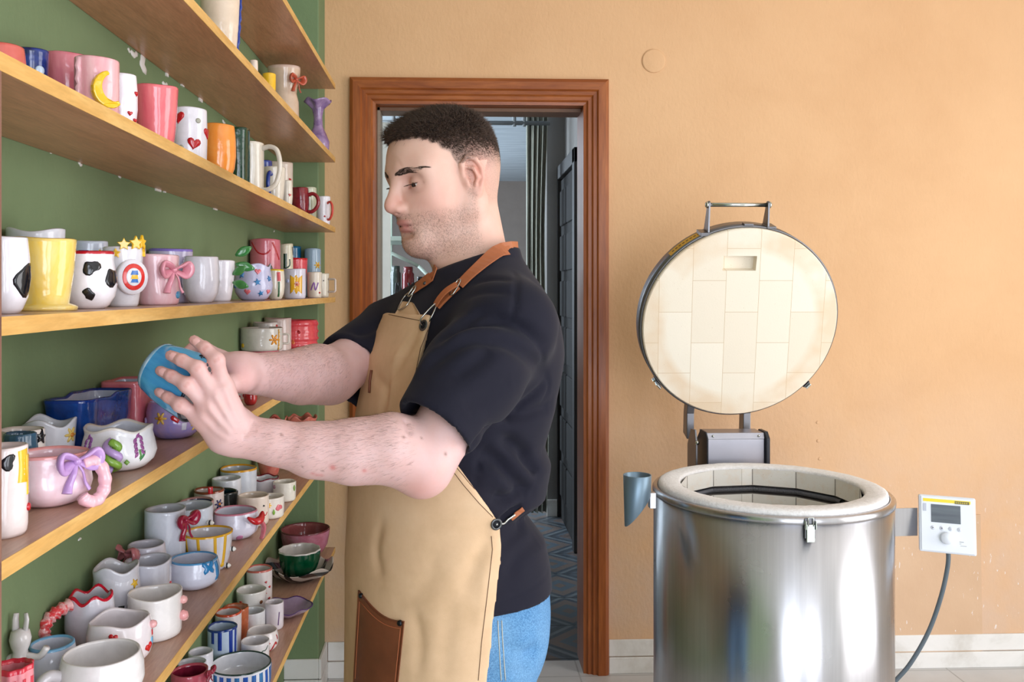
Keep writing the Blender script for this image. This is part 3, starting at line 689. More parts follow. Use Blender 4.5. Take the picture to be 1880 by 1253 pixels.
class Pot:
    def __init__(s, r, h, prof, wave=(0, 3, 0), lump=.012, sq=0, ell=(1, 1), seed=0, flute=(0, 8)):
        s.r, s.h, s.P = r, h, PROF[prof]; s.wave = wave; s.lump = lump; s.sq = sq; s.ell = ell; s.ph = [random.uniform(0, 6.28) for _ in range(6)]; s.fl = flute
    def R(s, th, t):
        r = s.r*interp(s.P, max(0, min(1, t)))
        p = s.ph; r *= 1+s.lump*(math.sin(2*th+p[0])+.7*math.sin(3*th+p[1]+2*t)+.5*math.sin(5*th+p[2]+5*t))
        if s.fl[0]: r *= 1+s.fl[0]*math.cos(s.fl[1]*th)*max(0, (t-.15)/.85)
        c, q = abs(math.cos(th)), abs(math.sin(th))
        if s.sq:
            n = 2+s.sq*8; r *= 1/((c/s.ell[0])**n+(q/s.ell[1])**n)**(1/n)
        elif s.ell != (1, 1): r *= 1/math.sqrt((c/s.ell[0])**2+(q/s.ell[1])**2)
        return r
    def top(s, th):
        a, k, p = s.wave; return s.h*(1+a*math.sin(k*th+p)+a*.3*math.sin((k+2)*th+s.ph[3])) if a else s.h*(1+.006*math.sin(2*th+s.ph[4]))
    def at(s, th, z, off=0):
        r = s.R(th, z/s.h)+off; return Vector((r*math.cos(th), r*math.sin(th), z))
    def mesh(s, name, mo, mi, mr, parent, wall=.0038, solid=False, rimw=1):
        n = 48; V, F, M = [], [], []
        ts = sorted(set([p[0] for p in s.P]+[.3, .5, .7, .85, .96])); rows = []
        for t in ts: rows.append(('o', t))
        rows.append(('lip', 1)); 
        for t in [.97, .85, .6, .35, .16]: rows.append(('i', t))
        for kind, t in rows:
            for k in range(n):
                th = 2*PI*k/n; tp = s.top(th)
                if kind == 'o': r = s.R(th, t); z = tp*t
                elif kind == 'lip': r = s.R(th, 1)-wall*.5; z = tp+wall*.35
                else: r = max(.002, s.R(th, t)-wall-(.004 if t < .2 else 0)); z = max(tp*t, wall*1.2)
                V.append((r*math.cos(th), r*math.sin(th), z))
        m = len(rows); no = len(ts)
        for i in range(m-1):
            for k in range(n):
                F.append((i*n+k, i*n+(k+1) % n, (i+1)*n+(k+1) % n, (i+1)*n+k)); M.append(2 if i in (no-1, no) or (i == no-2 and rimw) else (0 if i < no-1 else 1))
        F.append(tuple(range(n-1, -1, -1))); M.append(0)
        V.append((0, 0, wall*1.1)); c = len(V)-1
        for k in range(n): F.append(((m-1)*n+k, (m-1)*n+(k+1) % n, c)); M.append(1)
        return mesh_obj(name, V, F, None, parent, True, mats=[mo, mi, mr], fmat=M)
# flat outlines used for relief decoration (unit size about 1)
def o_heart(n=20): return [(.5*math.sin(a)**3*1.05, .42*math.cos(a)-.17*math.cos(2*a)-.07*math.cos(3*a)-.03*math.cos(4*a)) for a in [2*PI*i/n for i in range(n)]]
def o_star(k=5, q=.45): return [((.5 if i % 2 == 0 else .5*q)*math.sin(PI*i/k), (.5 if i % 2 == 0 else .5*q)*math.cos(PI*i/k)) for i in range(2*k)]
def o_dot(n=14): return [(.5*math.cos(2*PI*i/n), .5*math.sin(2*PI*i/n)) for i in range(n)]
def o_blob(n=18, ph=0): return [(.5*math.cos(a)*(1+.22*math.sin(2*a+ph)+.2*math.sin(3*a+2*ph)), .5*math.sin(a)*(1+.2*math.sin(2*a+ph)+.18*math.sin(3*a+ph))) for a in [2*PI*i/n for i in range(n)]]
def o_leaf(n=12): return [(.22*math.sin(PI*i/n)*(1 if i <= n else -1), -.5+i/n) for i in range(n+1)]+[(-.22*math.sin(PI*i/n), .5-i/n) for i in range(1, n)]
def o_flower(k=6, n=36): return [((.34+.16*math.cos(k*a))*math.cos(a), (.34+.16*math.cos(k*a))*math.sin(a)) for a in [2*PI*i/n for i in range(n)]]
def o_fly(): return [(0, .15), (.2, .42), (.48, .45), (.5, .2), (.3, .02), (.42, -.2), (.34, -.42), (.12, -.3), (0, -.12), (-.12, -.3), (-.34, -.42), (-.42, -.2), (-.3, .02), (-.5, .2), (-.48, .45), (-.2, .42)]
def o_moon(n=12): return [(.5*math.cos(a), .5*math.sin(a)) for a in [math.radians(100+i*215/n) for i in range(n+1)]]+[(.10+.34*math.cos(a), .06+.36*math.sin(a)) for a in [math.radians(300-i*190/n) for i in range(n+1)]]
def o_rect(): return [(-.5, -.5), (0, -.5), (.5, -.5), (.5, 0), (.5, .5), (0, .5), (-.5, .5), (-.5, 0)]
OUT = {'heart': o_heart, 'star': o_star, 'dot': o_dot, 'spot': o_blob, 'leaf': o_leaf, 'flower': o_flower, 'butterfly': o_fly, 'moon': o_moon, 'patch': o_rect}
def relief_vf(pot, out, th0, t, sx, sy, thick=.0016, rot=0):
    """thin raised piece that follows the pot's surface"""
    c, q = math.cos(rot), math.sin(rot); V, F = [], []; n = len(out)
    zc = t*pot.h; R0 = pot.R(th0, t)
    def mp(a, b, off):
        a, b = a*sx, b*sy; a, b = a*c-b*q, a*q+b*c; th = th0+a/R0; z = max(.001, zc+b); return pot.at(th, z, off)
    for s, off in ((1, -.0012), (1, thick*.55), (.78, thick), (.4, thick*1.12)):
        for a, b in out: V.append(mp(a*s, b*s, off))
    V.append(mp(0, 0, thick*1.15))
    for i in range(3):
        for k in range(n): F.append((i*n+k, i*n+(k+1) % n, (i+1)*n+(k+1) % n, (i+1)*n+k))
    for k in range(n): F.append((3*n+k, 3*n+(k+1) % n, 4*n))
    return V, F
def stripe_vf(pot, pts, w, thick=.0008):
    """painted line with a hair of thickness through surface points (theta, t)"""
    V, F = [], []; P = [(a, b) for a, b in pts]; m = len(P)
    for i, (th, t) in enumerate(P):
        a = P[max(0, i-1)]; b = P[min(m-1, i+1)]; R = pot.R(th, t)
        dx, dz = (b[0]-a[0])*R, (b[1]-a[1])*pot.h; L = math.hypot(dx, dz) or 1; nx, nz = -dz/L, dx/L
        for s, off in ((-.5, 0), (-.4, thick), (.4, thick), (.5, 0)):
            V.append(pot.at(th+s*w*nx/R, max(.0005, t*pot.h+s*w*nz), off))
    for i in range(m-1):
        for j in range(3): F.append((i*4+j, i*4+j+1, (i+1)*4+j+1, (i+1)*4+j))
    return V, F
def framer(pot, th, t):
    o = pot.at(th, t*pot.h); er = Vector((math.cos(th), math.sin(th), 0)); et = Vector((-math.sin(th), math.cos(th), 0)); ez = Vector((0, 0, 1))
    return lambda a, b, c=0: o+et*a+ez*b+er*c
ITEMS = []
def I(shelf, cx, X, w, cy, prof, outer, label, name='mug', **kw):
    ITEMS.append(dict(shelf=shelf, cx=cx, X=X, w=w, cy=cy, prof=prof, outer=outer, label=label, name=name, **kw))
rdeg = math.radians
# ---- decoration language: (kind, colour, angle from the camera direction, height 0..1, size [, rot])
# ---------------- B
I('B', 405, -.47, 74, -6, 'taper', (236, 214, 190), 'cream jug with a frilled blue handle edge, nearest on the second shelf', 'jug', dec=[('ridge', NAV, 72, .15, .95, .006)], hmin=.11)
I('B', 466, -.435, 15, 112, 'round', (238, 220, 204), 'tiny cream pot peeping over the second shelf edge', 'pot')
I('B', 494, -.435, 24, 137, 'cyl', YEL, 'small yellow pot in front of the tall bow vase', 'pot', inner=(210, 220, 210))
I('B', 522, -.50, 62, 112, 'vase', (222, 196, 172), 'tall beige vase with a terracotta bow on its side', 'vase', dec=[('bow', (198, 96, 70), 42, .80, .052)], rim=(226, 200, 184), lump=.02)
I('B', 584, -.447, 50, 186, 'flute', (176, 148, 186), 'lilac fluted vase with a ruffled mouth at the far end of the second shelf', 'vase', wave=(.03, 5, 0), outer2=(120, 90, 140), lump=.03)
# ---------------- C
I('C', 2, -.53, 84, 88, 'round', (222, 110, 100), 'coral red mug at the near left corner of the third shelf')
I('C', 56, -.54, 62, 95, 'taper', NAV, 'dark blue mottled mug between the coral and the pink mugs', outer2=(20, 30, 60), dec=[('dot', (200, 220, 240), 30, .7, .012)])
I('C', 124, -.53, 92, 107, 'cyl', (228, 140, 150), 'deep pink brushed mug behind the moon mug', streak=1, outer2=(206, 100, 116))
I('C', 178, -.468, 78, 113, 'cyl', (242, 196, 198), 'pale pink mug with a yellow crescent moon handle', dec=[('bigmoon', (250, 204, 40), 24, .5, .042), ('ridge', (240, 190, 196), -48, .05, .98, .008)], streak=1, outer2=(226, 150, 160))
I('C', 224, -.462, 54, 140, 'round', WH, 'rounded white mug with tiny red cherries', dec=[('heart', RED, 30, .35, .007), ('heart', RED, 62, .7, .007), ('heart', RED, 58, .25, .007)])
I('C', 286, -.46, 80, 163, 'taper', (244, 130, 134), 'salmon pink brushed tumbler between the cherry and the raspberry mugs', 'tumbler', streak=1, outer2=(230, 96, 110), wave=(.012, 2, 1))
I('C', 348, -.46, 60, 203, 'cyl', WH, 'white mug with raised red raspberries and grey dots', dec=[('heart', RED, -40, .83, .022), ('heart', RED, 15, .38, .022), ('heart', RED, 75, .6, .02), ('heart', RED, -62, .28, .014), ('dot', (176, 176, 160), 30, .78, .009), ('dot', (176, 176, 160), -28, .3, .009)], lump=.02)
I('C', 402, -.46, 60, 232, 'round', ORG, 'bright orange rounded mug', outer2=(244, 140, 50))
I('C', 432, -.462, 50, 238, 'cyl', DGR, 'glossy dark green mug beside the orange one', outer2=(14, 44, 34), sq=.1)
I('C', 461, -.45, 46, 264, 'cyl', CR, 'cream mug with one tall looping handle', handle=('loop', 65, 1.12, .038, .0055, CR), dec=[('patch', (150, 190, 210), -30, .6, .01)])
I('C', 481, -.49, 36, 297, 'cyl', NAV, 'dark blue mug seen through the tall looping handle', outer2=(20, 30, 90))
I('C', 503, -.448, 42, 309, 'taper', CR, 'cream mug with a round dark blue ring handle', handle=('loop', -15, .85, .028, .005, NAV))
I('C', 514, -.535, 46, 300, 'cyl', (232, 216, 200), 'tall cream mug with red hearts at the back of the third shelf', dec=[('heart', RED, 50, .7, .010), ('leaf', GRN, 10, .85, .012), ('heart', YEL, 45, .4, .010)])
I('C', 527, -.445, 20, 333, 'round', CR, 'narrow cream cup before the dark red mug', 'cup', dec=[('heart', (230, 120, 110), 30, .5, .008)])
I('C', 549, -.458, 36, 346, 'round', (150, 40, 50), 'dark red glossy mug with a twisted handle', handle=('loop', 70, .8, .028, .0055, (150, 40, 50)), outer2=(96, 20, 34), lump=.03)
I('C', 574, -.49, 26, 350, 'cyl', (222, 226, 200), 'pale green and white mug behind the red-handled one', dec=[('leaf', (150, 190, 90), 10, .8, .014)])
I('C', 594, -.432, 24, 362, 'cyl', WH, 'white mug with a red handle, last on the third shelf', handle=('loop', 40, .8, .022, .004, (226, 80, 66)), dec=[('dot', RED, 10, .3, .006)])
# ---------------- D
I('D', 8, -.452, 84, 438, 'round', WH, 'round white mug with a big black patch, cut by the left edge of the photo', dec=[('spot', BLK, 58, .45, .030)])
I('D', 80, -.478, 112, 441, 'foot', (250, 208, 84), 'yellow brushed goblet mug on a spreading foot', 'goblet', outer2=(246, 226, 160), streak=1, rim=(248, 214, 120), wave=(.01, 2, 0))
I('D', 66, -.535, 112, 424, 'taper', (228, 230, 240), 'wide white bowl behind the yellow goblet', 'bowl', wave=(.03, 2, 1))
I('D', 162, -.468, 94, 464, 'belly', WH, 'white cow-spotted mug with a red rim', rim=(190, 24, 44), dec=[('spot', BLK, 5, .72, .019), ('spot', BLK, 62, .55, .026), ('spot', BLK, 0, .25, .014), ('spot', (60, 62, 74), -66, .5, .030), ('patch', (236, 60, 50), -82, .75, .014)], lump=.02)
I('D', 165, -.54, 62, 445, 'cyl', (206, 214, 230), 'pale mug with blue and yellow bands at the back of the eye-level shelf', dec=[('patch', NAV, -20, .75, .014), ('patch', YEL, 55, .7, .022)])
I('D', 226, -.478, 70, 456, 'taper', (236, 234, 240), 'white mug with yellow stars on the rim and a round painted medallion', dec=[('medal', WH, 26, .50, .044), ('edgestar', YEL, 2, 1.0, .019), ('edgestar', YEL, 36, 1.02, .022), ('edgestar', YEL, 62, 1.04, .022), ('edgestar', YEL, 84, .90, .020), ('edgestar', YEL, -20, .86, .015)])
I('D', 290, -.478, 74, 470, 'cyl', (246, 214, 220), 'pale pink brushed mug with a large sculpted pink bow', streak=1, outer2=(236, 170, 182), dec=[('bow', (238, 160, 176), 38, .70, .052), ('dot', (90, 160, 200), 72, .2, .012)], lump=.03)
I('D', 306, -.54, 84, 459, 'cyl', (220, 212, 240), 'lilac rimmed mug behind the pink bow mug', rim=(150, 130, 220))
I('D', 369, -.468, 66, 473, 'round', (238, 234, 242), 'plain white rounded bowl between the bow mug and the leaf mug', 'bowl', inner=(240, 220, 226))
I('D', 402, -.497, 56, 480, 'taper', (238, 234, 242), 'white mug with green leaves forming its handle', dec=[('leafy', (84, 150, 84), 62, .55, .045), ('leafy', (70, 136, 76), 96, 1.02, .05)])
I('D', 465, -.462, 70, 488, 'belly', (206, 206, 236), 'lavender mug with raised blue stars and pink hearts', wave=(.045, 4, 0), dec=[('star', BLU, -38, .72, .017), ('heart', ROS, 14, .82, .014), ('star', BLU, 12, .52, .018), ('heart', ROS, -18, .25, .014), ('star', BLU, 24, .2, .015), ('star', BLU, -62, .42, .014), ('heart', ROS, -72, .75, .010), ('star', BLU, 55, .62, .014), ('heart', ROS, 52, .25, .012), ('dot', ROS, -50, .9, .005)])
I('D', 487, -.535, 54, 441, 'cyl', (226, 130, 144), 'tall pink mug with red ribbons and green drips at the back', dec=[('line', RED, [(-60, .95), (-30, .78), (0, .75), (20, .82)], 0, .004), ('line', RED, [(28, .95), (45, .8), (62, .66)], 0, .005), ('leaf', DGR, -52, .5, .022), ('leaf', DGR, -12, .5, .022), ('leaf', DGR, 22, .5, .022), ('line', (110, 20, 40), [(-32, .52), (-32, .3)], 0, .003), ('line', (110, 20, 40), [(5, .52), (5, .3)], 0, .003)])
I('D', 525, -.50, 26, 449, 'cyl', (226, 222, 196), 'tall cream mug with a green cactus drawing', dec=[('line', DGR, [(-6, .82), (-6, .3)], 0, .010), ('line', DGR, [(-6, .55), (30, .6), (30, .72)], 0, .004), ('line', BLK, [(55, .95), (70, .8)], 0, .003)])
I('D', 548, -.545, 30, 456, 'cyl', (28, 110, 150), 'teal blue mug at the back corner of the eye-level shelf', outer2=(16, 80, 120), inner=(60, 140, 170))
I('D', 575, -.478, 30, 458, 'cyl', (166, 190, 210), 'pale blue mug with a yellow flower beside the teal one', dec=[('flower', YEL, 35, .66, .026), ('patch', BLU, 30, .42, .016)])
I('D', 551, -.474, 42, 475, 'taper', (226, 90, 100), 'pink mug with a bright red inside behind the flower mug', inner=(190, 20, 34), rim=(206, 26, 40))
I('D', 506, -.434, 32, 496, 'round', CR, 'cream mug with a yellow rim, red beads and a green stem', rim=(236, 200, 60), dec=[('line', RED, [(20, .92), (22, .62)], 0, .009), ('line', (40, 100, 56), [(22, .6), (24, .1)], 0, .005)])
I('D', 541, -.44, 40, 495, 'cyl', (226, 222, 236), 'pale mug with a yellow panel and a pink raised flower', dec=[('patch', (244, 186, 50), 8, .48, .034), ('flower', (238, 120, 130), 12, .5, .016), ('dot', WH, 12, .52, .007), ('dot', (190, 200, 240), -40, .6, .010)])
I('D', 571, -.44, 28, 501, 'cyl', CR, 'cream mug with a purple squiggle beside the yellow panel mug', dec=[('line', (140, 90, 170), [(-30, .3), (-5, .6), (5, .3), (28, .6)], 0, .004), ('dot', RED, 40, .2, .006)])
I('D', 592, -.435, 24, 503, 'cyl', (232, 224, 206), 'cream mug with a square handle at the end of the eye-level shelf', handle=('square', 62, .7, .026, .0035, (232, 216, 206)), dec=[('dot', BLK, -20, .75, .004), ('dot', BLK, 10, .7, .004)])
# ---------------- E
I('E', 4, -.45, 84, 850, 'cyl', (246, 232, 230), 'tall pale mug with yellow drips at the lower left edge of the photo', dec=[('line', YEL, [(52, .97), (55, .8), (52, .6)], 0, .014), ('line', YEL, [(72, .9), (74, .45)], 0, .008), ('dot', RED, 76, .3, .008), ('spot', BLK, 12, .85, .014)], hmin=.088, lump=.02)
I('E', 92, -.462, 138, 832, 'belly', (246, 206, 216), 'pale pink brushed mug with a crinkled lilac bow and curled handle', outer2=(250, 232, 238), dec=[('bow', (196, 156, 212), 36, .90, .048), ('curl', (244, 190, 200), 62, .5, .05)], streak=1, lump=.03, rim=(244, 170, 170))
I('E', 44, -.505, 72, 800, 'round', (60, 96, 120), 'small dark blue glassy pot behind the pink bow mug', 'pot', inner=(90, 120, 140), flute=(.03, 14))
I('E', 40, -.541, 78, 790, 'cyl', (236, 226, 220), 'white mug with black stars around its rim', dec=[('star', BLK, 18, .82, .022), ('star', BLK, 52, .88, .020), ('butterfly', BLK, -12, .9, .018), ('line', BLK, [(10, .5), (34, .52)], 0, .005), ('line', BLK, [(60, .6), (60, .45)], 0, .004)])
I('E', 106, -.537, 92, 772, 'taper', (226, 228, 236), 'wavy white bowl with a yellow flower between the black-star mug and the lavender mug', 'bowl', wave=(.07, 3, .5), dec=[('flower', (226, 196, 110), 50, .75, .022), ('leaf', (150, 180, 150), -50, .8, .016)])
I('E', 206, -.468, 128, 784, 'belly', (244, 242, 244), 'white scalloped mug with painted lavender and a twisted green and lilac handle', wave=(.055, 4, 1.2), inner=(222, 224, 234), dec=[('twist', (130, 170, 70), -10, .5, .05), ('lavender', (160, 90, 150), 32, .55, .04), ('lavender', (150, 90, 160), -58, .55, .036)], rim=(236, 228, 218))
I('E', 0, 0, 0, 0, 'taper', (28, 78, 160), 'long rectangular cobalt blue trough behind the lavender mug', 'trough', abs=(-.541, 1.337, .062, .088), sq=1, ell=(.55, 1.50), outer2=(20, 50, 110), rim=(24, 60, 140), inner=(190, 196, 216), handle=('loop', -150, .7, .03, .010, (150, 170, 220)), wave=(.02, 3, 0))
I('E', 0, 0, 0, 0, 'cyl', (222, 120, 132), 'square pink pot behind the blue trough', 'pot', abs=(-.541, 1.492, .044, .094), sq=1, ell=(.72, 1.05), inner=(200, 206, 224), rim=(226, 130, 136))
I('E', 296, -.486, 98, 738, 'round', (150, 140, 206), 'purple mug with dried yellow flowers and a red raspberry, under the held cup', outer2=(190, 160, 190), dec=[('flower', (232, 190, 90), -28, .62, .022), ('heart', RED, 4, .62, .016), ('flower', (232, 190, 90), 48, .38, .020), ('patch', (220, 220, 236), 20, .38, .008), ('dot', (190, 180, 230), -80, .5, .012)], lump=.03)
I('E', 262, -.548, 46, 703, 'cyl', (170, 168, 190), 'greyish lilac mug with a red frill at the back of the shelf', dec=[('line', RED, [(-60, .72), (-30, .8), (0, .72), (30, .78), (60, .72)], 0, .007)], rim=(228, 206, 196))
I('E', 424, -.478, 56, 700, 'bowl', (236, 230, 226), 'white bowl dotted with red strawberries behind the hands', 'bowl', dec=[('heart', RED, 50, .75, .012), ('heart', RED, 70, .4, .012), ('heart', RED, 30, .3, .012), ('heart', RED, 60, .1, .01)], rim=(110, 60, 50))
I('E', 470, -.53, 50, 690, 'taper', (226, 206, 190), 'beige bowl behind the red ball cup', 'bowl')
I('E', 460, -.432, 24, 722, 'round', (196, 52, 50), 'small red ball-shaped pot near the shelf edge behind the wrist', 'pot', outer2=(150, 30, 34), hfix=.03)
I('E', 474, -.528, 68, 646, 'taper', (226, 120, 134), 'pink zigzag-banded bowl under the sunflower mug', 'bowl', dec=[('line', (240, 200, 200), [(-40, .9), (-25, .6), (-10, .9), (5, .6), (20, .9)], 0, .004), ('line', RED, [(-40, .8), (-25, .5), (-10, .8), (5, .5), (20, .8)], 0, .003)], wave=(0, 3, 0))
I('E', 471, -.528, 60, 602, 'cyl', (226, 222, 214), 'white mug with an orange sunflower stacked on the pink bowl', dec=[('flower', (240, 160, 40), 36, .5, .032), ('ridge', (240, 180, 70), 52, .05, .95, .004), ('dot', YEL, -60, .25, .012)], handle=('square', 88, .55, .016, .003, (226, 218, 206)), on='pink zigzag')
I('E', 0, 0, 0, 0, 'cyl', (230, 226, 222), 'tall white mug with small dark dots behind the sunflower mug', abs=(-.532, 2.50, .036, .152), dec=[('dot', NAV, -30, .9, .006), ('dot', NAV, 5, .86, .006), ('dot', (60, 130, 130), 40, .8, .005), ('dot', NAV, -50, .82, .005), ('dot', (200, 60, 50), 62, .94, .008)])
I('E', 0, 0, 0, 0, 'cyl', (226, 206, 200), 'tall cream mug with a green leaf behind the ribbed pink mug', abs=(-.535, 2.70, .040, .158), dec=[('leaf', DGR, -38, .86, .016), ('dot', RED, -40, .6, .008)])
I('E', 545, -.50, 62, 640, 'taper', (222, 120, 132), 'plain pink bowl under the ribbed pink mug', 'bowl')
I('E', 548, -.50, 48, 588, 'ribs', (232, 90, 96), 'ribbed coral pink mug stacked on the plain pink bowl', outer2=(206, 60, 70), dec=[('spot', (160, 20, 30), -35, .5, .012), ('spot', (160, 20, 30), 5, .6, .010), ('spot', (236, 130, 80), -10, .25, .012)], on='plain pink bowl')
# ---------------- F
I('F', 553, -.497, 54, 766, 'fl', (222, 136, 116), 'terracotta pink ruffled pot at the end of the crowded shelf', 'pot', wave=(.05, 6, 0), outer2=(190, 90, 80), inner=(176, 100, 86), flute=(.06, 6))
I('F', 494, -.53, 60, 772, 'fl', (206, 96, 90), 'reddish ruffled shell bowl seen between the two forearms', 'bowl', wave=(.06, 5, 1), outer2=(226, 150, 130), inner=(160, 60, 56), flute=(.05, 5))
I('F', 436, -.535, 66, 860, 'cyl', (214, 220, 230), 'wide white cup with a mustard yellow rim, farthest in the row', 'cup', rim=(222, 160, 40), rimw=1)
I('F', 415, -.53, 60, 886, 'cyl', (226, 228, 234), 'plain white cup behind the brown-rimmed one', 'cup')
I('F', 489, -.482, 56, 878, 'taper', (226, 224, 230), 'white cup with a wavy dark red rim and berries', 'cup', rim=(120, 24, 44), wave=(.04, 5, 0), dec=[('dot', (120, 24, 44), -85, .95, .014), ('dot', (130, 24, 44), -110, 1.0, .014), ('flower', RED, 60, .6, .012)])
I('F', 392, -.54, 58, 894, 'cyl', (220, 206, 200), 'small cup with a brown rim and a purple figure on its side', 'cup', rim=(140, 70, 46), dec=[('flower', (70, 66, 110), 40, .7, .022), ('patch', RED, 5, 1.05, .010)])
I('F', 474, -.452, 58, 905, 'cyl', (238, 222, 208), 'beige cup with a smiling face and tiny charms', 'cup', dec=[('line', RED, [(38, .5), (48, .35), (60, .45)], 0, .002), ('dot', BLK, 40, .7, .004), ('dot', ROS, 20, .3, .006)])
I('F', 522, -.432, 44, 884, 'cyl', (240, 234, 222), 'cream cup with a green sprig, farthest at the front of the row', 'cup', dec=[('leaf', (130, 170, 80), 55, .7, .016), ('dot', (180, 140, 150), -60, .8, .01)])
I('F', 372, -.534, 66, 915, 'bowl', (196, 150, 160), 'shallow pink dish with a dark blue marbled inside', 'dish', inner=(66, 76, 124), inner2=(36, 40, 70), rim=(196, 150, 150), mob=.1)
I('F', 440, -.492, 58, 902, 'cyl', (26, 34, 40), 'glossy black cup in the middle of the crowded shelf', 'cup', inner=(16, 50, 60), outer2=(50, 54, 50), lump=.03, mob=.1)
I('F', 486, -.44, 54, 917, 'cyl', (240, 232, 222), 'cream cup covered with colourful fruit charms', 'cup', dec=[('flower', YEL, -5, .7, .014), ('spot', ROS, 40, .55, .016), ('leaf', (130, 180, 60), 15, .35, .014), ('heart', (130, 100, 190), -50, .6, .014), ('heart', RED, -28, .18, .011)])
I('F', 330, -.545, 92, 932, 'cyl', (214, 220, 230), 'plain white cup at the back, behind the tall one with the red bow', 'cup')
I('F', 288, -.538, 86, 944, 'cyl', (222, 226, 236), 'tall white cup with a dark red looped bow', 'cup', dec=[('bow', (170, 40, 70), 55, .86, .050)])
I('F', 421, -.482, 84, 940, 'round', (226, 226, 240), 'white cup with a pink rim and a sculpted red bird', 'cup', rim=(206, 130, 150), dec=[('bird', RED, 50, .66, .05), ('dot', (200, 130, 170), 12, .12, .014)])
I('F', 371, -.482, 88, 978, 'taper', (232, 230, 236), 'white cup with dripping honey-yellow glaze and little bees', 'cup', rim=(234, 176, 40), dec=[('line', (238, 186, 50), [(-62, .97), (-60, .45)], 0, .007), ('line', (238, 186, 50), [(-24, .97), (-22, .5)], 0, .006), ('line', (238, 186, 50), [(16, .97), (18, .45)], 0, .006), ('line', (238, 186, 50), [(44, .97), (46, .18)], 0, .007), ('dot', YEL, 44, .16, .009), ('bee', WH, 78, .5, .012), ('bee', WH, 66, .08, .012), ('bee', WH, 176, 1.1, .014)])
I('F', 267, -.534, 80, 1006, 'round', (226, 224, 236), 'white cup with a looped pink bow at its rim', 'cup', dec=[('bow', (206, 130, 136), -52, .92, .056)])
I('F', 232, -.545, 90, 1032, 'cyl', (220, 222, 234), 'white cup with a pink heart behind the butterfly mug', 'cup', dec=[('heart', (230, 90, 100), 60, .45, .024)], wave=(.02, 2, 0))
I('F', 344, -.482, 90, 1023, 'round', (226, 230, 246), 'white mug with raised blue butterflies and a loop handle', rim=(90, 160, 210), dec=[('butterfly', (50, 140, 200), 34, .80, .024), ('line', (50, 140, 200), [(60, .95), (62, .3)], 0, .011)], handle=('loop', -72, .8, .026, .006, (226, 226, 240)))
I('F', 197, -.535, 98, 1054, 'belly', (226, 226, 234), 'wide wavy white cup with a yellow star and two black feet', 'cup', wave=(.05, 3, .5), dec=[('star', (236, 190, 60), 50, .75, .016), ('line', BLK, [(12, .45), (12, .1)], 0, .009), ('line', BLK, [(34, .5), (36, .3)], 0, .009)])
I('F', 275, -.472, 96, 1087, 'cyl', (246, 242, 240), 'tall white cup with pink paw knobs on its side', 'cup', dec=[('knob', (240, 180, 176), 76, .8, .011), ('knob', (240, 170, 170), 72, .45, .013), ('knob', (244, 190, 186), 88, .35, .012)], wave=(.03, 2, .6))
I('F', 147, -.535, 98, 1112, 'round', (226, 224, 234), 'white star-shaped cup with a red rim and candy-twist handle', 'cup', rim=(206, 24, 56), wave=(.05, 5, 0), flute=(.05, 5), dec=[('heart', (190, 30, 60), 22, .45, .010), ('heart', (190, 30, 60), 40, .3, .012)], handle=('twisted', -52, .75, .045, .009, (226, 60, 66)))
I('F', 218, -.478, 114, 1136, 'round', (242, 234, 238), 'wavy white cup with small red hearts and a pink bead', 'cup', wave=(.04, 3, 1), dec=[('heart', (216, 40, 40), 58, .42, .014), ('heart', RED, -12, .82, .012), ('knob', (240, 180, 180), 74, .85, .010), ('line', RED, [(74, .74), (74, .62)], 0, .005), ('line', (120, 190, 230), [(72, .58), (70, .40)], 0, .007)])
I('F', 95, -.540, 84, 1182, 'round', (222, 226, 240), 'pale cup with a blue rim and a white rabbit figure for a handle', 'cup', rim=(120, 180, 220), dec=[('rabbit', (232, 228, 228), -56, .8, .06), ('line', (180, 60, 120), [(10, .4), (18, .34), (26, .42)], 0, .003)])
I('F', 187, -.456, 146, 1200, 'round', (244, 240, 240), 'large plain white mug nearest the camera with a grey stamp inside', dec=[], handle=('loop', -74, .75, .022, .0075, (222, 218, 222)), stamp=(150, 145, 160))
I('F', 26, -.49, 64, 1222, 'cyl', (240, 150, 160), 'pink cup with red candy stripes at the lower left corner', 'cup', rim=(222, 60, 80), flute=(.06, 9), dec=[('line', (222, 60, 80), [(0, .9), (4, .1)], 0, .004), ('line', (222, 60, 80), [(30, .9), (34, .1)], 0, .004), ('line', (222, 60, 80), [(60, .9), (62, .1)], 0, .004)])
# ---------------- G
I('G', 0, 0, 0, 0, 'bowl', (176, 96, 116), 'large mauve pink bowl at the far end of the lowest shelf', 'bowl', abs=(-.492, 2.935, .080, .090), outer2=(200, 130, 150), inner=(150, 84, 84), rim=(120, 50, 60))
I('G', 0, 0, 0, 0, 'plate', (190, 176, 166), 'wavy zebra-striped plate on the lowest shelf', 'plate', abs=(-.470, 2.70, .106, .045), zebra=1, wave=(.22, 5, 0), lump=.03)
I('G', 531, -.475, 80, 1000, 'bowl', (14, 78, 50), 'dark green bowl with a pale floral inside standing on the zebra plate', 'bowl', inner=(214, 208, 204), rim=(220, 214, 208), flute=(.03, 12), dec=[('idot', NAV, 0, 0, .012), ('idot', (200, 120, 130), 0, 0, .008)], on='zebra', hfix=.085)
I('G', 0, 0, 0, 0, 'plate', (172, 150, 170), 'wavy lilac plate with a dark purple edge on the lowest shelf', 'plate', abs=(-.452, 2.40, .068, .026), rim=(80, 50, 110), wave=(.12, 6, 0), flute=(.05, 6), inner=(160, 140, 166))
I('G', 474, -.545, 46, 1044, 'cyl', (234, 226, 224), 'white cup with small red hearts and a red inner line', 'cup', rim=(206, 110, 100), dec=[('heart', RED, 30, .7, .007), ('heart', RED, 50, .55, .007), ('heart', RED, 28, .4, .007), ('heart', RED, 48, .25, .007), ('patch', (206, 214, 240), -25, .4, .024)])
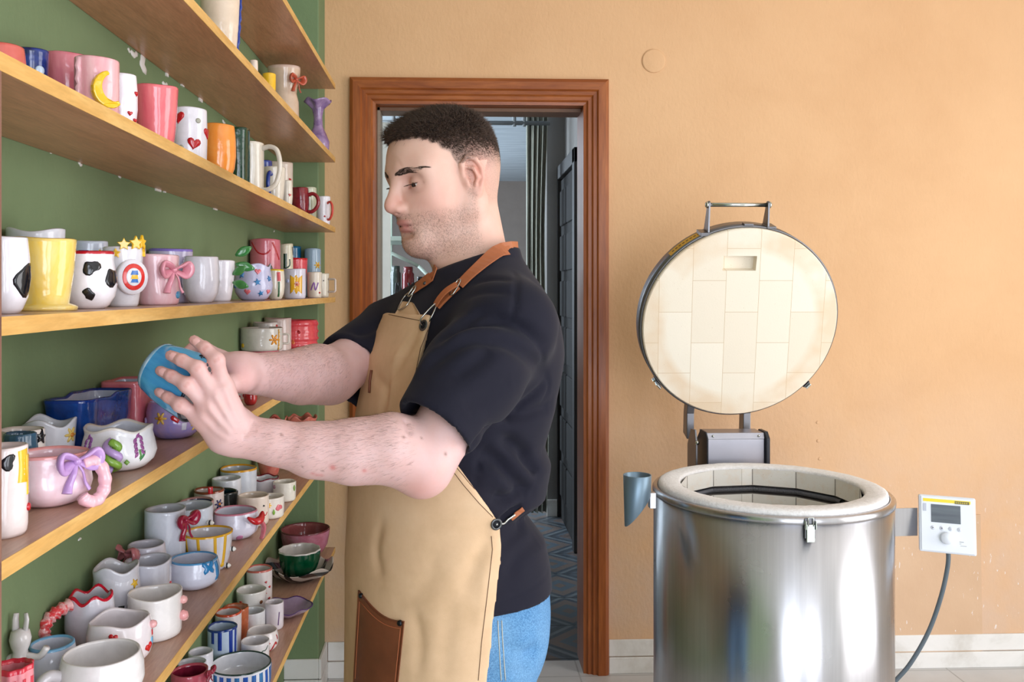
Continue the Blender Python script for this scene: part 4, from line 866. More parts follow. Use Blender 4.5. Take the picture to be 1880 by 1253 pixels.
I('G', 452, -.545, 58, 1087, 'taper', (232, 228, 224), 'white cup painted with tiny fir trees', 'cup', dec=[('leaf', DGR, -5, .55, .014), ('heart', RED, -42, .75, .008), ('dot', (120, 70, 30), 42, .7, .010)])
I('G', 432, -.55, 46, 1112, 'cyl', (196, 106, 66), 'rusty orange pleated cup', 'cup', outer2=(160, 80, 50), inner=(210, 160, 140), flute=(.03, 10))
I('G', 477, -.503, 46, 1116, 'cyl', (226, 228, 232), 'plain white cup between the orange pleated cup and the slim lavender-stem cup', 'cup')
I('G', 503, -.468, 34, 1106, 'cyl', (232, 224, 230), 'slim white cup painted with a lavender stem, by the lilac plate', 'cup', dec=[('line', (120, 90, 140), [(25, .2), (32, .7)], 0, .003)])
I('G', 411, -.548, 48, 1131, 'cyl', (222, 214, 214), 'white cup with an orange-red rim', 'cup', rim=(200, 80, 50))
I('G', 408, -.54, 62, 1148, 'cyl', (190, 206, 226), 'white cup with dark blue glaze drips', 'cup', rim=(40, 66, 130), dec=[('line', NAV, [(-40, .97), (-40, .7)], 0, .008), ('line', NAV, [(-10, .97), (-10, .55)], 0, .009), ('line', NAV, [(35, .97), (36, .1)], 0, .010), ('line', NAV, [(60, .97), (60, .2)], 0, .008)])
I('G', 444, -.510, 56, 1164, 'cyl', (232, 228, 230), 'white cup with a thin green wavy line', 'cup', dec=[('line', (40, 80, 66), [(-55, .75), (-40, .55), (-18, .62), (-10, .38), (15, .35), (28, .68), (45, .7), (60, .85)], 0, .0022), ('heart', ROS, -55, .15, .010), ('dot', ROS, 30, .12, .005)])
I('G', 481, -.468, 58, 1158, 'round', (236, 228, 226), 'white cup with painted red candy canes', 'cup', dec=[('line', (190, 40, 44), [(8, .15), (20, .5), (26, .6)], 0, .006), ('line', (190, 40, 44), [(34, .05), (44, .4), (52, .5), (58, .4)], 0, .005), ('line', (190, 60, 60), [(60, .85), (66, .6)], 0, .003)])
I('G', 377, -.548, 52, 1182, 'cyl', (222, 222, 230), 'white cup with a pink bow print behind the striped bowl', 'cup', dec=[('flower', (206, 60, 90), 60, .6, .016)])
I('G', 359, -.548, 52, 1206, 'taper', (220, 222, 232), 'white cup between the bow-print cup and the red dish', 'cup')
I('G', 348, -.53, 70, 1232, 'belly', (196, 90, 106), 'pink glazed dish with a dark red bow, low in the lower left', 'dish', inner=(150, 40, 66), inner2=(90, 20, 40), dec=[('bow', (150, 34, 60), 62, 1.0, .03)], lump=.03)
I('G', 341, -.462, 18, 1238, 'bottle', (20, 96, 60), 'narrow green bottle standing before the pink dish', 'bottle')
I('G', 440, -.478, 110, 1218, 'cyl', (230, 232, 240), 'large white bowl with bold blue vertical stripes', 'bowl', rim=(40, 66, 60), stamp=(60, 70, 110), dec=[('line', (34+10*(i % 3), 90+16*(i % 3), 180), [(-84+i*15.5, .86), (-84+i*15.5, .80), (-84+i*15.5, .12)], 0, .0105) for i in range(12)])

def place_items():
    out = []
    for it in ITEMS:
        zs = SH[it['shelf']]
        if 'abs' in it:
            X, Y, r, h = it['abs']
        else:
            d = ray(it['cx'], it['cy']); s = it['X']/d.x; X = it['X']; Y = d.y*s
            dep = s; r = it['w']/2*dep/F_PX; z = ZC+d.z*s; h = z-zs
            if 'hfix' in it: h = it['hfix']
            if 'hmin' in it: h = max(h, it['hmin'])
            h = max(.028, min(.20, h))
            if it['prof'] in ('belly',): r /= 1.08
            if it['prof'] in ('round',): r /= 1.03
            if it['prof'] == 'flute': r /= 1.15
        it['pos'] = [X, Y]; it['r'] = r; it['h'] = h; it['z'] = zs
        k = max(v for _, v in PROF[it['prof']])
        it['mob'] = it.get('mob', .015 if X > -.49 else 1.0); it['rr'] = .94*r*(k if it['prof'] not in ('plate',) else .6)+.001
        if it.get('ell'): it['box'] = (r*it['ell'][0]*1.05, r*it['ell'][1]*1.05)
    for sh in SH:
        L = [i for i in ITEMS if i['shelf'] == sh and 'on' not in i]
        for step in range(220):
            for a in range(len(L)):
                for b in range(a+1, len(L)):
                    A, B = L[a], L[b]
                    if 'box' in A or 'box' in B:
                        if 'box' in A and 'box' in B: continue
                        Q, P_ = (A, B) if 'box' in A else (B, A); hx, hy = Q['box']; dx = P_['pos'][0]-Q['pos'][0]; dy = P_['pos'][1]-Q['pos'][1]
                        ox = hx+P_['rr']-abs(dx); oy = hy+P_['rr']-abs(dy)
                        if ox > 0 and oy > 0: P_['pos'][0 if ox < oy else 1] += (ox if ox < oy else oy)*.6*(1 if (dx if ox < oy else dy) > 0 else -1)
                        continue
                    dx = B['pos'][0]-A['pos'][0]; dy = B['pos'][1]-A['pos'][1]; d = math.hypot(dx, dy) or 1e-4; m = A['rr']+B['rr']+.001
                    if d < m:
                        e = (m-d)*.5; wa, wb = A['mob'], B['mob']; wa, wb = 2*wa/(wa+wb), 2*wb/(wa+wb); A['pos'][0] -= dx/d*e*.6*wa; A['pos'][1] -= dy/d*e*wa; B['pos'][0] += dx/d*e*.6*wb; B['pos'][1] += dy/d*e*wb
            for A in L:
                if 'box' in A or A['prof'] == 'plate': continue
                lo = XL+A['rr']+.0035; rb = A['r']*A.get('basek', interp(PROF[A['prof']], 0)); hi = XE-rb*.9
                A['pos'][0] = min(max(A['pos'][0], lo), max(hi, lo)); A['pos'][1] = min(A['pos'][1], YC-.004-A['rr'])
        for a in range(len(L)):            # neighbours may touch but not run into each other
            for b in range(a+1, len(L)):
                A, B = L[a], L[b]
                if 'box' in A or 'box' in B or 'plate' in (A['prof'], B['prof']): continue
                kA, kB = (max(v for _, v in PROF[q['prof']])*(1+q.get('lump', .012)*1.6) for q in (A, B)); d = math.hypot(A['pos'][0]-B['pos'][0], A['pos'][1]-B['pos'][1])
                df = A['r']*kA+B['r']*kB+.0008-d
                if df > 0:
                    w_ = A['mob']/(A['mob']+B['mob']); A['r'] = max(A['r']*.84, A['r']-df*w_/kA); B['r'] = max(B['r']*.84, B['r']-df*(1-w_)/kB)
    for it in ITEMS:
        if 'on' in it:
            Bs = [i for i in ITEMS if it['on'] in i['label'] and i is not it][0]
            it['pos'] = list(Bs['pos']); it['z'] = Bs['z']+Bs['h']+.0014
            if Bs['prof'] == 'plate': it['z'] = Bs['z']+.0058; it['h'] = .085+0*it['h']
            elif 'hfix' not in it:
                it['h'] = max(.05, (ZC+ray(it['cx'], it['cy']).z*(it['pos'][1]))-it['z'])
            if Bs['prof'] != 'plate': it['r'] = max(it['r'], Bs['r']*1.06/interp(PROF[it['prof']], 0)); 
        
place_items()
GROUPS = {'B': 'pots on the second shelf', 'C': 'mugs on the third shelf', 'D': 'mugs on the eye-level shelf', 'E': 'ceramics on the shelf below the blue cup', 'F': 'cups crowded on the shelf under the forearm', 'G': 'ceramics on the lowest shelf'}
def bow_parts(fr, s, mat, parent, out=.006):
    root_v = []
    for sg in (-1, 1):
        pts = [fr(0, 0, out), fr(sg*.20*s, .12*s, out+.004+.06*s), fr(sg*.42*s, .19*s, out+.10*s), fr(sg*.50*s, .02*s, out+.10*s), fr(sg*.40*s, -.15*s, out+.05*s), fr(sg*.18*s, -.07*s, out), fr(0, 0, out)]
        root_v.append(tube_vf(spline(pts, 5), lambda t: .13*s*(.45+1.1*math.sin(PI*t)), 10, .42))
        pts = [fr(0, 0, out), fr(sg*.12*s, -.25*s, out+.004), fr(sg*.22*s, -.52*s, out+.002), fr(sg*.30*s, -.70*s, out+.004)]
        root_v.append(tube_vf(spline(pts, 4), lambda t: .085*s*(.7+.7*t), 8, .4))
    v, f = lathe_vf([(0, -.09*s), (.08*s, -.07*s), (.10*s, 0), (.08*s, .07*s), (0, .09*s)], 12); o0 = fr(0, 0, out+.05*s)
    root_v.append(([Vector(p)+o0 for p in v], f)); v, f = join_vf(root_v)
    return mesh_obj('bow', v, f, mat, parent)
def build_item(it):
    random.seed(hash_(it['label']))
    X, Y = it['pos']; r, h, z = it['r'], it['h'], it['z']+.0004
    thc = math.atan2(-Y, -X)
    outer, o2 = it['outer'], it.get('outer2')
    mo = glaze(outer, o2, 14, .12, bool(it.get('streak')), .18); inn = it.get('inner', tuple(min(255, int(c*.97)) for c in (outer if sum(outer) > 560 else outer)))
    mi = glaze(inn, it.get('inner2')); mr = glaze(it['rim']) if 'rim' in it else mo
    if it.get('zebra'): mo = mi = mr = M_ZEBRA
    pot = Pot(r, h, it['prof'], it.get('wave', (0, 3, 0)), it.get('lump', .012), it.get('sq', 0), it.get('ell', (1, 1)), 0, it.get('flute', (0, 8)))
    decs = it.get('dec', []); hd = it.get('handle')
    multi = bool(decs or hd or it.get('stamp'))
    if multi:
        root = empty(it['name'], (X, Y, z), it['label'], it['name'], GROUPS[it['shelf']])
        body = pot.mesh(it['name']+'_body', mo, mi, mr, root)
    else:
        root = pot.mesh(it['name'], mo, mi, mr, None); root.location = (X, Y, z); tag(root, it['label'], it['name'], GROUPS[it['shelf']])
    if hd:
        kind, ph, hh, out, th, col = hd; a = thc+rdeg(ph); m = glaze(col)
        zt, zb = (.5+hh*.38)*h, (.5-hh*.38)*h; f0 = framer(pot, a, .5)
        g = lambda b, c: f0(0, b-.5*h, c)
        if kind == 'square': pts = [g(zt, -.001), g(zt, out*.9), g(zt-.003, out), g(zb+.003, out), g(zb, out*.9), g(zb, -.001)]; tube('handle', pts, th, m, root, 8)
        elif kind == 'twisted':
            a0 = f0(0, .45*h, 0); ex = Vector((math.cos(a), math.sin(a), 0)); pts = [a0, a0+ex*.02+Vector((0, 0, -.004)), a0+ex*.036+Vector((0, 0, -.012)), a0+ex*.042+Vector((0, 0, -.03)), a0+ex*.03+Vector((0, 0, -.05)), a0+ex*.004+Vector((0, 0, -.055))]
            tube('handle', spline(pts, 6), lambda t: th*(1+.22*math.sin(t*60)), glaze((232, 70, 76), (240, 190, 190), 30, .12, False, .06), root, 10)
        else:
            pts = [g(zt-.004, -.002), g(zt, out*.45), g(zt-.1*h, out*.9), g(.5*h, out*1.05), g(zb+.12*h, out*.82), g(zb, out*.35), g(zb, -.002)]
            tube('handle', spline(pts, 6), th, m, root, 10)
    for d in decs:
        kind, col, ph, t = d[0], d[1], d[2], d[3]; s = d[4]
        m = glaze(col) if kind != 'line' else glaze(col, None, 14, .15)
        if kind == 'line':
            pts = [(thc+rdeg(a), b) for a, b in ph]
            if len(pts) > 2: pts = [(p.x, p.y) for p in spline([(a, b, 0) for a, b in pts], 4)]
            else: pts = [(pts[0][0]+(pts[1][0]-pts[0][0])*i/6, pts[0][1]+(pts[1][1]-pts[0][1])*i/6) for i in range(7)]
            v, f = stripe_vf(pot, pts, s); mesh_obj('painted_line', v, f, m, root); continue
        a = thc+rdeg(ph); fr = framer(pot, a, min(t, 1.05))
        if kind in OUT:
            mul = (1, 1) if kind != 'patch' else (1, 1.5); th = {'spot': .0007, 'patch': .0006}.get(kind, .0022)
            out_ = OUT[kind]() if kind != 'spot' else o_blob(18, random.uniform(0, 6))
            rot = {'moon': 0, 'star': random.uniform(-.4, .4), 'heart': random.uniform(-.3, .3)}.get(kind, 0)
            v, f = relief_vf(pot, out_, a, t, s*mul[0], s*mul[1], th, rot); mesh_obj(kind if kind != 'patch' else 'colour_patch', v, f, m, root)
            if kind == 'flower':
                v, f = relief_vf(pot, o_dot(), a, t, s*.3, s*.3, .0036); mesh_obj('flower_centre', v, f, glaze((206, 130, 40)), root)
        elif kind == 'ridge':
            pts = [pot.at(a, (t+(s-t)*i/14)*h, .001+.0012*math.sin(i*2.2)) for i in range(15)]
            tube('handle_ridge', pts, lambda u: d[5]*.5*(1+.2*math.sin(u*40)), m, root, 8)
        elif kind == 'bow': bow_parts(fr, s, m, root)
        elif kind == 'knob':
            s *= .62; v, f = lathe_vf([(0, -s), (s*.8, -s*.6), (s, 0), (s*.8, s*.6), (0, s)], 14); mesh_obj('knob', [Vector(p)+fr(0, 0, s*.4) for p in v], f, m, root)
        elif kind == 'bigmoon':
            v, f = [], []; o_ = [(x*s, y*s*1.15) for x, y in o_moon()]; n = len(o_)
            V = [fr(x, y, .004-.25*abs(x)) for x, y in o_]+[fr(x, y, .014-.25*abs(x)) for x, y in o_]
            F = [tuple(range(n)), tuple(range(2*n-1, n-1, -1))]+[(i, i+n, (i+1) % n+n, (i+1) % n) for i in range(n)]
            o = mesh_obj('moon_handle', V, F, m, root, False); bevel(o, .002, 3)
        elif kind == 'medal':
            base = framer(pot, a, t)
            def ring(rad, c0, c1, name, mm):
                pr = [(0, c0), (rad, c0), (rad*1.02, (c0+c1)/2), (rad*.97, c1), (0, c1)]; v, f = lathe_vf(pr, 32)
                mesh_obj(name, [base(p[0], p[1]*1.15, p[2]) for p in v], f, mm, root)
            ring(s*.5, -.004, .0065, 'medallion', glaze(WH)); ring(s*.37, .006, .0074, 'red_ring', glaze((226, 60, 56))); ring(s*.25, .007, .0080, 'white_centre', glaze((238, 236, 240)))
            for nm, c_, y0, y1 in (('blue_mark', (50, 120, 200), .003, .009), ('yellow_mark', YEL, -.003, .003), ('blue_mark', (50, 120, 200), -.008, -.003)):
                V = [base(x, y, q) for q in (.0078, .0086) for x, y in ((-.005, y0), (.006, y0), (.005, y1), (-.003, y1))]
                mesh_obj(nm, V, [(0, 1, 2, 3), (4, 5, 6, 7), (0, 1, 5, 4), (1, 2, 6, 5), (2, 3, 7, 6), (3, 0, 4, 7)], glaze(c_), root, False)
        elif kind == 'edgestar':
            b = framer(pot, a, 1); o_ = o_star(5, .5); n = 10; V = [b(x*s, y*s+(t-1)*h+s*.2, c_) for c_ in (-.001, .003) for x, y in o_]
            F = [tuple(range(n)), tuple(range(2*n-1, n-1, -1))]+[(i, i+n, (i+1) % n+n, (i+1) % n) for i in range(n)]
            bevel(mesh_obj('rim_star', V, F, m, root, False), .0008)
        elif kind == 'leafy':
            V = []; F = []
            for q, (x0, y0, an) in enumerate(((0, .35, 38), (0, -.25, -20))):
                ln = s*.85; ca, sa_ = math.cos(rdeg(an)), math.sin(rdeg(an)); pts = []
                for i in range(7):
                    u = i/6; pts.append(fr(0, (y0*.6+u*sa_*.6)*s, u*ca*ln+.001))
                tv = tube_vf(pts, lambda u: s*.06*math.sin(PI*min(.97, u*.88+.06)), 10, 3.6); n = len(V); V += tv[0]; F += [tuple(k+n for k in q_) for q_ in tv[1]]
            mesh_obj('leaf_handle' if t < .9 else 'leaf', V, F, m, root)
        elif kind == 'curl':
            pts = [fr(-.01, .32*h, 0), fr(.0, .34*h, .010), fr(.004, .1*h, .017), fr(.006, -.2*h, .017), fr(-.004, -.40*h, .014), fr(-.016, -.40*h, .008), fr(-.02, -.28*h, .004)]
            tube('curled_handle', spline(pts, 8), lambda u: .0072*(1+.08*math.sin(u*50)), m, root, 12)
        elif kind == 'twist':
            for ph_, c_ in ((0, (130, 170, 70)), (PI, (190, 160, 214))):
                pts = []
                for i in range(40):
                    u = i/39; w = u*9.5+ph_; pts.append(fr(.0075*math.sin(w)+.004*math.sin(u*PI), (.30-.66*u)*h, .008+.012*math.sin(u*PI)+.005*math.cos(w)))
                tube('handle_strand', pts, .0052, glaze(c_), root, 10)
            v, f = lathe_vf([(0, -.004), (.004, 0), (0, .004)], 10); mesh_obj('leaf_bud', [Vector(p)+fr(.018, -.22*h, .002) for p in v], f, glaze((120, 160, 70)), root)
        elif kind == 'lavender':
            parts = []
            for i in range(9):
                yy = .30-.055*i; xx = 0 if i % 2 == 0 and i < 2 else (.0045 if i % 2 else -.0045); parts.append(relief_vf(pot, o_leaf(6), a+xx/r, t+yy, .010, .009, .0010, .5 if xx > 0 else -.5))
            v, f = join_vf(parts); mesh_obj('lavender_blossom', v, f, m, root)
            v, f = stripe_vf(pot, [(a, t-.02), (a+.02, t-.15), (a, t-.35)], .003); mesh_obj('lavender_stem', v, f, glaze((90, 150, 70)), root)
            v, f = relief_vf(pot, o_leaf(6), a+.10, t-.18, .010, .016, .0008, -.5); mesh_obj('lavender_leaf', v, f, glaze((60, 130, 80)), root)
        elif kind == 'bird':
            parts = [tube_vf(spline([fr(-.022, .014, .002), fr(-.010, .004, .012), fr(.006, .006, .014), fr(.020, .018, .008)], 5), lambda u: .0075*(.35+1.0*math.sin(PI*u)), 10, .8)]
            v, f = join_vf(parts); mesh_obj('bird_body', v, f, m, root)
            v, f = join_vf([tube_vf(spline([fr(.004, .004, .012), fr(.016, -.012, .014), fr(.016, -.035, .010), fr(.006, -.05, .004)], 5), lambda u: .010*(1-.7*u), 10, .5)]); mesh_obj('bird_tail', v, f, glaze((222, 140, 150), (200, 70, 80)), root)
        elif kind == 'bee':
            v, f = lathe_vf([(0, -s*.6), (s*.35, -s*.3), (s*.4, .1*s), (s*.3, .4*s), (0, .6*s)], 12); o0 = fr(0, 0, s*.3)
            b = mesh_obj('bee', [Vector((p[2], p[1], p[0]))+o0 for p in v], f, glaze((240, 238, 230)), root)
            v, f = lathe_vf([(0, -.14*s), (s*.43, -.12*s), (s*.43, .12*s), (0, .14*s)], 12); mesh_obj('bee_band', [Vector((p[2], p[1], p[0]))+o0 for p in v], f, glaze(BLK), b)
        elif kind == 'rabbit':
            ex = Vector((math.cos(a), math.sin(a), 0)); b0 = fr(0, 0, .014); b0.z = 0
            V, F = lathe_vf([(0, .012), (.012, .014), (.014, .03), (.011, .055), (.009, .064), (.012, .072), (.0135, .080), (.011, .090), (0, .093)], 16, (b0.x, b0.y, 0)); prt = [(V, F)]
            for sx in (-.006, .006):
                prt.append(tube_vf([b0+Vector((sx, 0, .088)), b0+Vector((sx*1.2, .002, .104)), b0+Vector((sx, .002, .112))], lambda u: .0048*(1-.3*u), 8, .6))
            prt.append(tube_vf(spline([b0+Vector((.006, 0, .058)), b0+Vector((.024, 0, .056)), b0+Vector((.034, 0, .068))], 4), .0045, 8)); prt.append(tube_vf(spline([b0+Vector((-.006, 0, .058)), b0+Vector((-.018, 0, .05)), b0+Vector((-.016, 0, .03))], 4), .0048, 8))
            v, f = join_vf(prt); mesh_obj('rabbit_handle', v, f, m, root)
        elif kind == 'idot': pass
    if it.get('stamp'):
        parts = []
        for i in range(7):
            aa = i*PI/7; c_, s_ = math.cos(aa), math.sin(aa); R_ = r*.30
            parts.append(tube_vf([(-R_*c_, -R_*s_, .0052), (0, 0, .0056), (R_*c_, R_*s_, .0052)], .0012, 5))
        parts.append(tube_vf([Vector(p) for p in disc_path((0, 0, .0054), r*.3, 'z', 24)], .0012, 5, closed=True)); v, f = join_vf(parts); mesh_obj('base_stamp', v, f, glaze(it['stamp']), root)
    return root
def hash_(s):
    x = 7
    for ch in s: x = (x*31+ord(ch)) % 1000003
    return x
t = NT('zebra_glaze'); v = t.coord((1, 1, 1), 'Object', (0, 0, .5)); wv = t.node('ShaderNodeTexWave'); wv.inputs['Scale'].default_value = 7; wv.inputs['Distortion'].default_value = 5; wv.inputs['Detail'].default_value = 1; t.link(v, wv.inputs[0])
t.col(t.ramp(wv.outputs['Fac'], [(.42, srgb(24, 26, 30)), (.50, srgb(196, 184, 174))])); t.set(.12); M_ZEBRA = t.m
for it in ITEMS: build_item(it)
# ================================================================ PERSON
class Grid:
    """signed distance grid, meshed with surface nets"""
    def __init__(s, lo, hi, h, init=.5):
        s.lo = np.array(lo, float); s.h = h; s.n = np.ceil((np.array(hi)-s.lo)/h).astype(int)+1
        s.F = np.full(s.n, init, np.float32)
        s.ax = [(s.lo[i]+h*np.arange(s.n[i])).astype(np.float32) for i in range(3)]
    def win(s, lo, hi):
        a = np.maximum(0, np.floor((np.array(lo)-s.lo)/s.h).astype(int)); b = np.minimum(s.n, np.ceil((np.array(hi)-s.lo)/s.h).astype(int)+1)
        if np.any(b <= a): return None
        sl = tuple(slice(a[i], b[i]) for i in range(3))
        X = s.ax[0][sl[0]][:, None, None]; Y = s.ax[1][sl[1]][None, :, None]; Z = s.ax[2][sl[2]][None, None, :]
        return sl, X, Y, Z
    def put(s, lo, hi, fn, k=.01, op='u'):
        m = max(k, .006)+.004; w = s.win(np.array(lo)-m, np.array(hi)+m)
        if w is None: return
        sl, X, Y, Z = w; d = fn(X, Y, Z).astype(np.float32); A = s.F[sl]
        if op == 'u': s.F[sl] = smin(A, d, k)
        elif op == 's': s.F[sl] = -smin(-A, d, k)
        elif op == 'i': s.F[sl] = -smin(-A, -d, k)
    def cone(s, a, b, ra, rb, k=.01, op='u'):
        a, b = np.array(a, float), np.array(b, float); r = max(ra, rb); ab = b-a; L2 = float(ab @ ab) or 1e-9
        def fn(X, Y, Z):
            px, py, pz = X-a[0], Y-a[1], Z-a[2]; t = np.clip((px*ab[0]+py*ab[1]+pz*ab[2])/L2, 0, 1)
            return np.sqrt((px-t*ab[0])**2+(py-t*ab[1])**2+(pz-t*ab[2])**2)-(ra+(rb-ra)*t)
        s.put(np.minimum(a, b)-r, np.maximum(a, b)+r, fn, k, op)
    def chain(s, pts, rs, k=.008):
        for i in range(len(pts)-1): s.cone(pts[i], pts[i+1], rs[i], rs[i+1], k)
    def ell(s, c, r, k=.01, op='u', R=None):
        c, r = np.array(c, float), np.array(r, float); m = r.max() if R is not None else r
        def fn(X, Y, Z):
            x, y, z = X-c[0], Y-c[1], Z-c[2]
            if R is not None: x, y, z = (R[0][0]*x+R[1][0]*y+R[2][0]*z, R[0][1]*x+R[1][1]*y+R[2][1]*z, R[0][2]*x+R[1][2]*y+R[2][2]*z)
            k0 = np.sqrt((x/r[0])**2+(y/r[1])**2+(z/r[2])**2); k1 = np.sqrt((x/r[0]**2)**2+(y/r[1]**2)**2+(z/r[2]**2)**2)+1e-9
            return k0*(k0-1)/k1
        s.put(c-m, c+m, fn, k, op)
    def mesh(s, smooth=2):
        F = s.F; ins = F < 0; n = F.shape
        cnt = np.zeros([d-1 for d in n], np.int8)
        for dx in (0, 1):
            for dy in (0, 1):
                for dz in (0, 1): cnt += ins[dx:n[0]-1+dx, dy:n[1]-1+dy, dz:n[2]-1+dz]
        act = (cnt > 0) & (cnt < 8); idx = np.full(act.shape, -1, np.int64); cells = np.argwhere(act); idx[act] = np.arange(len(cells))
        acc = np.zeros((len(cells), 3)); wt = np.zeros(len(cells)); cr = [(0, 0, 0), (1, 0, 0), (0, 1, 0), (0, 0, 1), (1, 1, 0), (1, 0, 1), (0, 1, 1), (1, 1, 1)]
        val = {c: F[cells[:, 0]+c[0], cells[:, 1]+c[1], cells[:, 2]+c[2]].astype(float) for c in cr}
        for a in cr:
            for ax in range(3):
                if a[ax]: continue
                b = list(a); b[ax] = 1; b = tuple(b); fa, fb = val[a], val[b]; m = (fa < 0) != (fb < 0)
                t = fa[m]/(fa[m]-fb[m]); p = np.tile(np.array(a, float), (m.sum(), 1)); p[:, ax] += t; acc[m] += p; wt[m] += 1
        V = s.lo+s.h*(cells+acc/wt[:, None]); faces = []
        for ax in range(3):
            o1, o2 = [(1, 2), (2, 0), (0, 1)][ax]
            sl0 = [slice(1, d-1) for d in n]; sl1 = [slice(1, d-1) for d in n]; sl0[ax] = slice(0, n[ax]-1); sl1[ax] = slice(1, n[ax])
            A, B = ins[tuple(sl0)], ins[tuple(sl1)]
            for flip, m in ((0, A & ~B), (1, ~A & B)):
                e = np.argwhere(m)
                if not len(e): continue
                e = e+1; e[:, ax] -= 1; q = []
                for d1, d2 in ((-1, -1), (0, -1), (0, 0), (-1, 0)):
                    c = e.copy(); c[:, o1] += d1; c[:, o2] += d2; q.append(idx[c[:, 0], c[:, 1], c[:, 2]])
                q = np.stack(q, 1); faces.append(q[:, ::-1] if flip else q)
        Fc = np.concatenate(faces); Fc = Fc[(Fc >= 0).all(1)]
        for _ in range(smooth): V = laplace(V, Fc, .5)
        return V, Fc
def smin(a, b, k):
    if k <= 0: return np.minimum(a, b)
    h = np.maximum(k-np.abs(a-b), 0)/k; return np.minimum(a, b)-h*h*k*.25
def laplace(V, Fc, lam):
    E = np.concatenate([Fc[:, [0, 1]], Fc[:, [1, 2]], Fc[:, [2, 3]], Fc[:, [3, 0]]]); E = np.concatenate([E, E[:, ::-1]])
    S = np.zeros_like(V); c = np.bincount(E[:, 0], minlength=len(V)).astype(float)
    for i in range(3): S[:, i] = np.bincount(E[:, 0], V[E[:, 1], i], minlength=len(V))
    m = c > 0; W = V.copy(); W[m] = V[m]*(1-lam)+lam*S[m]/c[m][:, None]; return W
def vnormals(V, Fc):
    n = np.cross(V[Fc[:, 2]]-V[Fc[:, 0]], V[Fc[:, 3]]-V[Fc[:, 1]]); N = np.zeros_like(V)
    for j in range(4):
        for i in range(3): N[:, i] += np.bincount(Fc[:, j], n[:, i], minlength=len(V))
    return N/(np.linalg.norm(N, axis=1)[:, None]+1e-12)
def np_obj(name, V, Fc, mat, parent=None, col=None, mats=None, fm=None):
    me = bpy.data.meshes.new(name); me.vertices.add(len(V)); me.vertices.foreach_set('co', np.asarray(V, np.float32).ravel())
    k = Fc.shape[1]; me.loops.add(len(Fc)*k); me.polygons.add(len(Fc)); me.loops.foreach_set('vertex_index', Fc.ravel().astype(np.int32))
    me.polygons.foreach_set('loop_start', np.arange(0, len(Fc)*k, k, dtype=np.int32)); me.polygons.foreach_set('loop_total', np.full(len(Fc), k, np.int32))
    me.update(calc_edges=True); me.validate(); me.polygons.foreach_set('use_smooth', [True]*len(me.polygons))
    o = bpy.data.objects.new(name, me); C.objects.link(o); me.materials.append(mat)
    if col is not None:
        a = me.color_attributes.new('tint', 'FLOAT_COLOR', 'POINT'); c4 = np.ones((len(V), 4), np.float32); c4[:, :3] = col; a.data.foreach_set('color', c4.ravel())
    if parent: o.parent = parent
    return o
lin = lambda *c: np.array(srgb(*c)[:3])
def W(px, py, Y): return np.array(on_y(px, py, Y))
# ---- body frame
BA = math.radians(30); BF = np.array([-math.cos(BA), -math.sin(BA), 0]); BL = np.array([math.sin(BA), -math.cos(BA), 0]); BY = 1.5
person = empty('person', (0, BY, 0), 'young man in black t-shirt and tan apron holding a blue cup, looking down', 'person')
PO = np.array([0, BY, 0])
def npo(*a, **k):
    """mesh in place, stored relative to the person's base"""
    a = list(a); a[1] = np.asarray(a[1])-PO; return np_obj(*a, **k)
# torso loft table: z, centre X shift, a (front-back), b (side)
def mk_tab(rows):
    T_ = np.array(rows, float); return lambda z, j: np.interp(z, T_[:, 0], T_[:, j])
TOR = mk_tab([(.60, -.004, .150, .185), (.86, -.004, .152, .188), (.93, -.008, .150, .186), (.975, -.010, .142, .182), (1.02, -.028, .124, .172), (1.045, -.008, .140, .182), (1.10, .000, .140, .186), (1.13, -.008, .136, .184), (1.19, .006, .140, .186), (1.28, .016, .138, .180), (1.35, .026, .118, .160), (1.40, .034, .085, .115), (1.44, .034, .065, .08)])
def torso_fn(tab, grow=0., n=2.3, uoff=0.):
    def fn(X, Y, Z):
        zc = Z; cx = tab(zc, 1); a = tab(zc, 2)+grow; b = tab(zc, 3)+grow
        x, y = X-cx, Y-BY; u = x*BF[0]+y*BF[1]; v = x*BL[0]+y*BL[1]
        q = (np.abs(u/a)**n+np.abs(v/b)**n)**(1/n); return (q-1)*np.minimum(a, b)
    return fn
# ---------------------------------------------------------------- skeleton
S_N = W(938, 588, 1.345); E_N = W(776, 852, 1.215); W_N = W(450, 802, 1.185)
S_F = W(742, 604, 1.655); E_F = W(606, 690, 1.46); W_F = W(468, 687, 1.275)
NECK = W(868, 500, 1.50)
# ---------------------------------------------------------------- head (own frame: x forward, y left, z up)
HY = math.radians(33); HP = math.radians(12); fh = np.array([-math.cos(HY), -math.sin(HY), 0])
hf = fh*math.cos(HP)+np.array([0, 0, -math.sin(HP)]); hu = fh*math.sin(HP)+np.array([0, 0, math.cos(HP)]); hl = np.cross(hu, hf)
HS = 1.005; HO = W(815, 329, 1.50); HM = np.stack([hf, hl, hu], 1)*HS
toW = lambda P: P @ HM.T+HO
toH = lambda P: (P-HO) @ HM/(HS*HS)
g = Grid((-.125, -.105, -.20), (.150, .105, .155), .0017)
nk = toH(NECK)
g.ell((-.012, 0, .032), (.088, .075, .081), .01); g.ell((.032, 0, .036), (.060, .065, .060), .03); g.ell((-.036, 0, .012), (.060, .068, .070), .03)
g.ell((.030, 0, -.020), (.062, .060, .078), .03)
for s in (-1, 1):
    g.cone((-.006, s*.054, -.052), (.066, s*.014, -.098), .018, .018, .03); g.cone((-.012, s*.058, -.02), (-.006, s*.055, -.055), .016, .016, .03)
    g.ell((.048, s*.038, -.026), (.028, .024, .034), .025)                    # cheek
    g.cone((.083, s*.012, .0235), (.062, s*.046, .020), .0105, .010, .018)     # brow ridge
    g.ell((.050, s*.046, .020), (.025, .018, .025), .02)
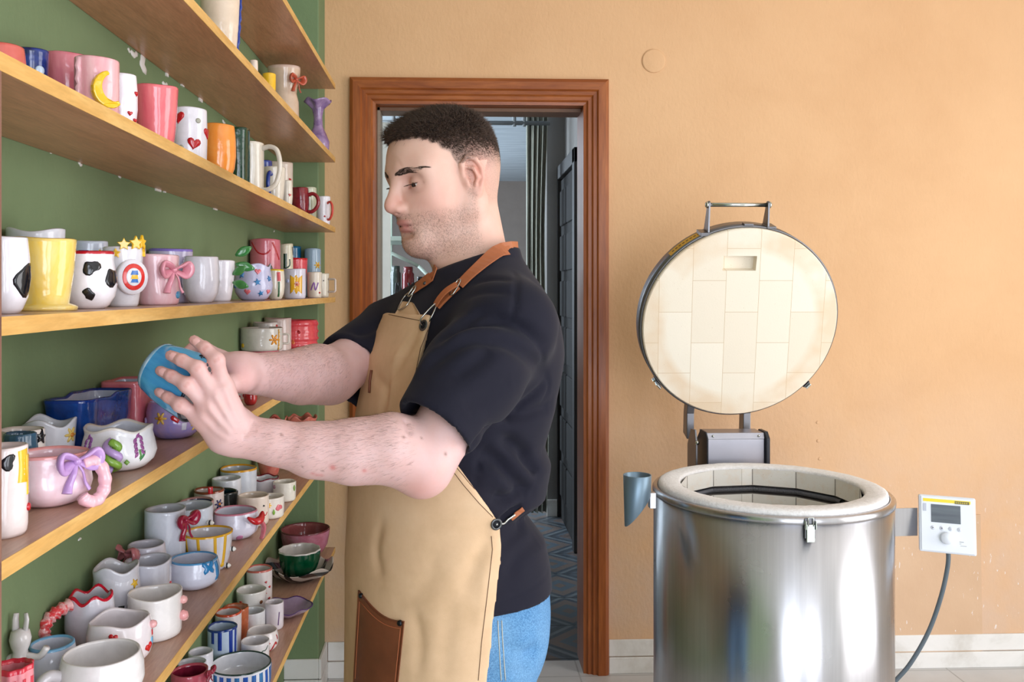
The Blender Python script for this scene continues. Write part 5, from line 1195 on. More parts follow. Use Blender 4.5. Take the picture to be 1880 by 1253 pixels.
g.ell((.070, 0, -.096), (.022, .026, .020), .02); g.ell((.070, 0, -.060), (.021, .032, .032), .025)
for s in (-1, 1): g.ell((.0865, s*.0335, .003), (.0155, .0165, .0108), .018, 's')     # sockets
g.cone((.086, 0, .018), (.106, 0, -.020), .0080, .0092, .012); g.ell((.1085, 0, -.030), (.0125, .0118, .0115), .010)
for s in (-1, 1): g.ell((.0985, s*.0120, -.0360), (.0110, .0066, .0072), .008); g.ell((.1035, s*.0070, -.0430), (.006, .0036, .0034), .002, 's')
g.ell((.095, 0, -.043), (.010, .009, .006), .008)
g.ell((.0895, 0, -.0585), (.0100, .0225, .0058), .004); g.ell((.0865, 0, -.0705), (.0100, .0195, .0070), .004)
g.cone((.0990, 0, -.0643), (.084, .027, -.0655), .0016, .0013, .002, 's'); g.cone((.0990, 0, -.0643), (.084, -.027, -.0655), .0016, .0013, .002, 's')
g.ell((.0905, 0, -.0805), (.004, .016, .0040), .012, 's')
for s in (-1, 1):
    # eyelids
    g.ell((.0705, s*.0345, .0015), (.0139, .0150, .0130), .008)
    [g.cone(a_, b_, ra_, rb_, .0008, 's') for a_, b_, ra_, rb_ in (((.0790, s*.0175, -.0044), (.0862, s*.0270, -.0036), .0022, .0044), ((.0862, s*.0270, -.0036), (.0860, s*.0420, -.0022), .0044, .0048), ((.0860, s*.0420, -.0022), (.0760, s*.0530, -.0008), .0048, .0026))]
    # ear
    er = np.array([[math.cos(.25), 0, math.sin(.25)], [0, 1, 0], [-math.sin(.25), 0, math.cos(.25)]]); er = er @ np.array([[math.cos(s*.38), math.sin(s*.38), 0], [-math.sin(s*.38), math.cos(s*.38), 0], [0, 0, 1]])
    ec = np.array([-.004, s*.0800, -.002]); ev = lambda x, y, z: ec+er @ np.array([x, y*s, z])
    g.ell(ec, (.0190, .0048, .0310), .006, 'u', er); g.ell(ev(.003, .0058, -.001), (.0110, .0060, .0200), .004, 's', er)
    rim = [ev(.015, .001, .006), ev(.012, .004, .022), ev(.000, .0065, .031), ev(-.012, .006, .024), ev(-.0165, .005, .008), ev(-.013, .004, -.010), ev(-.004, .003, -.024)]
    g.chain(rim, [.003, .0034, .0038, .0040, .0040, .0036, .004], .003)
    g.chain([ev(.006, .004, .016), ev(-.004, .006, .010), ev(-.006, .005, -.006), ev(.002, .004, -.015)], [.0022, .003, .003, .003], .003)
    g.ell(ev(.003, .001, -.027), (.0085, .005, .009), .005, 'u', er); g.ell(ev(.013, .001, -.006), (.0045, .005, .008), .004, 'u', er)
# neck
g.cone((-.030, 0, -.030), nk+np.array([-.004, 0, .0]), .057, .061, .022); g.cone((.012, 0, -.085), nk+np.array([.018, 0, .01]), .036, .046, .03)
g.cone((-.022, .050, -.045), nk+np.array([.040, .016, -.01]), .012, .014, .018)      # neck muscle
Vh, Fh = g.mesh(2)
# colour of the skin, in the head's own frame
f_, l_, u_ = Vh[:, 0], Vh[:, 1], Vh[:, 2]
rs = np.random.RandomState(5)
base = np.tile(lin(226, 185, 168), (len(Vh), 1))
def blend(m, c):
    global base
    m = np.clip(m, 0, 1)[:, None]; base = base*(1-m)+np.array(c)*m
gs = lambda c, r: np.exp(-(((f_-c[0])/r[0])**2+((np.abs(l_)-c[1])/r[1])**2+((u_-c[2])/r[2])**2))
blend(.45*gs((.055, .045, -.028), (.04, .03, .03)), lin(224, 150, 138)); blend(.5*gs((.108, 0, -.03), (.02, .02, .016)), lin(222, 140, 128)); blend(.55*gs((-.02, .085, 0), (.03, .02, .035)), lin(228, 130, 112))
blend(.30*gs((.08, .028, -.012), (.02, .02, .008)), lin(170, 120, 120)); blend(.35*gs((.085, .03, .008), (.02, .02, .008)), lin(190, 120, 104))
lip = ((f_ > .079)*np.clip((-.0525-.25*np.abs(l_)*.4-u_)/.002, 0, 1)*np.clip((u_+.0775)/.002, 0, 1))*np.clip(1.15-(np.abs(l_)/.024)**2, 0, 1)*np.clip((f_-.0815)/.004, 0, 1)
blend(.8*lip, lin(206, 132, 130))
mouthline = gs((.09, 0, -.0648), (.02, .022, .0013)); blend(.55*mouthline, lin(120, 60, 60))
nz = rs.rand(len(Vh))
beard = np.clip((-.040-u_)/.02, 0, 1)*np.clip((u_+.135)/.02, 0, 1)*np.clip((f_+.012)/.02, 0, 1)*(1-lip)
beard = np.maximum(beard, np.clip((.012-f_)/.01, 0, 1)*np.clip((f_+.008)/.01, 0, 1)*np.clip((.05-u_)/.02, 0, 1)*np.clip((u_+.09)/.02, 0, 1)*(np.abs(l_) > .05))
beard = np.maximum(beard, gs((.09, 0, -.046), (.02, .02, .006))*.8)*(1-gs((.09, 0, -.083), (.03, .02, .008)))
blend(beard*(.10+.42*nz**2), lin(110, 86, 76))
def hair_len(f, l, u):
    """length of hair at a point of the scalp, metres (0 where the skin is bare)"""
    front = .067+np.clip(f-.02, 0, 1)*.16+np.clip((np.abs(l)-.035)*-.2, -.02, .0)
    top = np.clip((u-front)/.006, 0, 1)*(f > -.2)
    fj = f+.0025*np.sin(l*700)+.002*np.sin(l*310+u*200)
    side_lo = np.interp(fj, [-.2, -.030, -.020, .006, .010, .020, .027, .048, .058, .10], [-.060, -.060, .016, .016, -.006, .000, .034, .056, .066, .076])
    z = np.clip((u-side_lo)/.014, 0, 1)
    L = .0009+.0125*np.clip((u+.004)/.092, 0, 1)**2.1
    return L*z
Lh = hair_len(f_, l_, u_)*((np.abs(l_) < .0765+.02*(u_ > .02)))
blend(np.clip(Lh*500, 0, 1)*(.36+.30*nz), lin(118, 100, 90)); blend(.92*np.clip((Lh-.0009)/.007, 0, 1)**.7, lin(52, 40, 34))
for c_, r_ in (((.072, .052, .058), .0014), ((.03, .07, .062), .0032), ((.072, .05, -.012), .0012), ((.066, .03, -.085), .0014), ((.05, .055, -.03), .001), ((.035, .068, .03), .0013)):
    q = np.exp(-(((f_-c_[0])**2+(l_-c_[1])**2*.3+(u_-c_[2])**2)/r_**2)); blend(q*.7, lin(96, 54, 42))
colh = base.copy()
# ---------------------------------------------------------------- arms and hands
def arm(gr, S, E, Wr, up, rs_u, rs_f, mid):
    gr.cone(S, E, rs_u[0], rs_u[1], .012); 
    pts = [E]+[E+(Wr-E)*t+up*b for t, b in mid]+[Wr]; gr.chain(pts, rs_f, .02)
gA = Grid((-.48, 1.09, 1.08), (.13, 1.40, 1.38), .0024)
arm(gA, S_N+(E_N-S_N)*.25, E_N, W_N, np.array([0, 0, 1.]), (.054, .041), [.037, .045, .041, .034, .0265, .0228], [(.18, .014), (.40, .002), (.62, -.004), (.84, -.002)])
gA.ell(E_N+np.array([-.002, 0, -.014]), (.027, .026, .028), .02)
wr2 = W(428, 806, 1.178)
NF = {'index': [(411, 712, 1.163), (398, 662, 1.150), (377, 640, 1.158), (356, 625, 1.172)], 'middle': [(396, 729, 1.156), (363, 677, 1.143), (334, 662, 1.150), (313, 653, 1.164)],
      'ring': [(383, 749, 1.156), (343, 707, 1.143), (315, 691, 1.152), (294, 681, 1.166)], 'little': [(370, 768, 1.162), (331, 744, 1.152), (309, 730, 1.160), (291, 720, 1.172)]}
NR = {'index': [.0105, .0090, .0082, .0070], 'middle': [.0106, .0092, .0084, .0072], 'ring': [.0104, .0088, .0080, .0068], 'little': [.0108, .0080, .0072, .0062]}
gA.cone(W_N, wr2, .0235, .0225, .02)
offs = {'index': (432, 772, 1.172), 'middle': (424, 782, 1.168), 'ring': (414, 796, 1.168), 'little': (404, 806, 1.172)}
for nme, pts in NF.items():
    P = [W(*p) for p in pts]; gA.cone(W(*offs[nme]), P[0], .0175, .0125, .012)
    gA.chain(P, NR[nme], .0035); gA.ell(P[1], (.0096, .0096, .0096), .006); gA.ell(P[0]+np.array([0, -.002, 0]), (.0112, .0105, .0112), .012)
gA.cone(W(425, 775, 1.185), W(392, 748, 1.175), .019, .013, .012)
gA.chain([W(440, 775, 1.192), W(415, 738, 1.216), W(400, 728, 1.236), W(388, 722, 1.244)], [.018, .0125, .0105, .0085], .01)   # thumb
V1, F1 = gA.mesh(2)
cam0 = Vector((0, 0, ZC))
def bvh_of(V, Fc): return BVHTree.FromPolygons([tuple(v) for v in V], [tuple(int(i) for i in f) for f in Fc])
gB = Grid((-.47, 1.19, 1.14), (-.06, 1.68, 1.37), .0028)
arm(gB, S_F+(E_F-S_F)*.3, E_F, W_F, np.array([0, 0, 1.]), (.046, .044), [.044, .044, .040, .033, .0275, .0255], [(.2, .002), (.42, -.002), (.65, -.002), (.85, .0)])
gB.cone(W_F, W(440, 683, 1.258), .026, .026, .015); gB.cone(W(440, 683, 1.258), W(408, 672, 1.262), .026, .019, .015)
gB.ell(W(446, 694, 1.240), (.020, .018, .020), .012)
FFg = [[(404, 658, 1.268), (374, 638, 1.280), (354, 640, 1.282), (340, 648, 1.276)], [(396, 672, 1.276), (362, 656, 1.292), (338, 668, 1.292), (324, 682, 1.280)],
       [(396, 688, 1.276), (362, 682, 1.294), (340, 694, 1.292), (328, 706, 1.282)], [(402, 702, 1.270), (372, 704, 1.286), (352, 714, 1.286), (342, 722, 1.278)]]
for pts in FFg: gB.chain([W(428, 682, 1.262)]+[W(*p) for p in pts], [.016, .0115, .0092, .0082, .0070], .005)
gB.chain([W(446, 698, 1.238), W(424, 706, 1.216), W(402, 706, 1.206), W(384, 703, 1.204)], [.0165, .0125, .0105, .009], .006)
V2, F2 = gB.mesh(2)
def sight(px, py, b):
    d = ray(px, py).normalized(); r = b.ray_cast(cam0, d); return r[0]
def hand_relief(V, Fc):
    b = bvh_of(V, Fc); N = vnormals(V, Fc); D = np.zeros(len(V))
    for pts, dep, wid in (([(412, 712), (425, 745), (438, 775)], -.0016, .0038), ([(397, 729), (413, 758), (430, 785)], -.0018, .0038), ([(384, 748), (402, 772), (422, 794)], -.0016, .0038), ([(371, 768), (392, 790), (416, 806)], -.0012, .0038),
                          ([(404, 722), (418, 750)], .0012, .004), ([(390, 740), (408, 766)], .0012, .004), ([(378, 760), (396, 782)], .0012, .004), ([(464, 776), (458, 790), (448, 800)], .0022, .0032), ([(470, 783), (466, 796)], .0012, .003), ([(752, 762), (748, 775), (752, 790)], .004, .006)):
        P = [sight(px, py, b) for px, py in pts]; P = [np.array(p) for p in P if p is not None]
        if len(P) < 2: continue
        P = [np.array(q) for q in spline(P, 5)]; best = np.full(len(V), 9.)
        for i in range(len(P)-1):
            a, c = P[i], P[i+1]; ab = c-a; t_ = np.clip(((V-a) @ ab)/(ab @ ab+1e-12), 0, 1); best = np.minimum(best, np.linalg.norm(V-a-t_[:, None]*ab, axis=1))
        D -= dep*np.exp(-(best/wid)**2)
    return V+N*D[:, None]
def armcol(V, warm):
    r = np.random.RandomState(2); c = np.tile(lin(224, 186, 184), (len(V), 1))
    def bl(m, k): 
        nonlocal c; m = np.clip(m, 0, 1)[:, None]; c = c*(1-m)+k*m
    for p, rr, q, k in warm: bl(q*np.exp(-((V-p)**2).sum(1)/rr**2), k)
    return c
rd = lin(222, 140, 124); pk = lin(228, 164, 156)
warm1 = [(W(*p), .010, .5, rd) for pts in NF.values() for p in (pts[1], pts[2])]+[(W(*pts[3]), .010, .55, lin(224, 150, 146)) for pts in NF.values()]+[(W(*pts[0]), .014, .3, rd) for pts in NF.values()]
warm1 += [(E_N+np.array([0, -.02, -.03]), .035, .30, rd), (W(770, 895, 1.18), .02, .2, rd)]
hit1 = [(611, 859), (592, 865), (669, 865), (741, 803), (774, 805), (818, 834)]
warm2 = [(W(*p), .010, .5, rd) for pts in FFg for p in pts[1:]]+[(W(448, 692, 1.22), .02, .45, pk), (W(425, 690, 1.235), .014, .6, lin(206, 140, 160))]
Vh_w = toW(Vh); off1 = len(Vh); off2 = off1+len(V1)
V1 = hand_relief(V1, F1)
VS = np.concatenate([Vh_w, V1, V2]); FS = np.concatenate([Fh, F1+off1, F2+off2]); CS = np.concatenate([colh, armcol(V1, warm1), armcol(V2, warm2)])
def bvh_of(V, Fc): return BVHTree.FromPolygons([tuple(v) for v in V], [tuple(int(i) for i in f) for f in Fc])
bvS = bvh_of(VS, FS); cam0 = Vector((0, 0, ZC))
def hit(px, py, bvs, off=0.):
    d = ray(px, py).normalized(); best = None
    for b in bvs:
        r = b.ray_cast(cam0, d)
        if r[0] is not None and (best is None or r[3] < best[2]): best = (r[0], r[1] if r[1].dot(d) < 0 else -r[1], r[3])
    if best is None: return None
    return best[0]+best[1]*off, best[1]
# knuckle creases: their shade painted as thin reddish-brown lines
for nme, pts in NF.items():
    for i in (1, 2):
        (ax_, ay_, _), (bx_, by_, _), (cx_, cy_, _) = pts[i-1], pts[i], pts[min(3, i+1)]; dx, dy = cx_-ax_, cy_-ay_; q = math.hypot(dx, dy); nx_, ny_ = -dy/q, dx/q
        for sh_ in (-2.2, 0, 2.2):
            A_, B_ = hit(bx_+dx/q*sh_-nx_*5, by_+dy/q*sh_-ny_*5, [bvS]), hit(bx_+dx/q*sh_+nx_*5, by_+dy/q*sh_+ny_*5, [bvS])
            if A_ and B_ and (A_[0]-B_[0]).length < .02:
                a, b = np.array(A_[0]), np.array(B_[0]); ab = b-a; t_ = np.clip(((VS-a) @ ab)/(ab @ ab+1e-12), 0, 1); dd = np.linalg.norm(VS-a-t_[:, None]*ab, axis=1)
                m = (np.exp(-(dd/.0012)**2)*.35)[:, None]; CS = CS*(1-m)+lin(190, 110, 96)*m
# moles and scratches on the near forearm
for px, py, rr in ((741, 803, .0016), (774, 805, .0013), (818, 834, .0018), (517, 799, .0014), (592, 865, .0012), (555, 858, .001)):
    h_ = hit(px, py, [bvS])
    if h_: m = np.exp(-((VS-np.array(h_[0]))**2).sum(1)/(rr*1.3)**2)[:, None]*.8; CS = CS*(1-m)+lin(96, 58, 46)*m
for px, py, rr, q in ((611, 859, .004, .7), (669, 865, .003, .6), (574, 870, .003, .5), (582, 873, .003, .5), (590, 873, .003, .4)):
    h_ = hit(px, py, [bvS])
    if h_: m = np.exp(-((VS-np.array(h_[0]))**2).sum(1)/rr**2)[:, None]*q; CS = CS*(1-m)+lin(206, 90, 90)*m
t = NT('skin'); at = t.node('ShaderNodeAttribute', attribute_name='tint'); v = t.coord()
n1 = t.noise(v, 42, 4, .6); n2 = t.noise(v, 9, 3)
c = t.mix(t.ramp(n1, [(.35, 0.0), (.75, .22)]), at.outputs['Color'], srgb(214, 148, 128)); c = t.mix(t.ramp(n2, [(.4, 0.0), (.7, .14)]), c, srgb(236, 200, 184)); t.col(c)
t.bump(t.noise(v, 420, 3), .12, .0008); t.set(.46, 0, .38); t.b.inputs['Subsurface Weight'].default_value = .10; t.b.inputs['Subsurface Radius'].default_value = (.012, .005, .003); t.b.inputs['Subsurface Scale'].default_value = .5
M_SKIN = t.m
body = npo('body', VS, FS, M_SKIN, person, col=CS)
def strands_vf(roots, dirs, lens, w, bend=None):
    """thin three-sided tapering hairs"""
    n = len(roots); d = dirs/np.linalg.norm(dirs, axis=1)[:, None]; ref = np.tile(np.array([.3, .2, .93]), (n, 1)); s = np.cross(d, ref); s /= np.linalg.norm(s, axis=1)[:, None]+1e-9; q = np.cross(d, s)
    mid = roots+d*lens[:, None]*.55; d2 = d if bend is None else d+bend; tip = mid+d2*lens[:, None]*.5
    wv = (w if np.ndim(w) else np.full(n, w))[:, None]; V = []
    for a in range(3):
        ang = a*2*PI/3; o = s*math.cos(ang)+q*math.sin(ang); V += [roots+o*wv, mid+o*wv*.8]
    V.append(tip); V = np.stack(V, 1).reshape(-1, 3); b = np.arange(n)*7; Fq = []
    for a in range(3):
        c_ = (a+1) % 3; Fq.append(np.stack([b+2*a, b+2*c_, b+2*c_+1, b+2*a+1], 1)); Fq.append(np.stack([b+2*a+1, b+2*c_+1, b+6, b+6], 1))
    return V, Fq
def strand_obj(name, roots, dirs, lens, w, mat, parent, bend=None):
    V, Fq = strands_vf(roots, dirs, lens, w, bend); V = V-PO
    me = bpy.data.meshes.new(name); q = np.concatenate([Fq[0], Fq[2], Fq[4]]); tr = np.concatenate([f[:, :3] for f in (Fq[1], Fq[3], Fq[5])])
    me.vertices.add(len(V)); me.vertices.foreach_set('co', V.astype(np.float32).ravel()); li = np.concatenate([q.ravel(), tr.ravel()]).astype(np.int32)
    me.loops.add(len(li)); me.loops.foreach_set('vertex_index', li); me.polygons.add(len(q)+len(tr))
    st = np.concatenate([np.arange(len(q))*4, len(q)*4+np.arange(len(tr))*3]).astype(np.int32); me.polygons.foreach_set('loop_start', st)
    me.polygons.foreach_set('loop_total', np.concatenate([np.full(len(q), 4), np.full(len(tr), 3)]).astype(np.int32)); me.update(calc_edges=True)
    me.polygons.foreach_set('use_smooth', [True]*len(me.polygons)); me.materials.append(mat); o = bpy.data.objects.new(name, me); C.objects.link(o); o.parent = parent; return o
t = NT('dark_brown_hair'); t.col(t.ramp(t.noise(t.coord(), 160, 2), [(.3, srgb(44, 33, 28)), (.7, srgb(92, 70, 56))])); t.set(.45, 0, .35); M_HAIR = t.m
Nh = vnormals(Vh, Fh)
def sample(mask, n, V, Fc, N, seed):
    r = np.random.RandomState(seed); fc = Fc[mask[Fc].all(1)]
    i = r.randint(0, len(fc), n); w_ = r.dirichlet([1, 1, 1, 1], n); P = (V[fc[i]]*w_[:, :, None]).sum(1); M_ = (N[fc[i]]*w_[:, :, None]).sum(1); return P, M_, r
P, Nn, r = sample(Lh > .0007, 46000, Vh, Fh, Nh, 11)
L = hair_len(P[:, 0], P[:, 1], P[:, 2]); keep = r.rand(len(P)) < np.clip(.22+L/.005, 0, 1); P, Nn, L = P[keep], Nn[keep], L[keep]
tf = np.clip((P[:, 2]-.06)/.05, 0, 1)[:, None]
dr = Nn*(.62)+np.array([.55, 0, .0])*tf+np.array([-.1, 0, -.55])*(1-tf)+r.normal(0, .20, P.shape)
Lv = L*(.65+.75*r.rand(len(L)))*(1+.5*np.clip((P[:, 0]-.04)/.04, 0, 1))
hair = strand_obj('hair', toW(P-Nn*.0008), dr @ HM.T, Lv*1.15, .00022+.00022*np.clip(L/.01, 0, 1), M_HAIR, person, bend=(np.array([.35, 0, -.25]) @ HM.T)*tf)
cm = Lh > .0080; fc = Fh[cm[Fh].all(1)]; us = np.unique(fc); mp = -np.ones(len(Vh), int); mp[us] = np.arange(len(us))
cv_ = Vh[us]+Nh[us]*(np.clip(Lh[us]-.0078, 0, 1)*.75)[:, None]; cap = npo('hair_undercoat', toW(cv_), mp[fc], M_HAIR, None); cap.parent = hair
# brows and lashes
for s, nb in ((1, 800), (-1, 800)):
    tt = r.rand(nb); bx = np.stack([.0945-.010*tt-.022*tt**2, s*(.009+.045*tt), .0190+.0070*np.sin(tt*2.3)-.003*tt], 1); bx[:, 2] += (r.rand(nb)-.5)*.0078*np.minimum(1, np.minimum((1.04-tt)*1.7, .25+tt*4)); 
    bvH = bvh_of(Vh, Fh) if s == 1 else bvH
    pr_, dd_ = [], []
    for b_ in bx:
        h_ = bvH.find_nearest(Vector(b_)); pr_.append(h_[0]); dd_.append(h_[1])
    pr_, dd_ = np.array([tuple(p) for p in pr_]), np.array([tuple(p) for p in dd_])
    d_ = dd_*.22+np.stack([-.2-.7*tt, s*(1.+0*tt), .30-.55*tt], 1)+r.normal(0, .10, (nb, 3))
    strand_obj('eyebrow', toW(pr_), d_ @ HM.T, .0048+.003*r.rand(nb), .00022, M_HAIR, person)
M_EYEW = plain('eye_white', srgb(222, 214, 212), .2, vary=.01); M_IRIS = plain('brown_iris', srgb(58, 36, 26), .15); M_PUP = plain('pupil', srgb(8, 8, 8), .1)
for s in (-1, 1):
    c0 = np.array([.0714, s*.0345, .0004]); v, f = lathe_vf([(0, -.0122)]+[(.0122*math.sin(a), -.0122*math.cos(a)) for a in np.linspace(.15, PI-.45, 14)]+[(.0045, .0112), (0, .0112)], 24)
    gz = Vector((.93, s*.02-.06, -.26)).normalized(); Rm = Vector((0, 0, 1)).rotation_difference(gz).to_matrix()
    vv_ = np.array([tuple(Rm @ Vector(p)) for p in v])+c0; e = mesh_obj('eyeball', [tuple(p) for p in toW(vv_)-PO], f, M_EYEW, person)
    for nm, ra, z0, mm in (('iris', .0070, .0104, M_IRIS), ('pupil', .0026, .0122, M_PUP)):
        v, f = lathe_vf([(ra, z0-.0006), (ra*.8, z0+.0009), (ra*.3, z0+.0014), (0, z0+.0015)], 20); vv_ = np.array([tuple(Rm @ Vector(p)) for p in v])+c0; mesh_obj(nm, [tuple(p) for p in toW(vv_)-PO], f, mm, e)
    nb = 170; tt = r.rand(nb); rt = np.stack([.0870-.0070*tt**2, s*(.021+.026*tt), -.0006+.0018*tt], 1); d_ = np.stack([1.0+0*tt, s*(-.2+.9*tt), -.25+0*tt], 1)+r.normal(0, .1, (nb, 3))
    strand_obj('eyelashes', toW(rt), d_ @ HM.T, .0045+.002*r.rand(nb), .00018, M_HAIR, person)
# short beard shadow as real stubble
P, Nn, r2 = sample(beard > .3, 5200, Vh, Fh, Nh, 4); strand_obj('stubble', toW(P), (Nn*.6+np.array([.1, 0, -.7])+r2.normal(0, .2, P.shape)) @ HM.T, .0012+.001*r2.rand(len(P)), .00009, M_HAIR, person)
# forearm hair
t = NT('arm_hair'); t.col(srgb(84, 60, 50)); t.set(.5); M_AHAIR = t.m
def arm_hair(V, Fc, A, B, n, seed, up):
    N = vnormals(V, Fc); ax = (B-A)/np.linalg.norm(B-A); s = (V-A) @ ax; L_ = np.linalg.norm(B-A); m = (s > .015) & (s < L_+.01); P, Nn, r = sample(m, n, V, Fc, N, seed)
    w_ = np.clip(.35+.65*(Nn @ up), .06, 1); k = r.rand(n) < w_; P, Nn = P[k], Nn[k]
    d = ax*.75+Nn*.20+np.array([0, 0, -.30])+r.normal(0, .13, P.shape); strand_obj('arm_hair', P, d, .005+.006*r.rand(len(P)), .00005, M_AHAIR, person)
arm_hair(V1, F1, E_N, W_N, 7000, 21, np.array([0, -.35, .9])); arm_hair(V2, F2, E_F, W_F, 9000, 22, np.array([0, -.5, .85]))
# nails of the near hand
M_NAIL = plain('fingernail', srgb(240, 190, 186), .25, vary=.02)
bvA = bvh_of(V1, F1)
for nme, pts in NF.items():
    a, b = W(*pts[2]), W(*pts[3]); d = Vector(b-a).normalized(); px, py = pts[3][0]+(pts[2][0]-pts[3][0])*.22, pts[3][1]+(pts[2][1]-pts[3][1])*.22
    h_ = hit(px, py, [bvA])
    if not h_: continue
    n_ = (h_[1]+Vector((0, -.5, 0))).normalized(); d = (d-n_*d.dot(n_)).normalized(); w_ = d.cross(n_); V, F = [], []; R_ = NR[nme][3]
    for i in range(9):
        for j in range(7):
            x = -1+2*i/8; y = -1+2*j/6; q = math.sqrt(max(0, 1-(abs(x)**3)))
            V.append(h_[0]+d*(x*.0060+.0012)+w_*(y*.0050*q)+n_*(.0010-.0022*(y*q)**2-.0006*x*x))
    for i in range(8):
        for j in range(6): F.append((i*7+j, i*7+j+1, (i+1)*7+j+1, (i+1)*7+j))
    mesh_obj('fingernail', [v-Vector(PO) for v in V], F, M_NAIL, person)
# ---------------------------------------------------------------- T-shirt
HEM_Z = .893
gT = Grid((-.34, 1.10, .86), (.27, 1.82, 1.47), .0042)
gT.put((-.3, 1.2, HEM_Z-.02), (.3, 1.8, 1.45), torso_fn(TOR), .0)
NB_ = W(872, 512, 1.50)
gT.cone(NB_, S_N+np.array([-.004, .0, -.006]), .058, .064, .05); gT.cone(NB_, S_F+np.array([0, 0, .0]), .060, .066, .05)
gT.ell(W(930, 640, 1.45), (.056, .09, .11), .04); gT.ell(W(895, 640, 1.5), (.12, .15, .12), .04)
HN = W(796, 790, 1.225); axn = (HN-S_N)/np.linalg.norm(HN-S_N)
gT.cone(S_N+np.array([0, 0, -.008]), S_N+(HN-S_N)*.55, .064, .071, .035); gT.cone(S_N+(HN-S_N)*.5, HN+axn*.03, .074, .057, .02)
HF = W(640, 680, 1.515); axf = (HF-S_F)/np.linalg.norm(HF-S_F)
gT.cone(S_F, HF+axf*.03, .068, .066, .04)
w = gT.win(gT.lo, gT.lo+gT.h*(gT.n-1)); _, X, Y, Z = w
def cut(gr, p, n, inside_fn=None):
    d = (X-p[0])*n[0]+(Y-p[1])*n[1]+(Z-p[2])*n[2]
    near = np.sqrt((X-p[0])**2+(Y-p[1])**2+(Z-p[2])**2) < .115
    gr.F = np.where(near, np.maximum(gr.F, d), gr.F)
cut(gT, HN, axn+np.array([-.10, 0, -.10])); cut(gT, HF, axf/1.0)
gT.cone(HN-axn*.018, HN+axn*.06, .0525, .0500, .0, 's'); gT.cone(HF-axf*.018, HF+axf*.06, .056, .054, .0, 's')
gT.F = np.maximum(gT.F, HEM_Z-Z)
cf, cb = W(806, 497, 1.455), W(934, 468, 1.545); cn = np.cross(cb-cf, np.array([.3, 1, 0])); cn = -cn/np.linalg.norm(cn) if cn[2] > 0 else cn/np.linalg.norm(cn); cn = -cn if cn[2] < 0 else cn
cc = (cf+cb)/2; d = (X-cc[0])*cn[0]+(Y-cc[1])*cn[1]+(Z-cc[2])*cn[2]; gT.F = np.maximum(gT.F, d)
VT, FT = gT.mesh(3)
def crease(V, Fc, lines, bvs):
    """press folds into cloth along lines traced on its surface: (points, depth, width)"""
    N = vnormals(V, Fc); D = np.zeros(len(V))
    for pts, dep, wid in lines:
        P = []
        for p in pts:
            h_ = hit(p[0], p[1], bvs)
            if h_: P.append(np.array(h_[0]))
        if len(P) < 2: continue
        P = [np.array(q) for q in spline(P, 5)]; best = np.full(len(V), 9.); ta = np.zeros(len(V))
        lo = np.min(P, 0)-wid*3; hi = np.max(P, 0)+wid*3; m = ((V > lo) & (V < hi)).all(1); Vm = V[m]; bm_ = np.full(len(Vm), 9.); tm = np.zeros(len(Vm))
        for i in range(len(P)-1):
            a, b = P[i], P[i+1]; ab = b-a; tq = np.clip(((Vm-a) @ ab)/(ab @ ab+1e-12), 0, 1); dd = np.linalg.norm(Vm-a-tq[:, None]*ab, axis=1); k = dd < bm_; bm_[k] = dd[k]; tm[k] = (i+tq[k])/(len(P)-1)
        D[m] += -dep*np.exp(-(bm_/wid)**2)*np.sin(np.clip(tm*.94+.03, 0, 1)*PI)**.5
    return V+N*D[:, None]
bvT = bvh_of(VT, FT)
folds = [([(800, 640), (850, 595), (900, 585), (960, 600), (1000, 640)], .010, .012), ([(795, 668), (850, 628), (910, 625), (975, 660), (1000, 690)], .007, .012), ([(760, 700), (800, 640), (850, 610)], -.004, .012),
         ([(945, 500), (948, 530), (946, 560), (940, 582)], .003, .0045), ([(940, 582), (975, 610), (1000, 660), (1008, 700), (1000, 735)], .0028, .0045), ([(838, 595), (880, 572), (935, 583)], .006, .008),
         ([(750, 736), (790, 765), (830, 800), (857, 822)], .0018, .003), ([(870, 520), (900, 512), (935, 515)], .0030, .008), ([(860, 545), (900, 535), (940, 540)], .0028, .008),
         ([(893, 792), (940, 815), (975, 850), (988, 870)], .011, .012), ([(880, 830), (915, 850), (950, 890), (975, 905)], .011, .013), ([(900, 860), (930, 880), (950, 910)], -.004, .012), ([(860, 835), (878, 855), (872, 888)], .004, .006),
         ([(930, 770), (970, 760), (1010, 745)], .008, .012), ([(905, 912), (930, 918), (960, 905)], .009, .010), ([(920, 958), (940, 945), (962, 930)], .009, .009), ([(858, 824), (893, 797), (935, 765), (965, 740), (1000, 706)], .009, .007), ([(900, 640), (880, 660), (835, 690)], .005, .012), ([(940, 700), (900, 720), (850, 745)], .003, .014), ([(925, 1000), (955, 970), (975, 940)], .004, .012),
         ([(930, 1060), (955, 1020), (985, 990)], .004, .014), ([(917, 1102), (950, 1092), (985, 1072), (1006, 1052)], .0016, .003), ([(620, 640), (660, 610), (700, 590)], .004, .012), ([(640, 668), (680, 640), (705, 615)], .004, .012)]
VT = crease(VT, FT, [(a_, b_*1.45, c_) for a_, b_, c_ in folds], [bvT]); VT = laplace(VT, FT, .25)
t = NT('black_jersey'); v = t.coord(); n = t.noise(v, 7, 3); t.col(t.mix(n, srgb(20, 21, 36), srgb(33, 31, 42))); wv = t.noise(v, 900, 1); t.bump(wv, .15, .0005); t.set(.85, 0, .2, None, .04); t.b.inputs['Sheen Roughness'].default_value = .5
M_JERSEY = t.m; shirt = npo('tshirt', VT, FT, M_JERSEY, person); shirt['label'] = 'black short-sleeved t-shirt'
bvT = bvh_of(VT, FT)
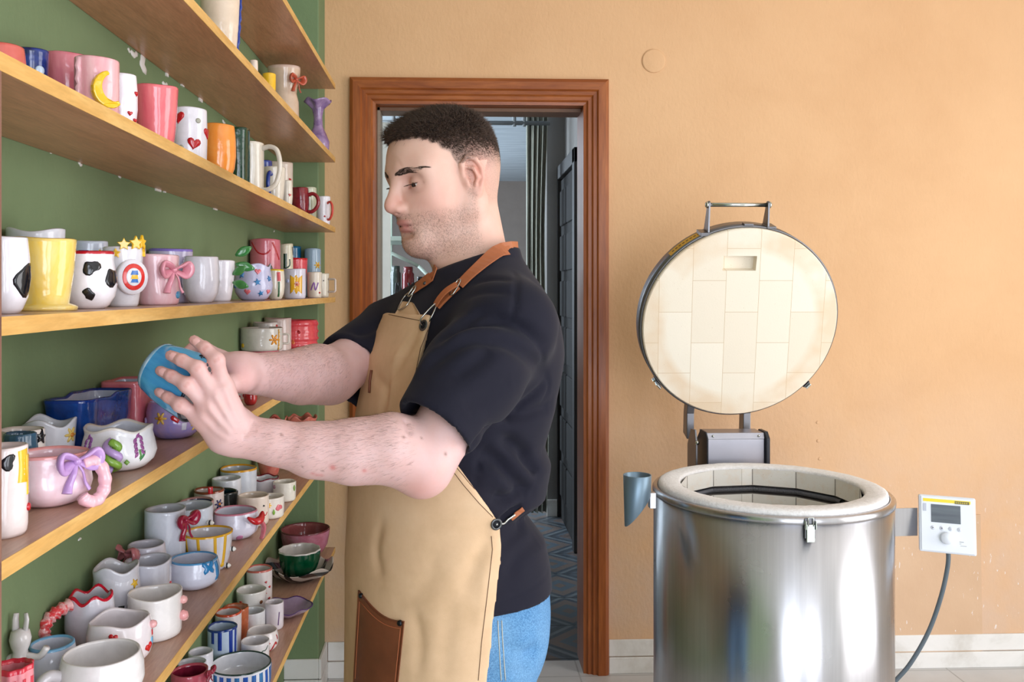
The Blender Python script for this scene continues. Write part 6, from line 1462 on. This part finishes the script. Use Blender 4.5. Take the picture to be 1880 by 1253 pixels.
# collar band
ring = []
c_up = np.array([cn[0], cn[1], cn[2]]); e1 = (cb-cf)-c_up*((cb-cf) @ c_up); e1 /= np.linalg.norm(e1); e2 = np.cross(c_up, e1)
for k in range(40):
    a = 2*PI*k/40; o0 = cc+e1*math.cos(a)*.3+e2*math.sin(a)*.3; dd_ = Vector(cc-o0).normalized(); r_ = bvS.ray_cast(Vector(o0-c_up*.004), dd_)
    p = np.array(r_[0]) if r_[0] is not None and (np.array(r_[0])-cc) @ (o0-cc) > 0 else cc+(o0-cc)*.22
    ring.append(p+(o0-cc)/.3*.0035)
ringw = [np.array(p) for p in ring]
for _ in range(3): ringw = [(ringw[i-1]+2*ringw[i]+ringw[(i+1) % 40])/4 for i in range(40)]
V, F = [], []
for k in range(40):
    o_ = (ringw[k]-cc); o_ /= np.linalg.norm(o_)
    for dx, dz in ((-.0012, .006), (.0022, .006), (.0045, -.004), (.0085, -.016), (.0080, -.020), (-.001, -.016)): V.append(ringw[k]+o_*dx+c_up*dz-PO)
for k in range(40):
    for j in range(6): F.append((k*6+j, k*6+(j+1) % 6, ((k+1) % 40)*6+(j+1) % 6, ((k+1) % 40)*6+j))
mesh_obj('collar', V, F, M_JERSEY, shirt)
# ---------------------------------------------------------------- apron
edge_px = [(1.36, 790, 1.37), (1.345, 790, 1.37), (1.287, 776, 1.38), (1.216, 765, 1.38), (1.17, 790, 1.36), (1.124, 840, 1.34), (1.075, 886, 1.33), (1.034, 919, 1.33), (1.0, 921, 1.33), (.89, 907, 1.33), (.79, 893, 1.34), (.70, 885, 1.35), (.40, 878, 1.35)]
APR = mk_tab([(.40, -.006, .160, .180), (.86, -.006, .158, .186), (.93, -.008, .156, .186), (1.02, -.010, .148, .184), (1.07, -.006, .148, .184), (1.17, .000, .144, .186), (1.28, .016, .140, .180), (1.35, .026, .122, .165), (1.40, .034, .09, .12)])
def solve_t(z, px):
    best = (9, 0)
    for i in range(0, 120):
        a = math.radians(i); u = (APR(z, 2)+.008)*math.cos(a); v = (APR(z, 3)+.008)*math.sin(a); x = APR(z, 1)+u*BF[0]+v*BL[0]; y = BY+u*BF[1]+v*BL[1]
        p = proj((x, y, z))[0]
        if abs(p-px) < best[0]: best = (abs(p-px), a)
    return best[1]
TE = mk_tab(sorted([(z, solve_t(z, px)) for z, px, _ in edge_px]))
gP = Grid((-.24, 1.25, .42), (.16, 1.74, 1.40), .0036)
w = gP.win(gP.lo, gP.lo+gP.h*(gP.n-1)); _, X, Y, Z = w
def apron_field(X, Y, Z):
    cx = APR(Z, 1); a = APR(Z, 2)+.0095; b = APR(Z, 3)+.0095; x, y = X-cx, Y-BY; u = x*BF[0]+y*BF[1]; v = x*BL[0]+y*BL[1]
    n = 2.3; q = (np.abs(u/a)**n+np.abs(v/b)**n)**(1/n); d = (q-1)*np.minimum(a, b)
    rip = .0022*np.sin(7*np.arctan2(v, u)+Z*5)*np.clip((1.0-Z)*3, 0, 1); d = d+rip
    ang = np.abs(np.arctan2(v/b, u/a)); e = (ang-TE(Z, 1))*.16
    sh = np.maximum(d, -(d+.012)); return np.maximum(np.maximum(sh, e), Z-1.348)
gP.F = apron_field(X, Y, Z).astype(np.float32); gP.F = np.maximum(gP.F, .45-Z).astype(np.float32)
VP_, FP_ = gP.mesh(2); bvP = bvh_of(VP_, FP_)
VP_ = crease(VP_, FP_, [([(770, 600), (745, 650), (715, 700), (700, 740)], .004, .010), ([(735, 640), (720, 690), (712, 745)], -.003, .010), ([(905, 975), (860, 985), (800, 1000)], .004, .014), ([(905, 985), (875, 1030), (850, 1090)], .005, .014), ([(908, 965), (850, 950), (780, 960)], .003, .014),
     ([(905, 990), (892, 1060), (880, 1150)], -.003, .012), ([(700, 960), (690, 1010), (700, 1060)], .004, .012), ([(800, 1010), (780, 1080), (720, 1110)], .003, .016), ([(760, 1120), (770, 1180), (765, 1240)], .004, .012), ([(830, 1100), (820, 1180), (815, 1250)], .003, .014), ([(690, 690), (710, 720), (700, 760)], .004, .010)], [bvP])
VP_ = laplace(VP_, FP_, .2); bvP = bvh_of(VP_, FP_)
t = NT('tan_canvas'); v = t.coord(); n = t.noise(v, 9, 5, .65); t.col(t.ramp(n, [(.3, srgb(208, 173, 136)), (.55, srgb(222, 187, 151)), (.8, srgb(229, 198, 164))])); t.bump(t.noise(v, 700, 2), .2, .0006); t.set(.85, 0, .2); M_CANVAS = t.m
apron = npo('apron', VP_, FP_, M_CANVAS, person); apron['label'] = 'tan canvas bib apron'
M_THREAD = plain('dark_brown_thread', srgb(96, 62, 40), .7)
def on_path(pts, bvs, off, n=6, step=7.):
    out = []; dense = []
    for (a, b), (c, d) in zip(pts, pts[1:]):
        k = max(1, int(math.hypot(c-a, d-b)/step))
        for i in range(k): dense.append((a+(c-a)*i/k, b+(d-b)*i/k))
    dense.append(pts[-1])
    for p in dense:
        h_ = hit(p[0], p[1], bvs, off)
        if h_ and (not out or (h_[0]-out[-1][0]).length < .05): out.append(h_)
    return out
def rel(p): return Vector(p)-Vector(PO)
for pts in ([(714, 578), (750, 585), (786, 592)], [(785, 606), (772, 640), (762, 690), (760, 720)], [(826, 858), (850, 890), (880, 925), (905, 950)], [(902, 985), (904, 1010), (896, 1080), (884, 1180), (878, 1250)], [(836, 856), (862, 888), (892, 922), (911, 948)]):
    pt = on_path(pts, [bvP], .0004)
    if len(pt) > 2: tube('stitching', [rel(p[0]) for p in pt], .00055, M_THREAD, apron, 5)
# leather pocket
t = NT('brown_leather'); v = t.coord(); n = t.noise(v, 10, 4); t.col(t.ramp(n, [(.3, srgb(104, 56, 36)), (.7, srgb(132, 74, 48))])); t.bump(t.noise(v, 160, 3), .15, .001); t.set(.38, 0, .45); M_LEATHER = t.m
t = NT('tan_leather'); v = t.coord(); n = t.noise(v, 14, 4); t.col(t.ramp(n, [(.3, srgb(158, 88, 52)), (.7, srgb(180, 106, 66))])); t.bump(t.noise(v, 220, 3), .12, .0008); t.set(.45, 0, .4); M_TANL = t.m
def surf_patch(name, row_fn, nu, nv, bvs, thick, mat, parent):
    """leather panel: rows of sight points laid on the surface, with its own thickness"""
    A = []; okp = None
    for i in range(nu+1):
        for j in range(nv+1):
            px, py = row_fn(i/nu, j/nv); h_ = hit(px, py, bvs)
            if h_ is None: h_ = okp
            A.append(h_); okp = h_
    V = [rel(p+n*thick) for p, n in A]+[rel(p-n*.001) for p, n in A]; N = len(A); F = []
    id_ = lambda i, j: i*(nv+1)+j
    for i in range(nu):
        for j in range(nv):
            F.append((id_(i, j), id_(i+1, j), id_(i+1, j+1), id_(i, j+1)))
            F.append(tuple(k+N for k in (id_(i, j), id_(i, j+1), id_(i+1, j+1), id_(i+1, j))))
    bd = [id_(i, 0) for i in range(nu+1)]+[id_(nu, j) for j in range(1, nv+1)]+[id_(i, nv) for i in range(nu-1, -1, -1)]+[id_(0, j) for j in range(nv-1, 0, -1)]
    for a, b in zip(bd, bd[1:]+bd[:1]): F.append((a, b, b+N, a+N))
    return mesh_obj(name, V, F, mat, parent)
def pocket_row(s, q):
    topy = 1084+(1141-1084)*s+16*math.sin(PI*s); topx = 660+(743-660)*s; by = 1252+s*44; bx = 651+(727-651)*s
    return topx+(bx-topx)*q, topy+(by-topy)*q
pk_ = surf_patch('leather_pocket', pocket_row, 22, 26, [bvP], .0028, M_LEATHER, apron); pk_['label'] = 'dark brown leather pocket'
bvK = bvh_of(VP_, FP_)
for inset in ((.05, .06),):
    line = [pocket_row(.05, .95), pocket_row(.05, .1), *[pocket_row(.05+.9*i/10, .085) for i in range(11)], pocket_row(.95, .95)]
    pt = on_path(line, [bvP], .0031); tube('pocket_stitching', [rel(p[0]) for p in pt], .0005, plain('orange_thread', srgb(190, 110, 70), .7), pk_, 5)
M_RIVET = plain('dark_rivet', srgb(40, 44, 50), .3, .8)
def stud(px, py, r, name, parent, bvs, mat, h=.003, off=.0025):
    h_ = hit(px, py, bvs, off)
    if not h_: return None
    v, f = lathe_vf([(0, -.002), (r, -.002), (r, h*.4), (r*.7, h), (0, h)], 16); Mx = Matrix.Translation(rel(h_[0])) @ Vector((0, 0, 1)).rotation_difference(h_[1]).to_matrix().to_4x4()
    v, f = xform((v, f), Mx); return mesh_obj(name, v, f, mat, parent)
stud(665, 1094, .0042, 'rivet', pk_, [bvP], M_RIVET); stud(736, 1144, .0045, 'rivet', pk_, [bvP], M_RIVET)
M_GROM = plain('gunmetal', srgb(96, 98, 100), .3, .9); M_HOLE = plain('eyelet_hole', srgb(14, 16, 26), .8)
def grommet(px, py, r):
    h_ = hit(px, py, [bvP], .0004)
    if not h_: return None
    Mx = Matrix.Translation(rel(h_[0])) @ Vector((0, 0, 1)).rotation_difference(h_[1]).to_matrix().to_4x4()
    v, f = tube_vf([Vector(p) for p in disc_path((0, 0, .0008), r, 'z', 24)], r*.25, 8, .6, closed=True); v, f = xform((v, f), Mx); g_ = mesh_obj('grommet', v, f, M_GROM, apron)
    v, f = lathe_vf([(0, .0002), (r*.85, .0002), (r*.85, 0), (0, 0)], 20); v, f = xform((v, f), Mx); mesh_obj('grommet_hole', v, f, M_HOLE, g_); return h_
g1 = grommet(778, 598, .0074); g2 = grommet(911, 963, .0074)
# neck strap
def neck_pts():
    A = on_path([(846, 527), (862, 510), (884, 490), (906, 470), (924, 452)], [bvT, bvS], .003, step=8)
    B = on_path([(806, 503), (795, 510), (778, 522), (764, 533)], [bvT, bvS], .003, step=8)
    c0 = W(876, 462, 1.50); mid = []
    a0 = A[-1][0]; b0 = B[0][0]; va = Vector((a0.x-c0[0], a0.y-c0[1], 0)); vb = Vector((b0.x-c0[0], b0.y-c0[1], 0))
    t0 = math.atan2(va.y, va.x); t1 = math.atan2(vb.y, vb.x)
    while t1 < t0: t1 += 2*PI
    for i in range(1, 14):
        s = i/14; a = t0+(t1-t0)*s; z = a0.z+(b0.z-a0.z)*s+.012*math.sin(PI*min(1, s*1.6)); dr = Vector((math.cos(a), math.sin(a), 0)); o = Vector((c0[0], c0[1], z))+dr*.3
        rr = [b.ray_cast(o, -dr) for b in (bvS, bvT)]; rr = [q for q in rr if q[0] is not None]; q = min(rr, key=lambda k: k[3]) if rr else None
        if q: mid.append((q[0]+dr*.003, dr))
        else: mid.append((Vector((c0[0], c0[1], z))+dr*.07, dr))
    return A, mid, B
A, mid, B = neck_pts(); path = A+mid+B
P = [p for p, n in path]; Nn_ = [n for p, n in path]
for _ in range(2): P = [P[0]]+[(P[i-1]+P[i]*2+P[i+1])/4 for i in range(1, len(P)-1)]+[P[-1]]; Nn_ = [Nn_[0]]+[(Nn_[i-1]+Nn_[i]*2+Nn_[i+1]).normalized() for i in range(1, len(Nn_)-1)]+[Nn_[-1]]
def ribbon(name, P, Nn_, w, th, mat, parent):
    V, F = [], []; m = len(P)
    for i in range(m):
        t_ = (P[min(m-1, i+1)]-P[max(0, i-1)]).normalized(); s_ = t_.cross(Nn_[i]).normalized(); ww = w(i/(m-1)) if callable(w) else w; n_ = s_.cross(t_)
        if n_.dot(Nn_[i]) < 0: n_ = -n_
        for a, b in ((-.5, 0), (-.5, th), (.5, th), (.5, 0)): V.append(rel(P[i]+s_*ww*a+n_*b))
    for i in range(m-1):
        for j in range(4): F.append((i*4+j, i*4+(j+1) % 4, (i+1)*4+(j+1) % 4, (i+1)*4+j))
    F += [(3, 2, 1, 0), tuple((m-1)*4+k for k in range(4))]
    o = mesh_obj(name, V, F, mat, parent, False); return bevel(o, .0005, 1)
strap = ribbon('neck_strap', P, Nn_, .0235, .0022, M_TANL, apron); strap['label'] = 'tan leather neck strap'
# buckled strap end
E1 = on_path([(845, 528), (830, 541), (815, 556), (806, 566)], [bvT], .003, step=6)
if len(E1) > 2:
    ribbon('strap_tab', [p for p, n in E1], [n for p, n in E1], .016, .0035, M_TANL, strap)
    E2 = [(p+n*(.005+.004*math.sin(PI*i/(len(E1)-1))), n) for i, (p, n) in enumerate(E1)]; ribbon('strap_loop', [p for p, n in E2], [n for p, n in E2], .013, .002, M_TANL, strap)
h_ = hit(838, 534, [bvT, bvS], .008)
M_SILV = plain('polished_ring', srgb(190, 190, 186), .15, 1)
def ring3(px, py, bvs, off, sx, sy, rot, th, name, parent):
    h_ = hit(px, py, bvs, off)
    if not h_: return
    n_ = h_[1]; right = Vector((1, 0, 0)); right = (right-n_*right.dot(n_)).normalized(); up = n_.cross(right); up = up if up.z > 0 else -up
    c, s = math.cos(rot), math.sin(rot); pts = []
    for i in range(24):
        a = 2*PI*i/24; q = 3.; x = math.copysign(abs(math.cos(a))**(2/q), math.cos(a))*sx; y = math.copysign(abs(math.sin(a))**(2/q), math.sin(a))*sy
        pts.append(rel(h_[0]+right*(x*c-y*s)+up*(x*s+y*c)))
    v, f = tube_vf(pts, th, 8, closed=True); return mesh_obj(name, v, f, M_SILV, parent)
ring3(841, 532, [bvT, bvS], .007, .005, .0145, math.radians(-38), .0012, 'buckle', strap)
if g1: 
    a_ = g1[0]; q1 = hit(806, 565, [bvT], .007); b_ = q1[0] if q1 else a_+Vector((.02, 0, .03)); m_ = (a_+b_)/2; nn = g1[1]
    pts = [a_+nn*.002, a_+nn*.008+(b_-a_)*.2+Vector((-.003, 0, 0)), m_+nn*.010, b_+nn*.004, b_-nn*.001, m_+nn*.002+Vector((.004, 0, -.003)), a_-nn*.004+(b_-a_)*.15]
    v, f = tube_vf([rel(p) for p in spline(pts, 5, True)], .0013, 8, closed=True); mesh_obj('ring', v, f, M_SILV, strap)
# far strap hardware and folded canvas tab
ring3(750, 556, [bvT], .006, .015, .019, math.radians(-30), .0013, 'ring', strap); ring3(763, 540, [bvT], .008, .010, .006, math.radians(35), .0014, 'clasp', strap); stud(784, 523, .0032, 'strap_rivet', strap, [bvT], M_GROM, .0015, .0055)
def tab_row(s, q): return (742+(760-742)*s)+(s-.5)*26*q, (556+2*s)+q*22
surf_patch('canvas_tab', tab_row, 6, 8, [bvT], .004, M_CANVAS, apron)
# waist tie
if g2:
    pt = on_path([(921, 961), (932, 952), (944, 944)], [bvT], .004, step=4)
    if len(pt) > 1: tube('tie_hook', [rel(g2[0])]+[rel(p[0]) for p in pt], .0022, M_SILV, apron, 8)
    pt = on_path([(937, 952), (946, 945), (954, 938), (960, 934)], [bvT], .002, step=4)
    if len(pt) > 2: ribbon('waist_strap', [p for p, n in pt], [n for p, n in pt], .008, .002, M_TANL, apron)
# pocket flap seen edge-on at the front of the bib
fl_ = on_path([(684, 680), (681, 700), (680, 722)], [bvP], .002)
if len(fl_) > 1: tube('bib_pocket_trim', [rel(p[0]) for p in fl_], .0022, M_LEATHER, apron, 6)
# ---------------------------------------------------------------- jeans and shoes
gJ = Grid((-.24, 1.20, .03), (.22, 1.80, .98), .007)
JT = mk_tab([(.0, 0, .1, .1), (.76, -.004, .118, .150), (.80, -.004, .136, .168), (.86, -.002, .146, .178), (.96, -.006, .146, .176)])
gJ.put((-.3, 1.2, .78), (.3, 1.8, .96), torso_fn(JT), .0)
w = gJ.win(gJ.lo, gJ.lo+gJ.h*(gJ.n-1)); _, X, Y, Z = w; gJ.F = np.maximum(gJ.F, np.maximum(Z-.925, .79-Z)).astype(np.float32)
c0 = np.array([0, BY, 0])
for sd in (1, -1):
    hp = c0+BL*.088*sd+np.array([.010, 0, .83]); kn = c0+BL*.095*sd+BF*.015+np.array([-.012, 0, .47]); an = c0+BL*.10*sd-BF*.01+np.array([0, 0, .07])
    gJ.cone(hp, kn, .086, .070, .03); gJ.cone(kn, an, .075, .062, .02)
    if sd == 1: gJ.ell(hp+np.array([.030, 0, -.0]), (.055, .08, .075), .03)
VJ, FJ = gJ.mesh(2); bvJ = bvh_of(VJ, FJ)
VJ = crease(VJ, FJ, [([(965, 1205), (980, 1198), (990, 1196)], .010, .012), ([(925, 1190), (950, 1200), (975, 1210)], .006, .012), ([(940, 1240), (960, 1232), (972, 1228)], .006, .010)], [bvJ])
t = NT('blue_denim'); v = t.coord(); n = t.noise(v, 500, 2); n2 = t.noise(v, 9, 4); c = t.mix(t.ramp(n, [(.35, 0.0), (.65, 1.0)]), srgb(46, 104, 156), srgb(98, 152, 198)); t.col(t.mix(t.ramp(n2, [(.4, 0.0), (.75, .35)]), c, srgb(148, 190, 224))); t.bump(n, .3, .0008); t.set(.8)
jeans = npo('jeans', VJ, FJ, t.m, person); jeans['label'] = 'light blue denim jeans'
bvJ = bvh_of(VJ, FJ)
for pts in ([(914, 1140), (916, 1180), (920, 1250)], [(921, 1140), (923, 1180), (928, 1250)]):
    pt = on_path(pts, [bvJ], .0004)
    if len(pt) > 2: tube('seam_stitching', [rel(p[0]) for p in pt], .0008, plain('pale_seam', srgb(190, 190, 180), .8), jeans, 5)
for sd in (1, -1):
    a = c0+BL*.10*sd; gs_ = Grid(a+np.array([-.28, -.25, -.01]), a+np.array([.2, .2, .14]), .006)
    gs_.cone(a+BF*-.05+np.array([0, 0, .045]), a+BF*.05+np.array([0, 0, .042]), .040, .044, .02); gs_.cone(a+BF*.05+np.array([0, 0, .04]), a+BF*.15+np.array([0, 0, .034]), .043, .034, .02); gs_.cone(a+BF*-.02+np.array([0, 0, .05]), a+BF*-.02+np.array([0, 0, .10]), .042, .044, .03)
    w = gs_.win(gs_.lo, gs_.lo+gs_.h*(gs_.n-1)); _, X, Y, Z = w; gs_.F = np.maximum(gs_.F, .002-Z).astype(np.float32); Vx, Fx = gs_.mesh(1); npo('shoe', Vx, Fx, plain('white_trainer', srgb(220, 218, 214), .5), person)
# ---------------------------------------------------------------- the blue cup in the hands
random.seed(12)
cb0 = Vector(W(286, 673, 1.222)); cb1 = Vector(W(360, 714, 1.205)); axc = (cb1-cb0).normalized(); hC = .078
pot = Pot(.046, hC, 'taper', (.02, 3, 0), .015)
hc_ = empty('cup', cb0, 'sky blue glazed cup tilted between the two hands of the man', 'cup'); hc_.rotation_mode = 'QUATERNION'; hc_.rotation_quaternion = Vector((0, 0, 1)).rotation_difference(axc)
mb = glaze((96, 190, 232), (44, 132, 200), 10, .08, True, .20); pot.mesh('cup_body', mb, glaze((226, 226, 230)), glaze((40, 60, 80)), hc_)
v, f = lathe_vf([(.030, -.001), (.0345, .0), (.036, .004), (.0345, .006), (.028, .005)], 36, loop=True); mesh_obj('foot_ring', v, f, glaze((150, 170, 176), (96, 140, 160)), hc_)
for a_, t_ in ((2.2, .72), (2.9, .8), (1.5, .8)):
    v, f = relief_vf(pot, o_flower(), a_, t_, .016, .014, .002); mesh_obj('flower', v, f, glaze((24, 34, 50)), hc_)
